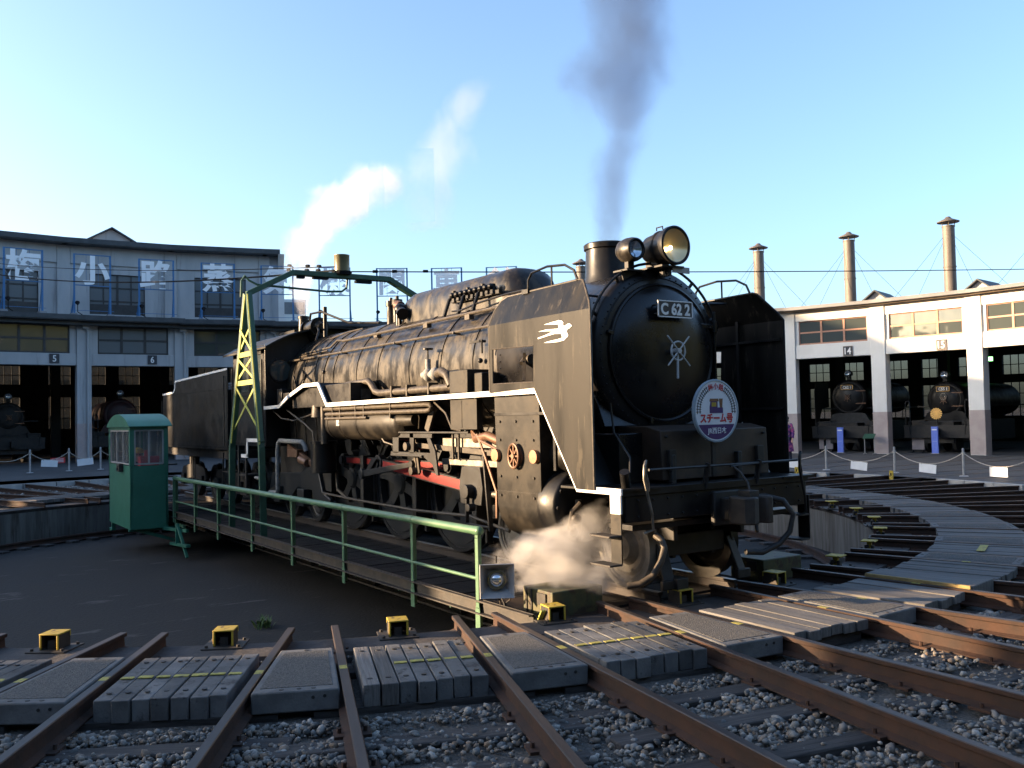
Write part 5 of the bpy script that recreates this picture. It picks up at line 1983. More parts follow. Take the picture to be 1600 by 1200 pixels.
mb.cyl((5.2, -1.22, 1.9), (5.2, -1.22, 2.05), 0.02, seg=8)
obj("brake_cylinder", mb, M['casing'], lo)
mb = MB()
mb.b2((6.72, -1.385, 1.74), (7.36, -1.30, 2.115))
mb.b2((7.0, -1.39, 1.76), (7.01, -1.386, 2.1))
obj("lubricator_box", mb, M['casing'], lo, bevel=0.01)
mb = MB()
mb.tube([(7.0, -1.2, 1.72), (7.2, -1.3, 1.62), (7.5, -1.32, 1.66), (7.85, -1.32, 1.58)], 0.055, 10)
mb.tube([(7.1, -1.3, 1.72), (7.4, -1.36, 1.6), (7.85, -1.36, 1.48)], 0.016, 6)
mb.tube([(7.3, -1.35, 1.68), (7.5, -1.36, 1.4), (7.8, -1.4, 1.0), (7.82, -1.42, 0.7)], 0.018, 6)
obj("copper_pipes", mb, M['copper'], lo)
# air reservoir and pipes under the running board
mb = MB()
mb.lathe([(2.35, 0.0), (2.37, 0.14), (2.42, 0.22), (2.5, 0.265), (2.56, 0.27)] + ringx(2.62, 0.27, 0.04, 0.008) + ringx(3.1, 0.27, 0.03, 0.006) + ringx(3.75, 0.27, 0.03, 0.006) + [(5.0, 0.27), (5.06, 0.25), (5.14, 0.17), (5.16, 0.0)], (0, -1.10, 1.84), 'x', 36)
ar = obj("air_reservoir", mb, M['casing'], lo, angle=30)
mb = MB()
mb.b2((3.0, -1.375, 1.80), (3.12, -1.362, 1.92))
obj("data_plate", mb, M['post'], ar)
mb = MB()
for z, x0, x1, y in ((2.075, 2.5, 6.1, -1.36), (1.99, 2.6, 6.05, -1.37), (1.92, 2.6, 4.2, -1.39)):
    mb.tube([(x0, y, z), (x1, y, z)], 0.034 if z > 1.95 else 0.022, 10)
mb.tube([(6.05, -1.37, 1.99), (6.15, -1.37, 2.0), (6.2, -1.37, 2.035), (6.15, -1.365, 2.07), (6.05, -1.36, 2.075)], 0.034, 10)
for x in (2.9, 3.2, 3.8, 4.1, 5.0):
    mb.b2((x - 0.012, -1.4, 1.9), (x + 0.012, -1.3, 2.13))
obj("cooling_pipes", mb, M['pipe'], lo)
mb = MB()
mb.cyl((2.02, -1.2, 1.02), (2.02, -1.2, 1.52), 0.215, seg=28)
mb.cyl((2.02, -1.2, 1.50), (2.02, -1.2, 1.54), 0.235, seg=28)
mb.cyl((2.02, -1.2, 1.0), (2.02, -1.2, 1.04), 0.235, seg=28)
obj("feedwater_pump", mb, M['black'], lo)
mb = MB()
mb.cyl((2.32, -1.3, 1.5), (2.32, -1.3, 2.42), 0.06, seg=14)
mb.cyl((1.98, -1.25, 1.95), (1.98, -1.25, 2.15), 0.14, 0.12, 16)
mb.cyl((1.98, -1.25, 2.15), (1.98, -1.25, 2.3), 0.05, seg=10)
obj("stand_pipe", mb, M['pipe'], lo)
mb = MB()
mb.tube([(1.35, -1.25, 1.36), (1.32, -1.27, 1.46), (1.24, -1.28, 1.52), (0.1, -1.28, 1.53), (0.0, -1.28, 1.48), (-0.05, -1.28, 1.3), (-0.05, -1.28, 0.62), (-0.1, -1.28, 0.54), (-0.5, -1.28, 0.53)], 0.042, 10)
obj("injector_pipe", mb, M['grey_hose'], lo)
mb = MB()
mb.tube([(-0.9, -1.3, 1.9), (-0.9, -1.3, 0.85), (-1.0, -1.3, 0.78), (-1.3, -1.3, 0.78)], 0.03, 8)
obj("injector_pipe", mb, M['grey_hose'], lo)
mb = MB()
mb.box((0.55, -1.12, 1.3), (0.5, 0.2, 0.14))
mb.bar((0.2, -1.15, 1.42), (1.5, -1.15, 1.1), 0.06, 0.1)
mb.cyl((0.9, -1.18, 1.2), (1.25, -1.18, 1.14), 0.08, seg=12)
obj("injector", mb, M['copper'], lo, bevel=0.01)
# frames, ash pan, trailing truck
mb = MB()
for s in (-1, 1):
    mb.b2((-2.0, s * 0.5 - 0.03, 0.55), (9.85, s * 0.5 + 0.03, 1.45))
mb.b2((7.7, -0.75, 0.7), (8.9, 0.75, 2.0))
mb.b2((-0.5, -0.85, 0.62), (1.5, 0.85, 1.3))
mb.b2((2.2, -0.45, 0.9), (7.4, 0.45, 1.75))
for x in (2.9, 4.75, 6.45):
    mb.b2((x - 0.06, -0.9, 0.4), (x + 0.06, -0.7, 1.3))
    mb.b2((x - 0.03, -0.72, 0.2), (x + 0.03, -0.62, 0.8))
obj("frame", mb, M['black_flat'], lo, bevel=0.01)
mb = MB()
for s in (-1, 1):
    mb.prism([(-1.6, 0.5), (-1.4, 0.86), (0.2, 0.92), (0.75, 1.15), (1.0, 1.1), (1.25, 0.6), (1.6, 0.5), (1.6, 0.34), (1.0, 0.34), (0.72, 0.62), (0.0, 0.62), (-0.3, 0.45), (-1.5, 0.32)], s * 0.84, s * 0.92)
    for x in (-0.95, 0.35):
        mb.b2((x - 0.17, s * 0.84, 0.3), (x + 0.17, s * 1.0, 0.62))
obj("trailing_truck", mb, M['wheel'], lo, bevel=0.015)
mb = MB()
for s in (-1, 1):
    mb.b2((6.7, s * 0.30 - 0.03, 0.32), (9.6, s * 0.30 + 0.03, 0.62))
mb.b2((7.7, -0.5, 0.3), (8.6, 0.5, 0.6))
mb.b2((9.5, -0.45, 0.35), (9.62, 0.45, 0.58))
for s in (-1, 1):
    mb.bar((9.62, s * 0.52, 0.5), (9.78, s * 0.55, 0.1), 0.14, 0.03)
    mb.box((9.78, s * 0.56, 0.09), (0.05, 0.2, 0.1))
obj("pilot_truck", mb, M['black_flat'], lo, bevel=0.01)
mb = MB()
mb.box((9.72, -0.42, 0.09), (0.26, 0.16, 0.13))
obj("rail_guard_box", mb, M['black_flat'], lo, bevel=0.01)
# front end: apron, deck, buffer beam
mb = MB()
mb.prism([(9.1, 1.75), (9.55, 1.75), (9.78, 1.70), (9.80, 1.18), (9.1, 1.18)], -0.62, 1.02)
ap = obj("front_apron", mb, M['rust_plate'], lo, bevel=0.008)
mb = MB()
mb.prism([(8.6, 1.75), (9.15, 1.75), (9.0, 2.1), (8.6, 2.1)], -0.85, 0.85)
mb.b2((8.7, -0.95, 1.15), (9.5, -0.62, 1.68))
obj("smokebox_saddle", mb, M['smokebox'], lo, bevel=0.01)
mb = MB()
for y in (-0.5, 0.85):
    mb.b2((9.79, y - 0.05, 1.28), (9.84, y + 0.05, 1.5))
for y in (-0.55, 0.95):
    for z in (1.3, 1.64):
        mb.cyl((9.78, y, z), (9.815, y, z), 0.016, seg=6)
obj("apron_latch", mb, M['black_flat'], ap, bevel=0.004)
mb = MB()
mb.b2((9.1, -1.43, 1.12), (10.02, 1.35, 1.15))
mb.b2((9.92, -1.43, 1.08), (10.08, 1.35, 1.155))
obj("front_deck", mb, M['black'], lo, bevel=0.006)
mb = MB()
mb.b2((9.96, -1.36, 0.82), (10.06, 1.33, 1.08))
mb.b2((9.6, -1.2, 0.72), (9.97, 1.2, 0.78))
for y in np.arange(-1.2, 1.3, 0.2):
    for z in (0.87, 1.03):
        mb.cyl((10.055, y, z), (10.072, y, z), 0.014, seg=6)
obj("buffer_beam", mb, M['black'], lo, bevel=0.008)
# uncoupling lever and grab irons
mb = MB()
mb.tube([(10.12, -1.1, 1.33), (10.12, 1.12, 1.33)], 0.013, 8)
for y in (-0.28, 0.5):
    mb.bar((10.06, y, 1.1), (10.12, y, 1.36), 0.03, 0.05)
mb.tube([(10.12, 0.05, 1.31), (10.18, 0.42, 1.33)], 0.011, 8)
obj("uncoupling_lever", mb, M['dull_steel'], lo)
for s in (-1, 1):
    y = s * 1.15
    mb = MB()
    mb.tube([(10.13, y, 1.28), (10.15, y - 0.02, 1.37), (10.16, y - 0.07 * 0.3, 1.42), (10.17, y - 0.05, 1.38), (10.17, y - 0.06, 1.25), (10.15, y + 0.05, 0.9), (10.14, y + 0.07, 0.74), (10.1, y - 0.02, 0.71)], 0.015, 8)
    mb.tube([(10.13, y, 1.30), (10.12, y + 0.04, 1.2), (10.1, y + 0.06, 1.12)], 0.012, 8)
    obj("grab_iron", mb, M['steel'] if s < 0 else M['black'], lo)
mb = MB()
mb.cyl((9.95, -1.25, 1.16), (10.02, -1.33, 1.32), 0.05, seg=14)
mb.tube([(9.7, -1.22, 2.0), (9.72, -1.2, 1.7), (9.9, -1.15, 1.45), (9.95, -1.2, 1.3)], 0.012, 6)
obj("marker_socket", mb, M['black'], lo)
# knuckle coupler
mb = MB()
mb.b2((9.95, -0.11, 0.76), (10.32, 0.11, 0.99))
mb.b2((10.05, -0.2, 0.70), (10.12, 0.2, 1.06))
cp = obj("coupler", mb, M['black_flat'], lo, bevel=0.015)
mb = MB()
mb.prism([(10.28, -0.17), (10.36, -0.2), (10.52, -0.19), (10.58, -0.11), (10.56, -0.02), (10.44, -0.02), (10.42, 0.03), (10.47, 0.09), (10.55, 0.11), (10.57, 0.18), (10.5, 0.22), (10.34, 0.2), (10.26, 0.13)], 0.74, 1.02, 'xy')
obj("knuckle", mb, M['soot_steel'], cp, bevel=0.018)
mb = MB()
mb.box((10.42, -0.02, 1.05), (0.16, 0.14, 0.06))
mb.tube([(10.42, 0.0, 1.07), (10.36, 0.04, 1.15), (10.25, 0.06, 1.25), (10.17, 0.04, 1.31)], 0.012, 8)
mb.tube([(10.45, 0.05, 0.74), (10.5, 0.0, 0.66)], 0.02, 8)
obj("coupler_lift", mb, M['soot_steel'], cp, bevel=0.006)
for s, off in ((-1, 0.98), (1, 0.42)):
    mb = MB()
    if s < 0:
        mb.tube([(10.0, -0.93, 0.66), (10.08, -0.92, 0.62), (10.13, -0.93, 0.55), (10.13, -0.98, 0.42), (10.08, -1.05, 0.28), (10.0, -1.15, 0.2), (9.92, -1.25, 0.18)], 0.034, 10)
    else:
        mb.tube([(10.06, 0.42, 0.95), (10.2, 0.46, 0.98), (10.36, 0.58, 0.93), (10.42, 0.66, 0.78), (10.4, 0.62, 0.6), (10.36, 0.5, 0.48), (10.3, 0.3, 0.40), (10.25, 0.1, 0.42)], 0.03, 10)
    obj("air_hose", mb, M['rubber'] if s > 0 else M['pipe'], lo)
# corner steps
for s in (-1, 1):
    y = s * 1.40
    mb = MB()
    mb.b2((9.88, y - 0.008, 0.42), (10.04, y + 0.008, 0.92))
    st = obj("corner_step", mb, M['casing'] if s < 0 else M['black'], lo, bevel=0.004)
    mb = MB()
    for z in (0.42, 0.70):
        mb.b2((9.74, y - 0.16, z - 0.012), (10.04, y + 0.0, z + 0.008))
    obj("tread", mb, M['soot_steel'], st, bevel=0.003)
# round head board
hbx = 10.0
hb_ = MB()
hb_.lathe([(9.96, 0.0), (9.96, 0.335), (9.985, 0.338), (9.995, 0.335), (9.998, 0.318), (9.99, 0.316)], (0, 0, 1.90), 'x', 64)
head = obj("head_mark", hb_, M['badge_rim'], lo, angle=30, label="round white enamel train badge with red and purple lettering")
mb = MB()
mb.lathe([(9.9895, 0.317), (9.9905, 0.317), (9.9905, 0.0)], (0, 0, 1.90), 'x', 64)
obj("badge_face", mb, M['badge_white'], head)
mb = MB()
seg = []
zc = -0.145
a0 = math.asin(zc / 0.305)
for q in range(25):
    a = -math.pi - a0 + (math.pi + 2 * a0) * q / 24 + 0
    seg.append((0.305 * math.cos(a), 1.90 + 0.305 * math.sin(a)))
mb.prism(seg, 9.990, 9.9925, 'yz')
obj("purple_band", mb, M['badge_purple'], head)
text_obj("スチーム号", 0.108, M['badge_red'], head, (9.9935, 0.0, 1.90 - 0.078), (0, 0, R(90)), 0.0012, 0.004, 0.92)
text_obj("JR西日本", 0.072, M['badge_white'], head, (9.9945, 0.0, 1.90 - 0.215), (0, 0, R(90)), 0.0012, 0.001)
for i, ch in enumerate("梅小路"):
    a = R(90 - (i - 1) * 18)
    text_obj(ch, 0.075, M['badge_red'], head, (9.9935, -0.262 * math.cos(a) * -1, 1.90 + 0.262 * math.sin(a)), (0, R((i - 1) * 14), R(90)), 0.0012, 0.001)
mb = MB()
for sgn in (-1, 1):
    for rr in (0.282, 0.243):
        mb.tube([(9.992, sgn * rr * math.cos(t), 1.90 + rr * math.sin(t)) for t in np.linspace(R(-6), R(62), 20)], 0.0035, 5)
    for t in np.linspace(R(-2), R(60), 11):
        mb.tube([(9.992, sgn * 0.228 * math.cos(t), 1.90 + 0.228 * math.sin(t)), (9.992, sgn * 0.297 * math.cos(t), 1.90 + 0.297 * math.sin(t))], 0.0032, 5)
obj("track_drawing", mb, M['wire'], head)
# a plain generic picture in the middle of the badge: a little engine in a few colours
mb = MB()
mb.prism([(-0.10, 1.875), (0.10, 1.875), (0.10, 1.935), (0.02, 1.935), (0.02, 2.0), (-0.085, 2.0), (-0.10, 1.94)], 9.9905, 9.9925, 'yz')
obj("picture", mb, M['badge_purple'], head)
mb = MB()
mb.prism([(0.055, 1.935), (0.09, 1.935), (0.10, 2.03), (0.045, 2.03)], 9.9905, 9.9928, 'yz')
mb.prism([(-0.10, 2.0), (0.04, 2.0), (0.03, 2.03), (-0.09, 2.03)], 9.9905, 9.9928, 'yz')
obj("picture", mb, M['copper'], head)
mb = MB()
mb.prism([(-0.07, 1.945), (0.0, 1.945), (0.0, 1.99), (-0.07, 1.99)], 9.9925, 9.9935, 'yz')
obj("picture", mb, M['yellow'], head)
mb = MB()
mb.bar((9.93, 0, 1.6), (9.93, 0, 1.2), 0.05, 0.03)
mb.b2((9.78, -0.05, 1.66), (9.965, 0.05, 1.7))
obj("badge_bracket", mb, M['black_flat'], head)

# cab
mb = MB()
RA = []
def roofz(y):
    return 3.70 - 0.42 * (abs(y) / 1.5) ** 2.2
for s in (-1, 1):
    y = s * 1.42
    mb.b2((-2.25, y - 0.012, 1.42), (-0.26, y + 0.012, 2.5))
    mb.b2((-2.25, y - 0.012, 2.5), (-1.95, y + 0.012, 3.36))
    mb.b2((-1.3, y - 0.012, 2.5), (-1.2, y + 0.012, 3.36))
    mb.b2((-0.5, y - 0.012, 2.5), (-0.26, y + 0.012, 3.36))
    mb.b2((-2.25, y - 0.012, 3.2), (-0.26, y + 0.012, 3.36))
fr = [(-1.42, 1.42)] + [(-1.42 + 2.84 * q / 20, roofz(-1.42 + 2.84 * q / 20)) for q in range(21)] + [(1.42, 1.42)]
mb.prism(fr, -0.275, -0.25, 'yz')
cabo = obj("cab", mb, M['black'], lo, bevel=0.006)
mb = MB()
rp = [(-1.5 + 3.0 * q / 24, roofz(-1.5 + 3.0 * q / 24)) for q in range(25)]
rp2 = [(a, b + 0.035) for a, b in reversed(rp)]
mb.prism(rp + rp2, -2.75, -0.02, 'yz')
mb.b2((-2.2, -0.45, 3.66), (-1.3, 0.45, 3.78))
obj("roof", mb, M['casing'], cabo)
mb = MB()
for s in (-1, 1):
    mb.lathe([(-0.245, 0.235), (-0.225, 0.235), (-0.225, 0.205), (-0.245, 0.2)], (0, s * 1.13, 2.88), 'x', 30)
obj("porthole_rim", mb, M['black'], cabo)
mb = MB()
for s in (-1, 1):
    mb.lathe([(-0.243, 0.205), (-0.240, 0.0)], (0, s * 1.13, 2.88), 'x', 26)
obj("porthole_glass", mb, M['glass'], cabo)
mb = MB()
for s in (-1, 1):
    mb.b2((-1.95, s * 1.41 - 0.004, 2.5), (-0.5, s * 1.41 + 0.004, 3.2))
obj("side_window", mb, M['glass'], cabo)
mb = MB()
mb.b2((-1.38, -1.445, 1.50), (-0.62, -1.43, 1.57))
mb.b2((-1.40, -1.445, 1.20), (-1.33, -1.43, 1.57))
mb.b2((-1.75, -1.445, 1.18), (-1.33, -1.43, 1.25))
obj("white_step_edge", mb, M['white'], cabo)
mb = MB()
mb.b2((-2.0, -1.42, 0.42), (-1.5, -1.1, 0.46))
mb.b2((-2.0, -1.42, 0.8), (-1.5, -1.1, 0.84))
mb.b2((-2.02, -1.43, 0.42), (-1.96, -1.4, 1.42))
mb.b2((-1.54, -1.43, 0.42), (-1.48, -1.4, 1.42))
mb.tube([(-2.2, -1.47, 1.3), (-2.2, -1.47, 3.0)], 0.014, 8)
mb.tube([(-0.42, -1.45, 1.3), (-0.42, -1.45, 3.1)], 0.014, 8)
obj("cab_step", mb, M['black_flat'], cabo)

# rivets and seams on the cab side, small pipes low down along the frame
mb = MB()
for z in np.arange(1.5, 3.3, 0.09):
    for x in (-0.31, -2.2):
        mb.ball((x, -1.433, z), 0.010, seg=6, rings=4)
for x in np.arange(-2.15, -0.3, 0.1):
    mb.ball((x, -1.433, 1.47), 0.010, seg=6, rings=4)
    mb.ball((x, -1.433, 2.42), 0.010, seg=6, rings=4)
obj("rivets", mb, M['black'], cabo)
mb = MB()
mb.tube([(1.6, -1.05, 0.62), (3.0, -1.02, 0.58), (5.0, -1.02, 0.56), (6.6, -1.04, 0.6), (7.6, -1.1, 0.5)], 0.022, 8)
mb.tube([(0.6, -1.32, 2.1), (1.4, -1.3, 1.85), (1.75, -1.28, 1.7), (1.8, -1.25, 1.3)], 0.018, 6)
mb.tube([(-0.2, -1.3, 2.1), (0.3, -1.32, 1.95), (0.9, -1.3, 1.9), (1.7, -1.28, 2.0), (2.2, -1.26, 2.08)], 0.014, 6)
mb.tube([(6.2, -1.33, 2.1), (6.5, -1.33, 1.95), (6.6, -1.3, 1.75), (6.75, -1.25, 1.72)], 0.016, 6)
mb.tube([(2.1, -1.0, 1.0), (2.15, -1.0, 0.7), (2.6, -0.98, 0.55)], 0.03, 8)
mb.tube([(4.2, -1.3, 2.1), (4.22, -1.28, 1.8), (4.4, -1.2, 1.55), (4.75, -1.2, 1.5)], 0.014, 6)
mb.tube([(5.6, -1.3, 2.1), (5.62, -1.25, 1.9), (5.5, -1.2, 1.75)], 0.012, 6)
obj("small_pipes", mb, M['pipe'], lo)
mb = MB()
for x in DR:
    mb.prism([(x + 0.93, 0.55), (x + 1.03, 0.55), (x + 1.0, 1.15), (x + 0.95, 1.15)], -0.72, -0.62)
    mb.prism([(x + 0.86, 0.6), (x + 0.93, 0.5), (x + 0.95, 0.95), (x + 0.88, 1.0)], -0.70, -0.6)
obj("brake_shoe", mb, M['soot_steel'], lo)

# ------------------------------------------------------------------ tender
te = thing("tender", "black coal tender with a white top line, coupled behind the locomotive's cab", "tender", (-5.5, 0, 0))
mb = MB()
for s in (-1, 1):
    y = s * 1.40
    mb.prism([(-8.45, 1.30), (-2.75, 1.30), (-2.75, 3.06), (-7.15, 2.98), (-7.17, 2.82), (-7.3, 2.72), (-8.45, 2.70)], y - 0.012, y + 0.012)
mb.b2((-8.46, -1.40, 1.30), (-8.44, 1.40, 2.70))
mb.b2((-2.77, -1.40, 1.30), (-2.75, 1.40, 2.6))
mb.b2((-8.44, -1.39, 2.66), (-7.2, 1.39, 2.69))
mb.b2((-7.3, -1.39, 2.3), (-2.8, 1.39, 2.34))
mb.b2((-7.22, -1.39, 2.3), (-7.2, 1.39, 2.95))
obj("tank", mb, M['black'], te, bevel=0.006)
mb = MB()
for s in (-1, 1):
    y = s * 1.415
    mb.cur = 0
    for (a, b), (c, d) in zip([(-2.75, 3.06), (-7.15, 2.98), (-7.19, 2.8), (-7.34, 2.71)], [(-7.15, 2.98), (-7.19, 2.8), (-7.34, 2.71), (-8.45, 2.69)]):
        mb.bar((a, y, b - 0.02), (c, y, d - 0.02), 0.012, 0.045)
obj("white_line", mb, M['white'], te)
mb = MB()
for q in range(240):
    x = random.uniform(-6.9, -3.0)
    y = random.uniform(-1.1, 1.1)
    mb.ball((x, y, 2.42 + 0.35 * (1 - (y / 1.3) ** 2) + random.uniform(-0.05, 0.05)), random.uniform(0.1, 0.2), (1, random.uniform(.7, 1), random.uniform(.5, .9)), 6, 4)
obj("coal", mb, M['rubber'], te, smooth=False)
mb = MB()
mb.b2((-8.6, -1.25, 1.12), (-2.6, 1.25, 1.3))
for s in (-1, 1):
    mb.b2((-8.6, s * 1.27 - 0.04, 1.1), (-2.6, s * 1.27 + 0.04, 1.29))
obj("frame", mb, M['soot_steel'], te, bevel=0.008)
for bx in (-4.1, -7.2):
    for s in (-1, 1):
        mb = MB()
        mb.prism([(bx - 1.2, 0.5), (bx - 1.0, 0.78), (bx - 0.3, 0.86), (bx + 0.3, 0.86), (bx + 1.0, 0.78), (bx + 1.2, 0.5), (bx + 0.95, 0.42), (bx + 0.3, 0.5), (bx - 0.3, 0.5), (bx - 0.95, 0.42)], s * 0.9, s * 0.98)
        for x in (-0.85, 0.85):
            mb.b2((bx + x - 0.14, s * 0.86, 0.32), (bx + x + 0.14, s * 1.04, 0.6))
        for x in (-0.2, 0.0, 0.2):
            mb.cyl((bx + x, s * 0.94, 0.5), (bx + x, s * 0.94, 1.05), 0.07, seg=10)
        obj("bogie_frame", mb, M['black_flat'], te, bevel=0.01)
        for x in (-0.85, 0.85):
            w = MB()
            r_ = 0.43
            y0, y1 = s * 0.53, s * 0.67
            w.lathe([(y0, r_ - 0.06), (y0, r_ + 0.028), (y0 + s * 0.03, r_ + 0.026), (y0 + s * 0.037, r_), (y1, r_), (y1, r_ - 0.07), (y1 - s * 0.03, r_ - 0.09), (y1 - s * 0.04, 0.16), (y1 + s * .02, 0.14), (y1 + s * .02, 0)], (bx + x, 0, r_), 'y', 36)
            obj("wheel", w, M['wheel'], te, angle=30)

mb = MB()
for x in np.arange(-8.35, -2.8, 0.11):
    for z in (1.36, 2.62):
        mb.ball((x, -1.413, z), 0.009, seg=6, rings=4)
for x in (-4.3, -5.9, -7.4):
    for z in np.arange(1.45, 2.6, 0.1):
        mb.ball((x, -1.413, z), 0.009, seg=6, rings=4)
obj("rivets", mb, M['black'], te)
mb = MB()
mb.tube([(-2.85, -1.46, 1.4), (-2.85, -1.46, 2.9)], 0.014, 8)
mb.tube([(-8.35, -1.46, 1.4), (-8.35, -1.46, 2.5)], 0.014, 8)
obj("grab_rail", mb, M['black_flat'], te)
mb = MB()
for x in (-2.95, -8.3):
    mb.b2((x - 0.2, -1.4, 0.5), (x + 0.2, -1.15, 0.53))
    mb.b2((x - 0.2, -1.4, 0.82), (x + 0.2, -1.15, 0.85))
    mb.b2((x - 0.22, -1.41, 0.5), (x - 0.19, -1.38, 1.25))
    mb.b2((x + 0.19, -1.41, 0.5), (x + 0.22, -1.38, 1.25))
obj("corner_step", mb, M['black_flat'], te)
# small weed in the pit beside the bridge
wd = thing("weed", "small green weed growing on the pit floor beside the railing", "plant", (4.1, -3.0, -1.0))
mb = MB()
for q in range(60):
    a = random.uniform(0, 6.28)
    l_ = random.uniform(0.05, 0.16)
    b_ = Vector((4.1 + random.uniform(-0.14, 0.14), -3.0 + random.uniform(-0.1, 0.1), -1.0))
    tip = b_ + Vector((math.cos(a) * l_ * 0.8, math.sin(a) * l_ * 0.8, l_))
    sd_ = Vector((-math.sin(a), math.cos(a), 0)) * 0.012
    md = b_.lerp(tip, 0.5) + Vector((0, 0, 0.02))
    mb.add([b_ - sd_ * 0.4, b_ + sd_ * 0.4, md + sd_, tip, md - sd_], [(0, 1, 2, 4), (4, 2, 3)])
obj("leaves", mb, mat("weed_leaf", (0.05, 0.10, 0.02), (0.08, 0.14, 0.03), rough=0.7), wd, smooth=False)
mb = MB()
mb.cyl((4.1, -3.0, -1.02), (4.1, -3.0, -0.93), 0.008, seg=6)
obj("stem", mb, M['green_dark'], wd)

# ------------------------------------------------------------------ the roundhouse
rh = thing("roundhouse", "curved concrete roundhouse with numbered stalls, a grey two storey wing and a cream wing", "roundhouse", (-20, 20, 0))
TH = [71.7, 79.7, 87.7, 95.7, 103.65, 111.65, 120.3, 128.9, 137.5, 146.2, 154.8, 163.45, 172.1, 180.7, 189.3, 197.9, 206.5]
RC = 27.7
def frame_at(deg, r, z=0.0):
    """local x = along the wall (to the left seen from the yard), y = away from the yard"""
    p = pol(r, deg, z)
    er = Vector((math.cos(R(deg)), math.sin(R(deg)), 0))
    et = Vector((-er.y, er.x, 0))
    return Matrix(((et.x, er.x, 0, p.x), (et.y, er.y, 0, p.y), (0, 0, 1, p.z), (0, 0, 0, 1)))
for i, d in enumerate(TH):
    left = d > 130
    zb = hz(d)
    F = frame_at(d, RC, zb)
    wm = M['wall_grey'] if left else M['wall_white']
    top = 6.22
    mb = MB()
    mb.b2((-0.30, 0.0, -0.05), (0.30, 0.52, top))
    mb.xf(F)
    c = obj("column", mb, wm, rh, bevel=0.015)
    mb = MB()
    mb.b2((-0.303, -0.003, 0.0), (0.303, 0.523, 1.75))
    mb.xf(F)
    obj("painted_base", mb, M['pink_base'], c, bevel=0.015)
    if left:
        mb = MB()
        mb.cyl((-0.14, -0.06, 0.1), (-0.14, -0.06, 5.85), 0.05, seg=10)
        mb.cyl((-0.14, -0.06, 5.85), (-0.05, -0.1, 6.05), 0.05, seg=10)
        for z in (0.9, 1.9, 3.0, 4.1, 5.2):
            mb.b2((-0.21, -0.02, z), (-0.07, 0.0, z + 0.04))
        mb.xf(F)
        dp = obj("downpipe", mb, M['wall_grey'], c)
        mb = MB()
        mb.box((-0.05, -0.12, 6.12), (0.26, 0.2, 0.32), taper=1.2)
        mb.xf(F)
        obj("rain_hopper", mb, M['wall_grey'], dp, bevel=0.01)
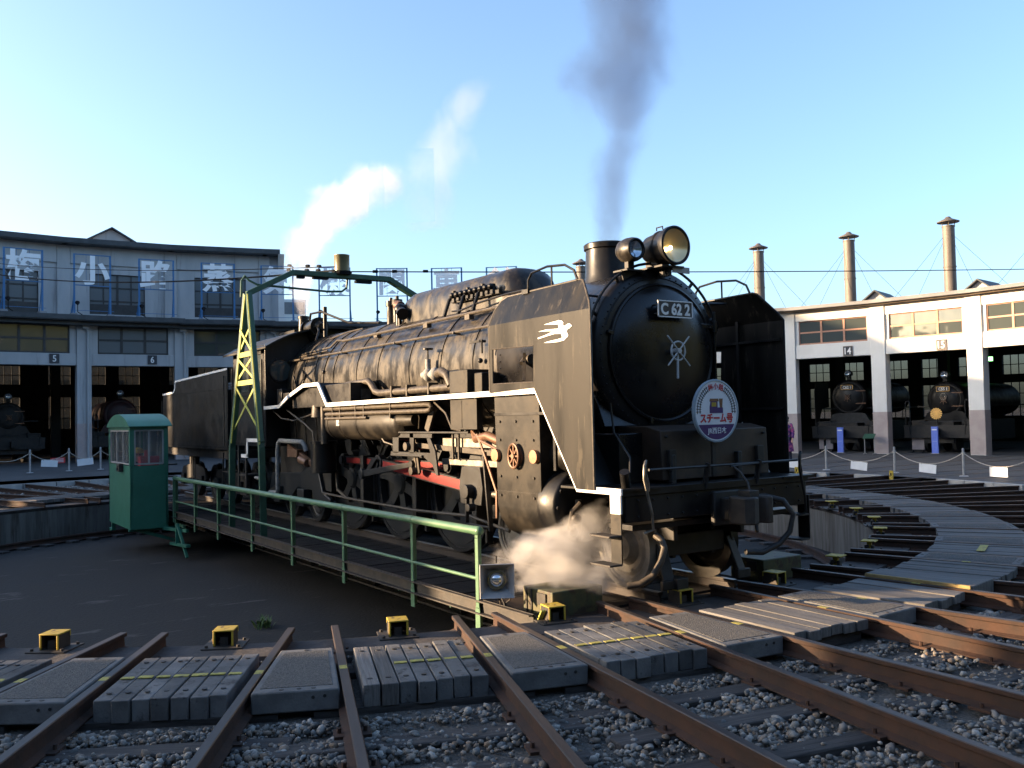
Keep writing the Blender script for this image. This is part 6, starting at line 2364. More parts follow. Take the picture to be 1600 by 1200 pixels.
for i in range(len(TH) - 1):
    a, b = TH[i], TH[i + 1]
    c = (a + b) / 2
    half = (b - a) / 2
    rr = RC * math.cos(R(half))
    W = 2 * RC * math.sin(R(half))
    left = c > 130
    zb = hz(c)
    F = frame_at(c, rr, zb)
    wm = M['wall_grey'] if left else M['wall_white']
    wi = W / 2 - 0.29
    if left:
        l0, l1, w0, w1, t1 = 4.33, 4.86, 4.90, 6.10, 6.24
    else:
        l0, l1, w0, w1, t1 = 4.15, 4.76, 4.80, 5.80, 6.22
    mb = MB()
    mb.b2((-wi, 0.07, l0), (wi, 0.45, l1))
    mb.xf(F)
    obj("lintel", mb, wm, rh, bevel=0.02)
    mb = MB()
    mb.b2((-wi, 0.07, w1 + 0.01), (wi, 0.45, t1))
    for s in (-1, 1):
        mb.b2((s * wi, 0.12, l1), (s * (wi - (0.28 if left else 0.16)), 0.4, w1 + 0.01))
    mb.xf(F)
    obj("upper_beam", mb, wm, rh, bevel=0.012)
    ww = wi - (0.28 if left else 0.16)
    fr = 0.055 if left else 0.04
    mb = MB()
    for q in range(4):
        x = -ww + 2 * ww * q / 3
        mb.b2((x - fr, 0.17, w0), (x + fr, 0.25, w1))
    for z, f2 in ((w0, fr * 0.7), ((w0 + w1) / 2, fr * 0.8), (w1, fr * 0.7)):
        mb.b2((-ww, 0.175, z - f2), (ww, 0.245, z + f2))
    mb.xf(F)
    wn_ = obj("window", mb, M['frame_dark'] if left else M['frame_brown'], rh)
    mb = MB()
    for q in range(3):
        for z0, z1 in ((w0, (w0 + w1) / 2), ((w0 + w1) / 2, w1)):
            k0 = len(mb.v)
            x0 = -ww + 2 * ww * q / 3
            mb.b2((x0, 0.20, z0), (x0 + 2 * ww / 3, 0.206, z1))
            tl = Euler((random.uniform(-0.012, 0.012), 0, random.uniform(-0.02, 0.02))).to_matrix().to_4x4()
            cc = Vector((x0 + ww / 3, 0.2, (z0 + z1) / 2))
            mb.xf(Matrix.Translation(cc) @ tl @ Matrix.Translation(-cc), k0)
    mb.xf(F)
    obj("pane", mb, M['glass_pale'] if (left and i % 2 == 0) else M['glass'], wn_, smooth=False)
    # eaves
    mb = MB()
    if left:
        mb.b2((-W / 2 - 0.06, -0.75, 6.26), (W / 2 + 0.06, 3.2, 6.34))
        mb.b2((-W / 2 - 0.07, -0.8, 6.30), (W / 2 + 0.07, -0.6, 6.46))
        mb.b2((-W / 2 - 0.06, -0.7, 6.42), (W / 2 + 0.06, 3.2, 6.52))
        mb.b2((-W / 2 - 0.05, -0.45, 6.10), (W / 2 + 0.05, 0.1, 6.26))
        mb.xf(F)
        obj("eave", mb, M['eave_dark'], rh)
    else:
        mb.cyl((-W / 2 - 0.03, -0.22, 6.32), (W / 2 + 0.03, -0.22, 6.32), 0.11, seg=12)
        mb.b2((-W / 2 - 0.03, -0.22, 6.38), (W / 2 + 0.03, 0.6, 6.43))
        mb.xf(F)
        obj("eave", mb, M['eave_brown'], rh)
    # roof over the stalls
    mb = MB()
    n = 2
    z1, z2 = (6.56, 6.95) if left else (6.45, 6.75)
    q = [pol(RC - 0.5, a, z1 + zb - 0.03), pol(RC - 0.5, b, z1 + zb - 0.03), pol(45, b, z2 + zb), pol(45, a, z2 + zb)]
    mb.add(q + [p - Vector((0, 0, 0.14)) for p in q], [(0, 1, 2, 3), (7, 6, 5, 4), (0, 4, 5, 1), (2, 6, 7, 3)])
    obj("roof", mb, M['roof'], rh, smooth=False)
    # rear wall with two rows of windows
    Rb = 44.0
    rb = Rb * math.cos(R(half))
    Wb = 2 * Rb * math.sin(R(half))
    FB = frame_at(c, rb, zb)
    mb = MB()
    xs = [-Wb / 2, -2.55, -1.35, -0.6, 0.6, 1.35, 2.55, Wb / 2]
    rows = [0.0, 1.35, 3.15, 3.6, 4.65, 6.9] if not left else [0.0, 1.5, 3.4, 4.15, 5.25, 7.0]
    for q in range(0, 8, 2):
        mb.b2((xs[q], 0, 0), (xs[q + 1], 0.3, rows[5]))
    for q in (1, 3, 5):
        mb.b2((xs[q], 0, 0), (xs[q + 1], 0.3, rows[1]))
        mb.b2((xs[q], 0, rows[2]), (xs[q + 1], 0.3, rows[3]))
        mb.b2((xs[q], 0, rows[4]), (xs[q + 1], 0.3, rows[5]))
    mb.xf(FB)
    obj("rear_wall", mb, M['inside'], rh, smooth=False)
    mb = MB()
    gl = MB()
    for q in (1, 3, 5):
        for z0, z1_ in ((rows[1], rows[2]), (rows[3], rows[4])):
            x0, x1 = xs[q], xs[q + 1]
            for e in range(1, 3):
                x = x0 + (x1 - x0) * e / 3
                mb.b2((x - 0.02, 0.12, z0), (x + 0.02, 0.17, z1_))
            nz_ = 3 if z1_ - z0 > 1.5 else 2
            for e in range(1, nz_):
                z = z0 + (z1_ - z0) * e / nz_
                mb.b2((x0, 0.12, z - 0.02), (x1, 0.17, z + 0.02))
            gl.b2((x0, 0.142, z0), (x1, 0.148, z1_))
    mb.xf(FB)
    rw = obj("rear_window", mb, M['frame_dark'], rh)
    gl.xf(FB)
    obj("rear_pane", gl, M['glass_dusty'], rw)
    # interior pillars and a tie beam
    mb = MB()
    for d in (a,):
        FP = frame_at(d, 36.0, zb)
        k0 = len(mb.v)
        mb.b2((-0.22, -0.22, 0), (0.22, 0.22, 6.4))
        mb.xf(FP, k0)
    k0 = len(mb.v)
    mb.b2((-3.0, 8.0, 5.5), (3.0, 8.3, 6.4))
    mb.xf(F, k0)
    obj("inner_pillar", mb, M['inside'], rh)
# stall numbers
for txt, d, z in (("14", 106.25, 4.38), ("15", 98.3, 4.38), ("5", 183.2, 4.88), ("6", 174.75, 4.88), ("7", 166.1, 4.88), ("16", 90.3, 4.38)):
    i = max(q for q in range(len(TH)) if TH[q] < d)
    half = (TH[i + 1] - TH[i]) / 2
    c = (TH[i + 1] + TH[i]) / 2
    rr = RC * math.cos(R(half))
    F = frame_at(c, rr, 0)
    x = rr * math.tan(R(d - c))
    mb = MB()
    mb.b2((x - 0.2, 0.03, z - 0.21), (x + 0.2, 0.05, z + 0.21))
    mb.xf(F)
    p = obj("stall_number", mb, M['plate_blue'], rh)
    me_rot = math.atan2(F[1][0], F[0][0])
    pos = F @ Vector((x, 0.026, z))
    text_obj(txt, 0.40, M['white'], p, tuple(pos), (0, 0, me_rot + math.pi), 0.004, 0.006, 0.85)
    mb = MB()
    for z0, z1, x0, x1 in ((z - 0.21, z - 0.195, x - 0.2, x + 0.2), (z + 0.195, z + 0.21, x - 0.2, x + 0.2), (z - 0.21, z + 0.21, x - 0.2, x - 0.185), (z - 0.21, z + 0.21, x + 0.185, x + 0.2)):
        mb.b2((x0, 0.026, z0), (x1, 0.032, z1))
    mb.xf(F)
    if d < 130:
        obj("plate_border", mb, M['eave_brown'], p)
# end walls
for d in (TH[0], TH[-1]):
    F = frame_at(d, RC, 0)
    mb = MB()
    mb.b2((-0.15, 0, 0), (0.15, 17.3, 6.7))
    mb.xf(F)
    obj("end_wall", mb, M['wall_white'], rh)
# upper storey of the left wing
RU = 30.8
US = [162.6, 163.9, 172.4, 181.4, 190.0, 198.6, 206.5]
WIN = [(167.95, 2.5, 7.25, 9.25), (176.95, 2.5, 7.25, 9.2), (185.7, 2.5, 7.2, 9.15), (194.3, 2.5, 7.2, 9.15)]
for i in range(len(US) - 1):
    a, b = US[i], US[i + 1]
    c, half = (a + b) / 2, (b - a) / 2
    rr = RU * math.cos(R(half))
    W = 2 * RU * math.sin(R(half))
    F = frame_at(c, rr, 0)
    ws = [w for w in WIN if a < w[0] < b]
    mb = MB()
    zt = 10.5
    if ws:
        d, w, z0, z1 = ws[0]
        x = rr * math.tan(R(d - c))
        mb.b2((-W / 2, 0, 6.7), (x - w / 2, 0.35, zt))
        mb.b2((x + w / 2, 0, 6.7), (W / 2, 0.35, zt))
        mb.b2((x - w / 2, 0, 6.7), (x + w / 2, 0.35, z0))
        mb.b2((x - w / 2, 0, z1), (x + w / 2, 0.35, zt))
        mb.b2((-W / 2 + 0.3, -0.1, 9.62), (W / 2 - 0.3, 0.0, zt))
    else:
        mb.b2((-W / 2, 0, 6.7), (W / 2, 0.35, zt))
    mb.xf(F)
    obj("upper_wall", mb, M['wall_grey'], rh, bevel=0.01)
    if ws:
        mb = MB()
        gl = MB()
        for q in range(5):
            xx = x - w / 2 + w * q / 4
            mb.b2((xx - (0.05 if q == 2 else 0.03), 0.1, z0), (xx + (0.05 if q == 2 else 0.03), 0.18, z1))
        for q in range(4):
            zz = z0 + (z1 - z0) * q / 3
            mb.b2((x - w / 2, 0.105, zz - 0.035), (x + w / 2, 0.175, zz + 0.035))
        mb.b2((x - w / 2, 0.09, z0), (x + w / 2, 0.14, z0 + 0.5))
        for q in range(4):
            for e in range(3):
                if q == 3 and e == 2 and i != 3:
                    pass
                xx = x - w / 2 + w * q / 4
                zz = z0 + (z1 - z0) * e / 3
                gl.b2((xx, 0.135, zz), (xx + w / 4, 0.141, zz + (z1 - z0) / 3))
        mb.xf(F)
        wn_ = obj("upper_window", mb, M['frame_dark'], rh)
        gl.xf(F)
        obj("pane", gl, M['glass_pale'], wn_, smooth=False)
    # eave of the upper roof
    mb = MB()
    mb.b2((-W / 2 - 0.08, -0.7, 10.46), (W / 2 + 0.08, 0.4, 10.56))
    mb.b2((-W / 2 - 0.08, -0.75, 10.5), (W / 2 + 0.08, -0.6, 10.74))
    mb.xf(F)
    obj("upper_eave", mb, M['eave_dark'], rh)
    mb = MB()
    q = [pol(RU - 0.72, a, 10.62), pol(RU - 0.72, b, 10.62), pol(38, b, 11.0), pol(38, a, 11.0), pol(45, b, 10.6), pol(45, a, 10.6)]
    mb.add(q + [p - Vector((0, 0, 0.12)) for p in q], [(0, 1, 2, 3), (3, 2, 4, 5), (9, 8, 7, 6), (11, 10, 8, 9)])
    obj("upper_roof", mb, M['roof'], rh, smooth=False)
for d in US[1:-1]:
    F = frame_at(d, RU, 0)
    mb = MB()
    mb.b2((-0.28, -0.13, 6.7), (0.28, 0.3, 10.47))
    mb.xf(F)
    obj("pilaster", mb, M['wall_grey'], rh, bevel=0.01)
F = frame_at(US[0], RU, 0)
mb = MB()
mb.b2((-0.3, 0, 6.6), (0.0, 14, 10.5))
mb.prism([(-0.75, 10.5), (0.0, 10.5), (0.0, 9.85)], -0.3, 0.0, 'yz')
mb.xf(F)
obj("upper_end_wall", mb, M['wall_white'], rh)
mb = MB()
F = frame_at(161.3, 44.5, 0)
mb.b2((-1.3, 0, 6.6), (1.3, 3.0, 10.05))
mb.xf(F)
st = obj("stair_head", mb, M['wall_white'], rh, bevel=0.02)
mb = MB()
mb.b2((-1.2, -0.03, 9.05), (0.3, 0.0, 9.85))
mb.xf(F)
obj("shadow_panel", mb, M['roof'], st)  # grey panel laid on for the rectangular shadow on this wall

# stove pipes on the right wing's roof
def chimney(d, z_top=9.72):
    p = pol(31.0, d, 0)
    mb = MB()
    mb.cyl((p.x, p.y, 6.4), (p.x, p.y, z_top), 0.25, seg=28)
    for z in (7.9, z_top - 0.06):
        mb.lathe([(z, 0.25), (z, 0.27), (z + 0.05, 0.27), (z + 0.05, 0.25)], (p.x, p.y, 0), 'z', 28)
    o = obj("stove_pipe", mb, M['chimney'], rh, angle=30)
    mb = MB()
    mb.lathe([(z_top + 0.14, 0.45), (z_top + 0.17, 0.46), (z_top + 0.3, 0.16), (z_top + 0.39, 0.08), (z_top + 0.4, 0.0)], (p.x, p.y, 0), 'z', 28)
    mb.lathe([(z_top + 0.14, 0.45), (z_top + 0.28, 0.1), (z_top + 0.29, 0.0)], (p.x, p.y, 0), 'z', 28)
    obj("rain_cap", mb, M['chimney'], o)
    mb = MB()
    for q in range(4):
        a = q * math.pi / 2 + 0.6
        mb.cyl((p.x + 0.23 * math.cos(a), p.y + 0.23 * math.sin(a), z_top - 0.05), (p.x + 0.27 * math.cos(a), p.y + 0.27 * math.sin(a), z_top + 0.2), 0.018, seg=6)
    obj("cap_support", mb, M['chimney'], o)
    mb = MB()
    et = Vector((-math.sin(R(d)), math.cos(R(d)), 0))
    er = Vector((math.cos(R(d)), math.sin(R(d)), 0))
    for s in (-1, 1):
        for e, f_ in ((1.75, -1.9), (2.3, 1.6)):
            q = p + et * (s * e) + er * f_
            mb.tube([(p.x, p.y, z_top - 0.22), (q.x, q.y, 6.5)], 0.007, 5)
    obj("guy_wire", mb, M['wire'], o)
for d in (132.9, 116.0, 108.05, 99.97, 91.9):
    chimney(d)
def vent(d, r, z0, z1, w, L):
    F = frame_at(d, r, 0)
    mb = MB()
    h = z1 - z0
    mb.prism([(-w / 2, z0), (w / 2, z0), (w / 2, z0 + h * 0.55), (0, z1 - 0.06), (-w / 2, z0 + h * 0.55)], 0, L)
    for q in range(9):
        x = -w / 2 + w * (q + 0.5) / 9
        mb.b2((x - 0.02, -0.015, z0), (x + 0.02, 0.0, z0 + h * 0.5))
    mb.xf(F)
    o = obj("roof_vent", mb, M['wall_grey'], rh)
    mb = MB()
    mb.prism([(-w / 2 - 0.28, z0 + h * 0.40), (0, z1 - 0.03), (w / 2 + 0.28, z0 + h * 0.40), (w / 2 + 0.28, z0 + h * 0.47), (0, z1 + 0.03), (-w / 2 - 0.28, z0 + h * 0.47)], -0.25, L + 0.25)
    mb.xf(F)
    obj("vent_roof", mb, M['eave_dark'], o)
vent(107.1, 33, 6.4, 7.5, 1.05, 2)
vent(99.15, 33, 6.4, 7.5, 1.05, 2)
vent(91.2, 33, 6.4, 7.5, 1.05, 2)
vent(176.9, 33, 10.7, 11.92, 1.75, 2.4)
# two unseen blocks added to shade the yard; their roofline sets where sunlight falls
SA = Vector((-0.5524, -0.8336, 0))
PA = Vector((0.8336, -0.5524, 0))
Hl = [(7.45, 6.75), (5.4, 7.0), (4, 7.25), (2, 7.65), (0.8, 7.85), (-1.2, 8.3), (-1.3, 13.5), (-5.55, 14.5), (-5.85, 14.5), (-15.0, 14.5), (-15.1, 10.5), (-17.2, 11.2), (-20.5, 13.3), (-24, 14.5)]
dT = math.tan(R(SUN_EL)) - math.tan(R(8.0))
Hl = [(p_, h_ + dT * (40 if p_ > -14 else 59)) for p_, h_ in Hl]
mb = MB()
B0 = 40.0
for (p0, h0_), (p1, h1_) in zip(Hl[:-1], Hl[1:]):
    if p0 == -5.55:
        continue
    q = []
    for dep in (0, 6):
        for p_, h_ in ((p0, h0_), (p1, h1_)):
            b_ = PA * p_ + SA * (B0 + dep)
            q += [Vector((b_.x, b_.y, -0.2)), Vector((b_.x, b_.y, h_))]
    mb.add(q, [(0, 1, 3, 2), (4, 6, 7, 5), (1, 5, 7, 3), (0, 4, 5, 1), (2, 3, 7, 6)])
obj("shade_block", mb, M['wall_grey'], rh, smooth=False)
mb = MB()
q = []
for dep in (0, 8):
    for p_ in (10.62, 34):
        b_ = PA * p_ + SA * (B0 + dep)
        q += [Vector((b_.x, b_.y, -0.2)), Vector((b_.x, b_.y, 16.0))]
mb.add(q, [(0, 1, 3, 2), (4, 6, 7, 5), (1, 5, 7, 3), (0, 4, 5, 1), (2, 3, 7, 6)])
obj("shade_block", mb, M['wall_grey'], rh, smooth=False)

# rooftop letters
SIGN_T = [185.75, 180.0, 174.35, 168.65, 162.95, 157.25, 151.4, 145.75, 140.05]
for i, (ch, d) in enumerate(zip("梅小路蒸気機関車館", SIGN_T)):
    zt = 9.35 + (d - 138.6) / 47.4 * 0.25
    F = frame_at(d, 27.6, 0)
    rz = math.atan2(F[1][0], F[0][0])
    base = zt - 2.75
    labs = ["white rooftop character of ten strokes, leftmost of the row, partly cut by the picture edge", "white rooftop character of three strokes standing second from left",
            "boxy white rooftop character third from left on the grey wing", "white rooftop character with four short strokes at its foot, left of the green arch",
            "white rooftop character right behind the green arch's near knee", "white rooftop character half hidden by white steam and the olive drum",
            "rooftop character in a blue frame just right of the olive drum", "rooftop character with stacked bars above the dome casing's rear end",
            "blue rooftop sign frame mostly hidden behind the dome casing, rightmost of the row"]
    t = thing("rooftop_sign", labs[i], "sign", tuple(pol(27.6, d, base)), rz + math.pi, "rooftop letters in blue frames", inplace=False)
    zt2 = zt - base
    mb = MB()
    for s in (-1, 1):
        mb.bar((s * 0.745, 0, 0.05), (s * 0.745, 0, zt2), 0.075, 0.075)
        mb.bar((s * 0.745, 0.0, 0.9), (s * 0.82, 0.45, 0.05), 0.04, 0.04)
        mb.bar((s * 0.745, 0.0, 1.5), (s * 0.75, 0.55, 0.05), 0.03, 0.03)
    for z in (zt2 - 0.02, zt2 - 1.40):
        mb.bar((-0.75, 0, z), (0.75, 0, z), 0.04, 0.04)
    mb.bar((-0.9, 0.0, 0.22), (0.9, 0.0, 0.22), 0.02, 0.02)
    for x in (-0.25, 0.25):
        mb.bar((x, 0.02, zt2 - 1.4), (x, 0.02, zt2), 0.014, 0.014)
    obj("frame", mb, M['blue_frame'], t)
    text_obj(ch, 1.36, M['cream'], t, (0, -0.03, zt2 - 0.71), (0, 0, 0), 0.02, 0.042, 1.04, name="character")
    mb = MB()
    for s in (-1, 1):
        mb.box((s * 0.76, 0.2, 0.03), (0.32, 0.7, 0.12), taper=0.8)
    obj("footing", mb, M['roof'], t, bevel=0.01)
    sp_l = ["leftmost rooftop spotlight aimed at the sign", "rooftop spotlight below the three stroke character", "rooftop spotlight below the boxy third character", "rooftop spotlight just left of the green arch",
            "rooftop spotlight just right of the green arch's top", "rooftop spotlight behind the white steam", "rooftop spotlight right of the olive drum", "rooftop spotlight behind the dome casing's rear end", "rooftop spotlight hidden by the dome casing"]
    if i < 7:
        s_ = thing("spotlight", sp_l[i], "spotlight", tuple(pol(27.35, d + 1.15 * (1 if i != 1 else 1), base)), rz + math.pi, "spotlights for the rooftop letters", inplace=False)
        mb = MB()
        mb.tube([(0.1, 0.1, 0.02), (-0.12, -0.25, 0.08), (-0.14, -0.3, 0.1), (-0.14, -0.3, 0.38)], 0.018, 6)
        obj("arm", mb, M['wire'], s_)
        mb = MB()
        mb.lathe([(-0.02, 0.0), (-0.02, 0.035), (0.05, 0.05), (0.09, 0.095), (0.13, 0.1), (0.12, 0.08)], (0, 0, 0), 'z', 16)
        mb.xf(Matrix.Translation((-0.14, -0.3, 0.42)) @ Euler((R(-40), 0, 0)).to_matrix().to_4x4())
        obj("lamp_head", mb, M['wire'], s_)

# ------------------------------------------------------------------ engines standing in the stalls
def stall_engine(d, rf, label, plate, body, crest=False, deflectors=True, zc=2.42, r=0.78, badge=False, rails=False):
    t = thing("stabled_locomotive", label, "steam locomotive", tuple(pol(rf, d, hz(d))), R(d + 180), "engines in the roundhouse stalls", inplace=False)
    mb = MB()
    mb.lathe([(-7.0, r), (-0.5, r * 1.08), (-0.12, r * 1.08), (-0.05, r * 1.04), (-0.02, r * 0.98), (0.0, r * 0.9)], (0, 0, zc), 'x', 44)
    obj("boiler", mb, body, t)
    mb = MB()
    mb.lathe([(0.0, r * 0.93), (0.02, r * 0.92), (0.02, r * 0.86), (0.06, r * 0.8), (0.12, r * 0.5), (0.14, 0.0)], (0, 0, zc), 'x', 44)
    dr_ = obj("smokebox_door", mb, body, t)
    mb = MB()
    for z in (0.28, -0.28):
        mb.bar((0.09, r * 0.35, zc + z), (0.03, r * 1.02, zc + z), 0.04, 0.045)
    mb.tube([(0.2, 0.09 * math.cos(a), zc + 0.09 * math.sin(a)) for a in np.linspace(0, 2 * math.pi, 20)[:-1]], 0.012, 6, True)
    for a in (45, 135, 225, 315, 270):
        mb.bar((0.2, 0, zc), (0.2, 0.2 * math.cos(R(a)), zc + 0.2 * math.sin(R(a))), 0.016, 0.016)
    obj("door_fittings", mb, M['copper'], dr_)
    if plate:
      mb = MB()
      mb.b2((0.2, -0.26, zc + 0.36), (0.215, 0.26, zc + 0.54))
      pl_ = obj("number_plate", mb, M['plate_blue'], t)
      mb = MB()
      for y0, z0, y1, z1 in ((-0.27, 0.35, 0.27, 0.365), (-0.27, 0.535, 0.27, 0.55), (-0.27, 0.35, -0.255, 0.55), (0.255, 0.35, 0.27, 0.55)):
          mb.b2((0.213, y0, zc + z0), (0.222, y1, zc + z1))
      obj("plate_border", mb, M['gold'], pl_)
      text_obj(plate, 0.17, M['white'], pl_, (0.22, 0, zc + 0.45), (0, 0, R(90)), 0.003, 0.006, 0.9)
    mb = MB()
    mb.lathe([(-0.35, 0.0), (-0.35, 0.12), (-0.1, 0.17), (0.02, 0.17), (0.02, 0.15), (0.0, 0.14)], (0, 0, zc + r + 0.33), 'x', 24)
    mb.box((-0.15, 0, zc + r + 0.12), (0.2, 0.16, 0.14))
    h_ = obj("headlight", mb, M['black'], t)
    mb = MB()
    mb.lathe([(0.005, 0.142), (-0.03, 0.08), (-0.04, 0.0)], (0, 0, zc + r + 0.33), 'x', 22)
    obj("reflector", mb, M['lens_clear'], h_)
    mb = MB()
    mb.prism([(-0.95, 1.28), (0.95, 1.28), (0.72, 1.68), (0.45, 1.72), (-0.45, 1.72), (-0.72, 1.68)], -0.3, 0.05, 'yz')
    obj("saddle_plate", mb, M['dull_steel'] if deflectors else body, t)
    mb = MB()
    mb.b2((-0.4, -1.4, 1.1), (0.95, 1.4, 1.14))
    mb.b2((0.86, -1.35, 0.62), (0.98, 1.35, 1.12))
    mb.b2((-6, -1.35, 1.9), (-0.4, 1.35, 1.95))
    mb.b2((-6.5, -0.6, 0.4), (0.8, 0.6, 1.3))
    for s in (-1, 1):
        mb.b2((-0.5, s * 0.75, 0.5), (0.3, s * 1.3, 1.35))
        mb.tube([(0.98, s * 1.1, 0.75), (1.0, s * 1.15, 1.3), (1.0, s * 1.12, 1.32), (0.98, s * 1.05, 1.15)], 0.02, 6)
        for x in (0.3, -1.6):
            mb.lathe([(s * 0.5, 0.0), (s * 0.5, 0.43), (s * 0.64, 0.43), (s * 0.64, 0.0)], (x, 0, 0.43), 'y', 24)
    mb.b2((0.95, -0.12, 0.72), (1.3, 0.12, 1.0))
    obj("front_frame", mb, M['black_flat'], t)
    mb = MB()
    mb.tube([(1.02, -1.1, 1.3), (1.02, 1.1, 1.3)], 0.014, 6)
    for s in (-1, 1):
        if rails:
            mb.tube([(0.9, s * 1.3, 1.14), (0.9, s * 1.3, 2.1), (0.9, s * 1.24, 2.16), (0.9, s * 1.16, 2.16), (0.9, s * 1.12, 2.1), (0.9, s * 1.12, 1.14)], 0.02, 8)
    obj("grab_rails", mb, M['dull_steel'], t)
    if deflectors:
        for s in (-1, 1):
            mb = MB()
            mb.prism([(0.35, 1.15), (0.35, 2.75), (0.1, 3.15), (-1.5, 3.15), (-1.5, 2.0), (-0.6, 1.95), (0.0, 1.15)], s * 1.43, s * 1.445)
            obj("smoke_deflector", mb, M['black_flat'], t)
    if crest:
        mb = MB()
        cz = 1.62
        for q in range(16):
            a = 2 * math.pi * q / 16
            pts = []
            for e in range(9):
                b_ = -1.4 + 2.8 * e / 8
                pts.append((0.21 * math.cos(a) * 1 + 0.034 * (math.cos(a) * math.cos(b_) - math.sin(a) * math.sin(b_)), 0.21 * math.sin(a) + 0.034 * (math.sin(a) * math.cos(b_) + math.cos(a) * math.sin(b_))))
            pts += [(0.05 * math.cos(a + 0.16), 0.05 * math.sin(a + 0.16)), (0.05 * math.cos(a - 0.16), 0.05 * math.sin(a - 0.16))]
            mb.prism([(y, cz + z) for y, z in pts], 0.98, 1.0, 'yz')
        mb.cyl((0.98, 0, cz), (1.01, 0, cz), 0.05, seg=16)
        obj("crest", mb, M['gold'], t)
        mb = MB()
        mb.b2((0.9, -0.03, 1.12), (0.97, 0.03, 1.6))
        obj("crest_bracket", mb, M['black_flat'], t)
    if badge:
        mb = MB()
        mb.tube([(0.2, 0.13 * math.cos(a), zc + 0.12 + 0.13 * math.sin(a)) for a in np.linspace(0, 2 * math.pi, 24)[:-1]], 0.014, 6, True)
        for q in range(6):
            a = q * math.pi / 3
            mb.bar((0.2, 0.05 * math.cos(a), zc + 0.12 + 0.05 * math.sin(a)), (0.2, 0.1 * math.cos(a + 0.5), zc + 0.12 + 0.1 * math.sin(a + 0.5)), 0.02, 0.02)
        obj("round_emblem", mb, M['steel'], t)
    return t
stall_engine(107.85, 29.9, "dark locomotive in stall 14 with plate C62 1 and a round door", "C62 1", M['black'], zc=2.42, r=0.74)
stall_engine(99.95, 29.9, "dark locomotive in stall 15 wearing a golden flower crest", "C55 1", M['black'], crest=True, deflectors=False, zc=2.2, r=0.72, badge=True, rails=True)
stall_engine(91.3, 30.6, "dark locomotive at the right picture edge, only its front corner showing", "", M['black_flat'], deflectors=False, zc=2.1, r=0.65, rails=True)
stall_engine(176.6, 31.5, "dark red fronted locomotive in stall 6 behind the green cabin", "", M['red_body'], deflectors=False, zc=2.15, r=0.74, rails=True)
stall_engine(185.3, 32.0, "black locomotive barely visible in stall 5 at far left", "", M['black_flat'], deflectors=False, zc=2.1, r=0.66)
# house seen through the rear windows
mb = MB()
F = frame_at(176, 62, 0)
mb.b2((-16, 0, 0), (16, 6, 7.2))
mb.xf(F)
hb2 = thing("brown_house", "brown lit house glimpsed through the rear windows of stalls 5 and 6", "house", tuple(pol(65, 176, 0)), 0)
obj("wall", mb, mat("brown_render", (0.32, 0.2, 0.11), (0.4, 0.27, 0.16), rough=0.9, scale=0.4), hb2)
mb = MB()
mb.prism([(-16.5, 7.2), (16.5, 7.2), (14, 9.5), (-14, 9.5)], 0, 6)
mb.xf(F)
obj("roof", mb, M['roof'], hb2)
mb = MB()
for q in range(9):
    x = -14 + q * 3.4
    mb.b2((x, -0.05, 1.2), (x + 1.5, 0.0, 2.6))
    mb.b2((x, -0.05, 4.2), (x + 1.5, 0.0, 5.5))
mb.xf(F)
obj("windows", mb, M['glass'], hb2)
el = MB()
F = frame_at(100.9, 37, 0)
el.b2((-0.14, 0, 4.05), (0.14, 0.06, 4.25))
el.xf(F)
ex_ = thing("exit_lamp", "small green lamp glowing inside stall 15", "lamp", tuple(pol(37, 100.9, 4.05)), 0)
obj("lens", el, M['green_lamp'], ex_)
el = MB()
el.b2((-0.03, 0.06, 4.1), (0.03, 0.1, 6.5))
el.xf(F)
obj("hanger", el, M['wire'], ex_)

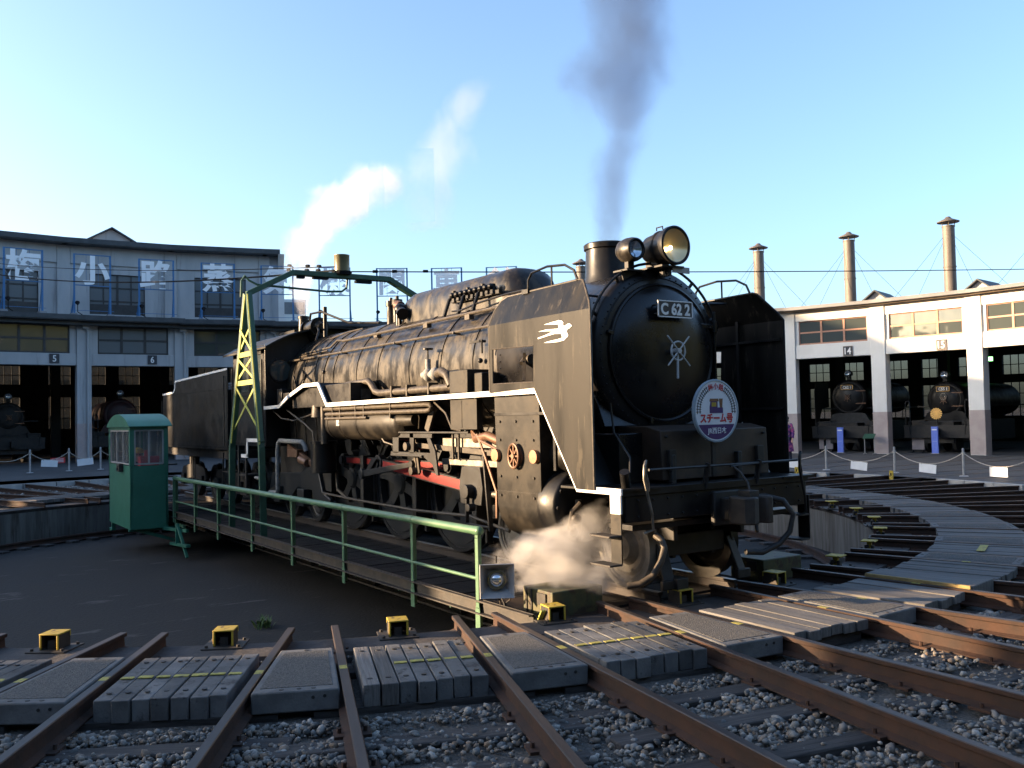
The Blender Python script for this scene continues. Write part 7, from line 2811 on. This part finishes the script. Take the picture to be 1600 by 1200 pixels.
# ------------------------------------------------------------------ barrier, boards and placards on the plaza
def barrier(rr, degs, labels, signs, h, slabels, sag, red=()):
    tops = []
    for d, lb in zip(degs, labels):
        z = -0.004 + hz(d) * min(1, max(0, (rr - 15.8) / 5))
        p = pol(rr, d, z)
        tops.append(p + Vector((0, 0, h)))
        if lb is None:
            continue
        t = thing("barrier_post", lb, "barrier post", tuple(p), R(d), "posts of the rope barrier", inplace=False)
        mb = MB()
        mb.cyl((0, 0, 0), (0, 0, h + 0.03), 0.032, seg=14)
        mb.ball((0, 0, h + 0.03), 0.033, seg=12, rings=6)
        obj("pole", mb, M['post'], t)
        mb = MB()
        mb.cyl((0, 0, 0), (0, 0, 0.02), 0.12, 0.1, 18)
        obj("base", mb, M['post'], t)
        mb = MB()
        mb.tube([(0.05 * math.cos(a), 0.05 * math.sin(a), h - 0.06) for a in np.linspace(0, 2 * math.pi, 14)[:-1]], 0.008, 6, True)
        obj("rope_ring", mb, M['post'], t)
    for i in range(len(tops) - 1):
        a, b = tops[i] - Vector((0, 0, 0.06)), tops[i + 1] - Vector((0, 0, 0.06))
        mb = MB()
        pts = []
        for q in range(21):
            u_ = q / 20
            p = a.lerp(b, u_)
            p.z -= sag * 4 * u_ * (1 - u_)
            pts.append(p)
        mb.tube(pts, 0.011, 6)
        single("barrier_rope", mb, M['rope'], slabels[i][0], "rope", group="sagging ropes of the barrier")
        if slabels[i][1]:
            m_ = pts[10]
            d_ = math.degrees(math.atan2(m_.y, m_.x))
            red_ = i in red
            t = thing("hanging_placard", slabels[i][1], "placard", tuple(m_), R(d_ + 90) + R(180), "placards hung on the barrier rope", inplace=False)
            tl = random.uniform(-0.12, 0.12)
            mb = MB()
            w = 0.56 if not red_ else 0.5
            mb.box((0, 0, -0.13), (w, 0.008, 0.25 if not red_ else 0.2))
            mb.xf(Euler((0, tl, 0)).to_matrix().to_4x4())
            p_ = obj("board", mb, M['red_sign'] if red_ else M['placard'], t)
            if red_:
                mb = MB()
                for z in (-0.17, -0.115, -0.06):
                    mb.box((0, 0.007, z), (0.38, 0.004, 0.022))
                    mb.box((0, -0.007, z), (0.38, 0.004, 0.022))
                mb.xf(Euler((0, tl, 0)).to_matrix().to_4x4())
                obj("white_bars", mb, M['placard'], p_)
            mb = MB()
            for x in (-0.2, 0.2):
                mb.tube([(x, 0, -0.02), (x, 0.0, 0.03)], 0.006, 5)
            obj("hook", mb, M['wire'], t)
barrier(17.05, [103.5, 95.62, 87.75, 80.18, 72.6], [None, "sunless barrier post in front of stall 14", "barrier post standing between stalls 14 and 15", "barrier post whose top catches the sun, in front of stall 15", None], True, 0.70,
        [("rope between the deflector and the first visible right hand post", "white placard hanging beside the buffer beam handle"), ("rope sagging in front of stall 14", "tilted white placard hanging in front of stall 14"),
         ("rope sagging in front of stall 15", "white placard hanging in front of stall 15"), ("rope running out at the right picture edge", "white placard nearest the right picture edge")], 0.34)
barrier(20.6, [193.6, 189.2, 185.55, 182.5, 178.9], [None, "thin barrier post at the left picture edge", "barrier post left of the green cabin beside the red placard", "barrier post just left of the green cabin", None], True, 0.78,
        [("rope leaving the left picture edge", None), ("rope left of the red placard", "white placard between the two left barrier posts"), ("rope left of the green cabin", "white placard touching the green cabin's outline"), ("rope hidden behind the green cabin", None)], 0.28)
d_ = 186.6
t = thing("hanging_placard", "red placard with white lines hung near the left barrier post", "placard", tuple(pol(20.6, d_, 0.78)), R(d_ - 90), "placards hung on the barrier rope", inplace=False)
mb = MB()
mb.box((0, 0, -0.13), (0.5, 0.008, 0.2))
p_ = obj("board", mb, M['red_sign'], t)
mb = MB()
for z in (-0.18, -0.13, -0.08):
    for y in (-0.007, 0.007):
        mb.box((0, y, z), (0.38, 0.004, 0.02))
obj("white_bars", mb, M['placard'], p_)
for d, lb in ((107.62, "blue upright board in front of the C62 1 engine"), (99.62, "blue upright board in front of the golden crest engine")):
    t = thing("info_pillar", lb, "information board", tuple(pol(28.3, d, 0)), R(d + 90), "blue boards before the stalls", inplace=False)
    mb = MB()
    mb.b2((-0.13, -0.05, 0.02), (0.13, 0.05, 1.1))
    b_ = obj("panel", mb, M['blue_panel'], t, bevel=0.005)
    mb = MB()
    mb.b2((-0.1, -0.056, 0.5), (0.1, 0.056, 0.506))
    mb.b2((-0.1, -0.056, 0.95), (0.1, 0.056, 1.0))
    obj("pale_band", mb, M['placard'], b_)
    mb = MB()
    mb.b2((-0.15, -0.1, 0), (0.15, 0.1, 0.02))
    obj("foot", mb, M['post'], t)
t = thing("reading_stand", "slanted grey information desk leaning by the column between stalls 14 and 15", "information stand", tuple(pol(27.3, 104.35, 0)), R(104.35 + 90), None, inplace=False)
mb = MB()
for x in (-0.2, 0.2):
    mb.tube([(x, 0.0, 0.0), (x, 0.0, 0.7)], 0.018, 8)
    mb.tube([(x, -0.2, 0.015), (x, 0.2, 0.015)], 0.018, 8)
obj("leg", mb, M['post'], t)
mb = MB()
mb.box((0, 0.0, 0.74), (0.46, 0.32, 0.02), (R(-35), 0, 0))
obj("desk", mb, M['green_dark'], t)
for d, lb, w in ((109.9, "small grey board standing left of the blue board in stall 14", 0.2), (109.2, "wider grey board close to the blue board in stall 14", 0.3), (101.7, "pinkish board on the floor left of the crest engine", 0.5)):
    t = thing("floor_board", lb, "board", tuple(pol(29.2, d, 0)), R(d + 90), "boards on the stall floor", inplace=False)
    mb = MB()
    mb.b2((-w / 2, -0.015, 0.12), (w / 2, 0.015, 0.66))
    obj("panel", mb, M['pink_base'], t)
    mb = MB()
    for x in (-w / 2 + 0.03, w / 2 - 0.03):
        mb.b2((x - 0.012, -0.15, 0), (x + 0.012, 0.15, 0.02))
        mb.b2((x - 0.012, -0.012, 0), (x + 0.012, 0.012, 0.12))
    obj("foot", mb, M['wire'], t)
for i, (r_, d, lb) in enumerate(((13.2, 17.0, "yellow marker stake beside the walkway at the right picture edge"), (15.6, 96.0, "yellow marker stake by the pale kerb right of the buffer beam"), (15.7, 84.5, "yellow marker stake by the pale kerb below stall 15"))):
    t = thing("marker_stake", lb, "marker", tuple(pol(r_, d, -0.18)), R(d), "yellow marker stakes", inplace=False)
    mb = MB()
    mb.b2((-0.02, -0.06, 0), (0.02, 0.06, 0.34))
    obj("stake", mb, M['yellow'], t, bevel=0.006)
    mb = MB()
    mb.b2((-0.024, -0.02, 0.2), (0.024, 0.02, 0.28))
    obj("dark_figure", mb, M['wire'], t)

# ------------------------------------------------------------------ steam and smoke
def volume_mat(name, color, dens, pts_x, pts_r, zmin, zmax, scale, thresh, aniso=0.2, absorb=None, yscale=1.0, noise_amt=1.0, stretchz=0.7, detail=4, base_boost=0.0):
    """density falls off round a wandering axis; the axis and the radius are curves over height (local z)"""
    m = bpy.data.materials.new(name)
    m.use_nodes = True
    nt = m.node_tree
    for n in list(nt.nodes):
        if n.type == 'BSDF_PRINCIPLED':
            nt.nodes.remove(n)
    out = nt.nodes["Material Output"]
    pv = _n(nt, "ShaderNodeVolumePrincipled")
    pv.inputs["Color"].default_value = (*color, 1)
    pv.inputs["Anisotropy"].default_value = aniso
    if absorb:
        pv.inputs["Absorption Color"].default_value = (*absorb, 1)
    tc = _n(nt, "ShaderNodeTexCoord")
    sp_ = _n(nt, "ShaderNodeSeparateXYZ")
    nt.links.new(tc.outputs["Object"], sp_.inputs[0])
    def math_(op, a, b=None, c=None):
        n = _n(nt, "ShaderNodeMath", operation=op)
        for i, v in enumerate((a, b, c)):
            if v is None:
                continue
            if isinstance(v, (int, float)):
                n.inputs[i].default_value = v
            else:
                nt.links.new(v, n.inputs[i])
        return n.outputs[0]
    mr = _n(nt, "ShaderNodeMapRange")
    mr.inputs[1].default_value = zmin
    mr.inputs[2].default_value = zmax
    nt.links.new(sp_.outputs[2], mr.inputs[0])
    def curve(pts, lo, hi):
        fc = _n(nt, "ShaderNodeFloatCurve")
        cv = fc.mapping.curves[0]
        for i, (u_, v) in enumerate(pts):
            y = (v - lo) / (hi - lo)
            if i == 0:
                cv.points[0].location = (u_, y)
            elif i == len(pts) - 1:
                cv.points[1].location = (u_, y)
        for (u_, v) in pts[1:-1]:
            cv.points.new(u_, (v - lo) / (hi - lo))
        fc.mapping.update()
        nt.links.new(mr.outputs[0], fc.inputs["Value"])
        return math_('MULTIPLY_ADD', fc.outputs[0], hi - lo, lo)
    xs_ = [p[1] for p in pts_x]
    rs_ = [p[1] for p in pts_r]
    cx = curve(pts_x, min(xs_) - 0.1, max(xs_) + 0.1)
    cr = curve(pts_r, 0.0, max(rs_) + 0.1)
    mp = _n(nt, "ShaderNodeMapping")
    mp.inputs["Scale"].default_value = (1, 1, stretchz)
    nt.links.new(tc.outputs["Object"], mp.inputs[0])
    nz = _n(nt, "ShaderNodeTexNoise")
    nz.inputs["Scale"].default_value = scale
    nz.inputs["Detail"].default_value = detail
    nz.inputs["Roughness"].default_value = 0.55
    nz.inputs["Distortion"].default_value = 0.4
    nt.links.new(mp.outputs[0], nz.inputs["Vector"])
    dx = math_('SUBTRACT', sp_.outputs[0], cx)
    dy = math_('MULTIPLY', sp_.outputs[1], yscale)
    d2 = math_('ADD', math_('MULTIPLY', dx, dx), math_('MULTIPLY', dy, dy))
    dist = math_('DIVIDE', math_('SQRT', d2), cr)
    inside = math_('SUBTRACT', 1.0, dist)
    nn = math_('MULTIPLY', math_('SUBTRACT', nz.outputs[0], 0.5), 2.6 * noise_amt)
    val = math_('ADD', inside, nn)
    sm = _n(nt, "ShaderNodeMapRange", interpolation_type='SMOOTHSTEP')
    sm.inputs[1].default_value = thresh
    sm.inputs[2].default_value = thresh + 0.9
    nt.links.new(val, sm.inputs[0])
    # nothing outside the column, fading at both ends
    edge = _n(nt, "ShaderNodeMapRange", interpolation_type='SMOOTHSTEP')
    edge.inputs[1].default_value = 1.45
    edge.inputs[2].default_value = 0.7
    nt.links.new(dist, edge.inputs[0])
    e1 = _n(nt, "ShaderNodeMapRange", interpolation_type='SMOOTHSTEP')
    e1.inputs[1].default_value = 1.0
    e1.inputs[2].default_value = 0.86
    nt.links.new(mr.outputs[0], e1.inputs[0])
    dd_ = math_('MULTIPLY', math_('MULTIPLY', sm.outputs[0], edge.outputs[0]), math_('MULTIPLY', e1.outputs[0], dens))
    if base_boost:
        dd_ = math_('MULTIPLY', dd_, math_('MULTIPLY_ADD', math_('POWER', math_('SUBTRACT', 1.0, mr.outputs[0]), 4.0), base_boost, 1.0))
    nt.links.new(dd_, pv.inputs["Density"])
    nt.links.new(pv.outputs[0], out.inputs["Volume"])
    return m
def plume(name, label, base, x0, x1, y, z0, z1, material):
    mb = MB()
    mb.b2((x0, -y, z0), (x1, y, z1))
    me = mb.mesh(name)
    me.materials.append(material)
    o = bpy.data.objects.new(name, me)
    COL.objects.link(o)
    o.location = base
    o.rotation_euler = (0, 0, math.atan2(_r.y, _r.x))
    o['kind'] = 'stuff'
    o['label'] = label
    return o
vm = volume_mat("smoke_volume", (0.12, 0.17, 0.23), 1.3,
                [(0, 0.0), (0.16, 0.05), (0.3, 0.14), (0.42, 0.26), (0.52, 0.16), (0.66, 0.30), (0.8, 0.42), (1.0, 0.5)],
                [(0, 0.24), (0.1, 0.30), (0.3, 0.40), (0.45, 0.62), (0.52, 0.75), (0.62, 0.66), (0.8, 0.75), (1.0, 0.85)], 0.0, 4.2, 1.5, 0.0, 0.0, (0.0, 0.0, 0.02), base_boost=2.0)
plume("smoke_plume", "dark grey smoke rising from the locomotive's chimney", (8.25, 0, 3.9), -1.0, 1.6, 1.0, 0.0, 4.2, vm)
vm = volume_mat("steam_volume", (0.94, 0.92, 0.92), 1.9,
                [(0, 0.0), (0.12, -0.06), (0.3, 0.0), (0.45, 0.12), (0.6, 0.42), (0.75, 0.95), (0.88, 1.4), (1.0, 1.75)],
                [(0, 0.10), (0.1, 0.22), (0.3, 0.36), (0.45, 0.52), (0.6, 0.74), (0.75, 0.92), (0.9, 0.85), (1.0, 0.6)], 0.0, 3.2, 1.9, 0.10, 0.3, detail=6, base_boost=3.0)
plume("steam_plume", "white sunlit steam blowing up from the locomotive's cab roof", (-1.0, -0.36, 3.98), -0.9, 2.8, 0.9, 0.0, 3.2, vm)
vm = volume_mat("steam_wisp_volume", (0.93, 0.90, 0.90), 0.34,
                [(0, 2.5), (0.25, 2.65), (0.45, 2.8), (0.7, 3.1), (1.0, 3.9)],
                [(0, 0.35), (0.2, 0.75), (0.4, 0.8), (0.6, 0.75), (0.8, 0.6), (1.0, 0.45)], 1.75, 4.9, 1.6, 0.10, 0.3, detail=6)
plume("steam_wisp", "thin pinkish wisp of steam drifting right of the white plume", (-1.0, -0.36, 3.98), 1.5, 4.6, 0.9, 1.75, 4.9, vm)
vm = volume_mat("ground_steam_volume", (0.86, 0.84, 0.82), 10.0,
                [(0, 0.2), (0.3, 0.15), (0.6, 0.25), (0.8, 0.45), (1.0, 0.6)],
                [(0, 0.7), (0.2, 0.9), (0.45, 0.9), (0.62, 0.62), (0.75, 0.35), (1.0, 0.1)], 0.0, 1.0, 3.0, 0.14, 0.2, None, 1.7, 0.8, 1.2, detail=6)
plume("ground_steam", "low cloud of beige sunlit steam beside the pilot wheel", (8.95, -1.5, 0.02), -1.1, 1.6, 0.62, 0.0, 1.0, vm)
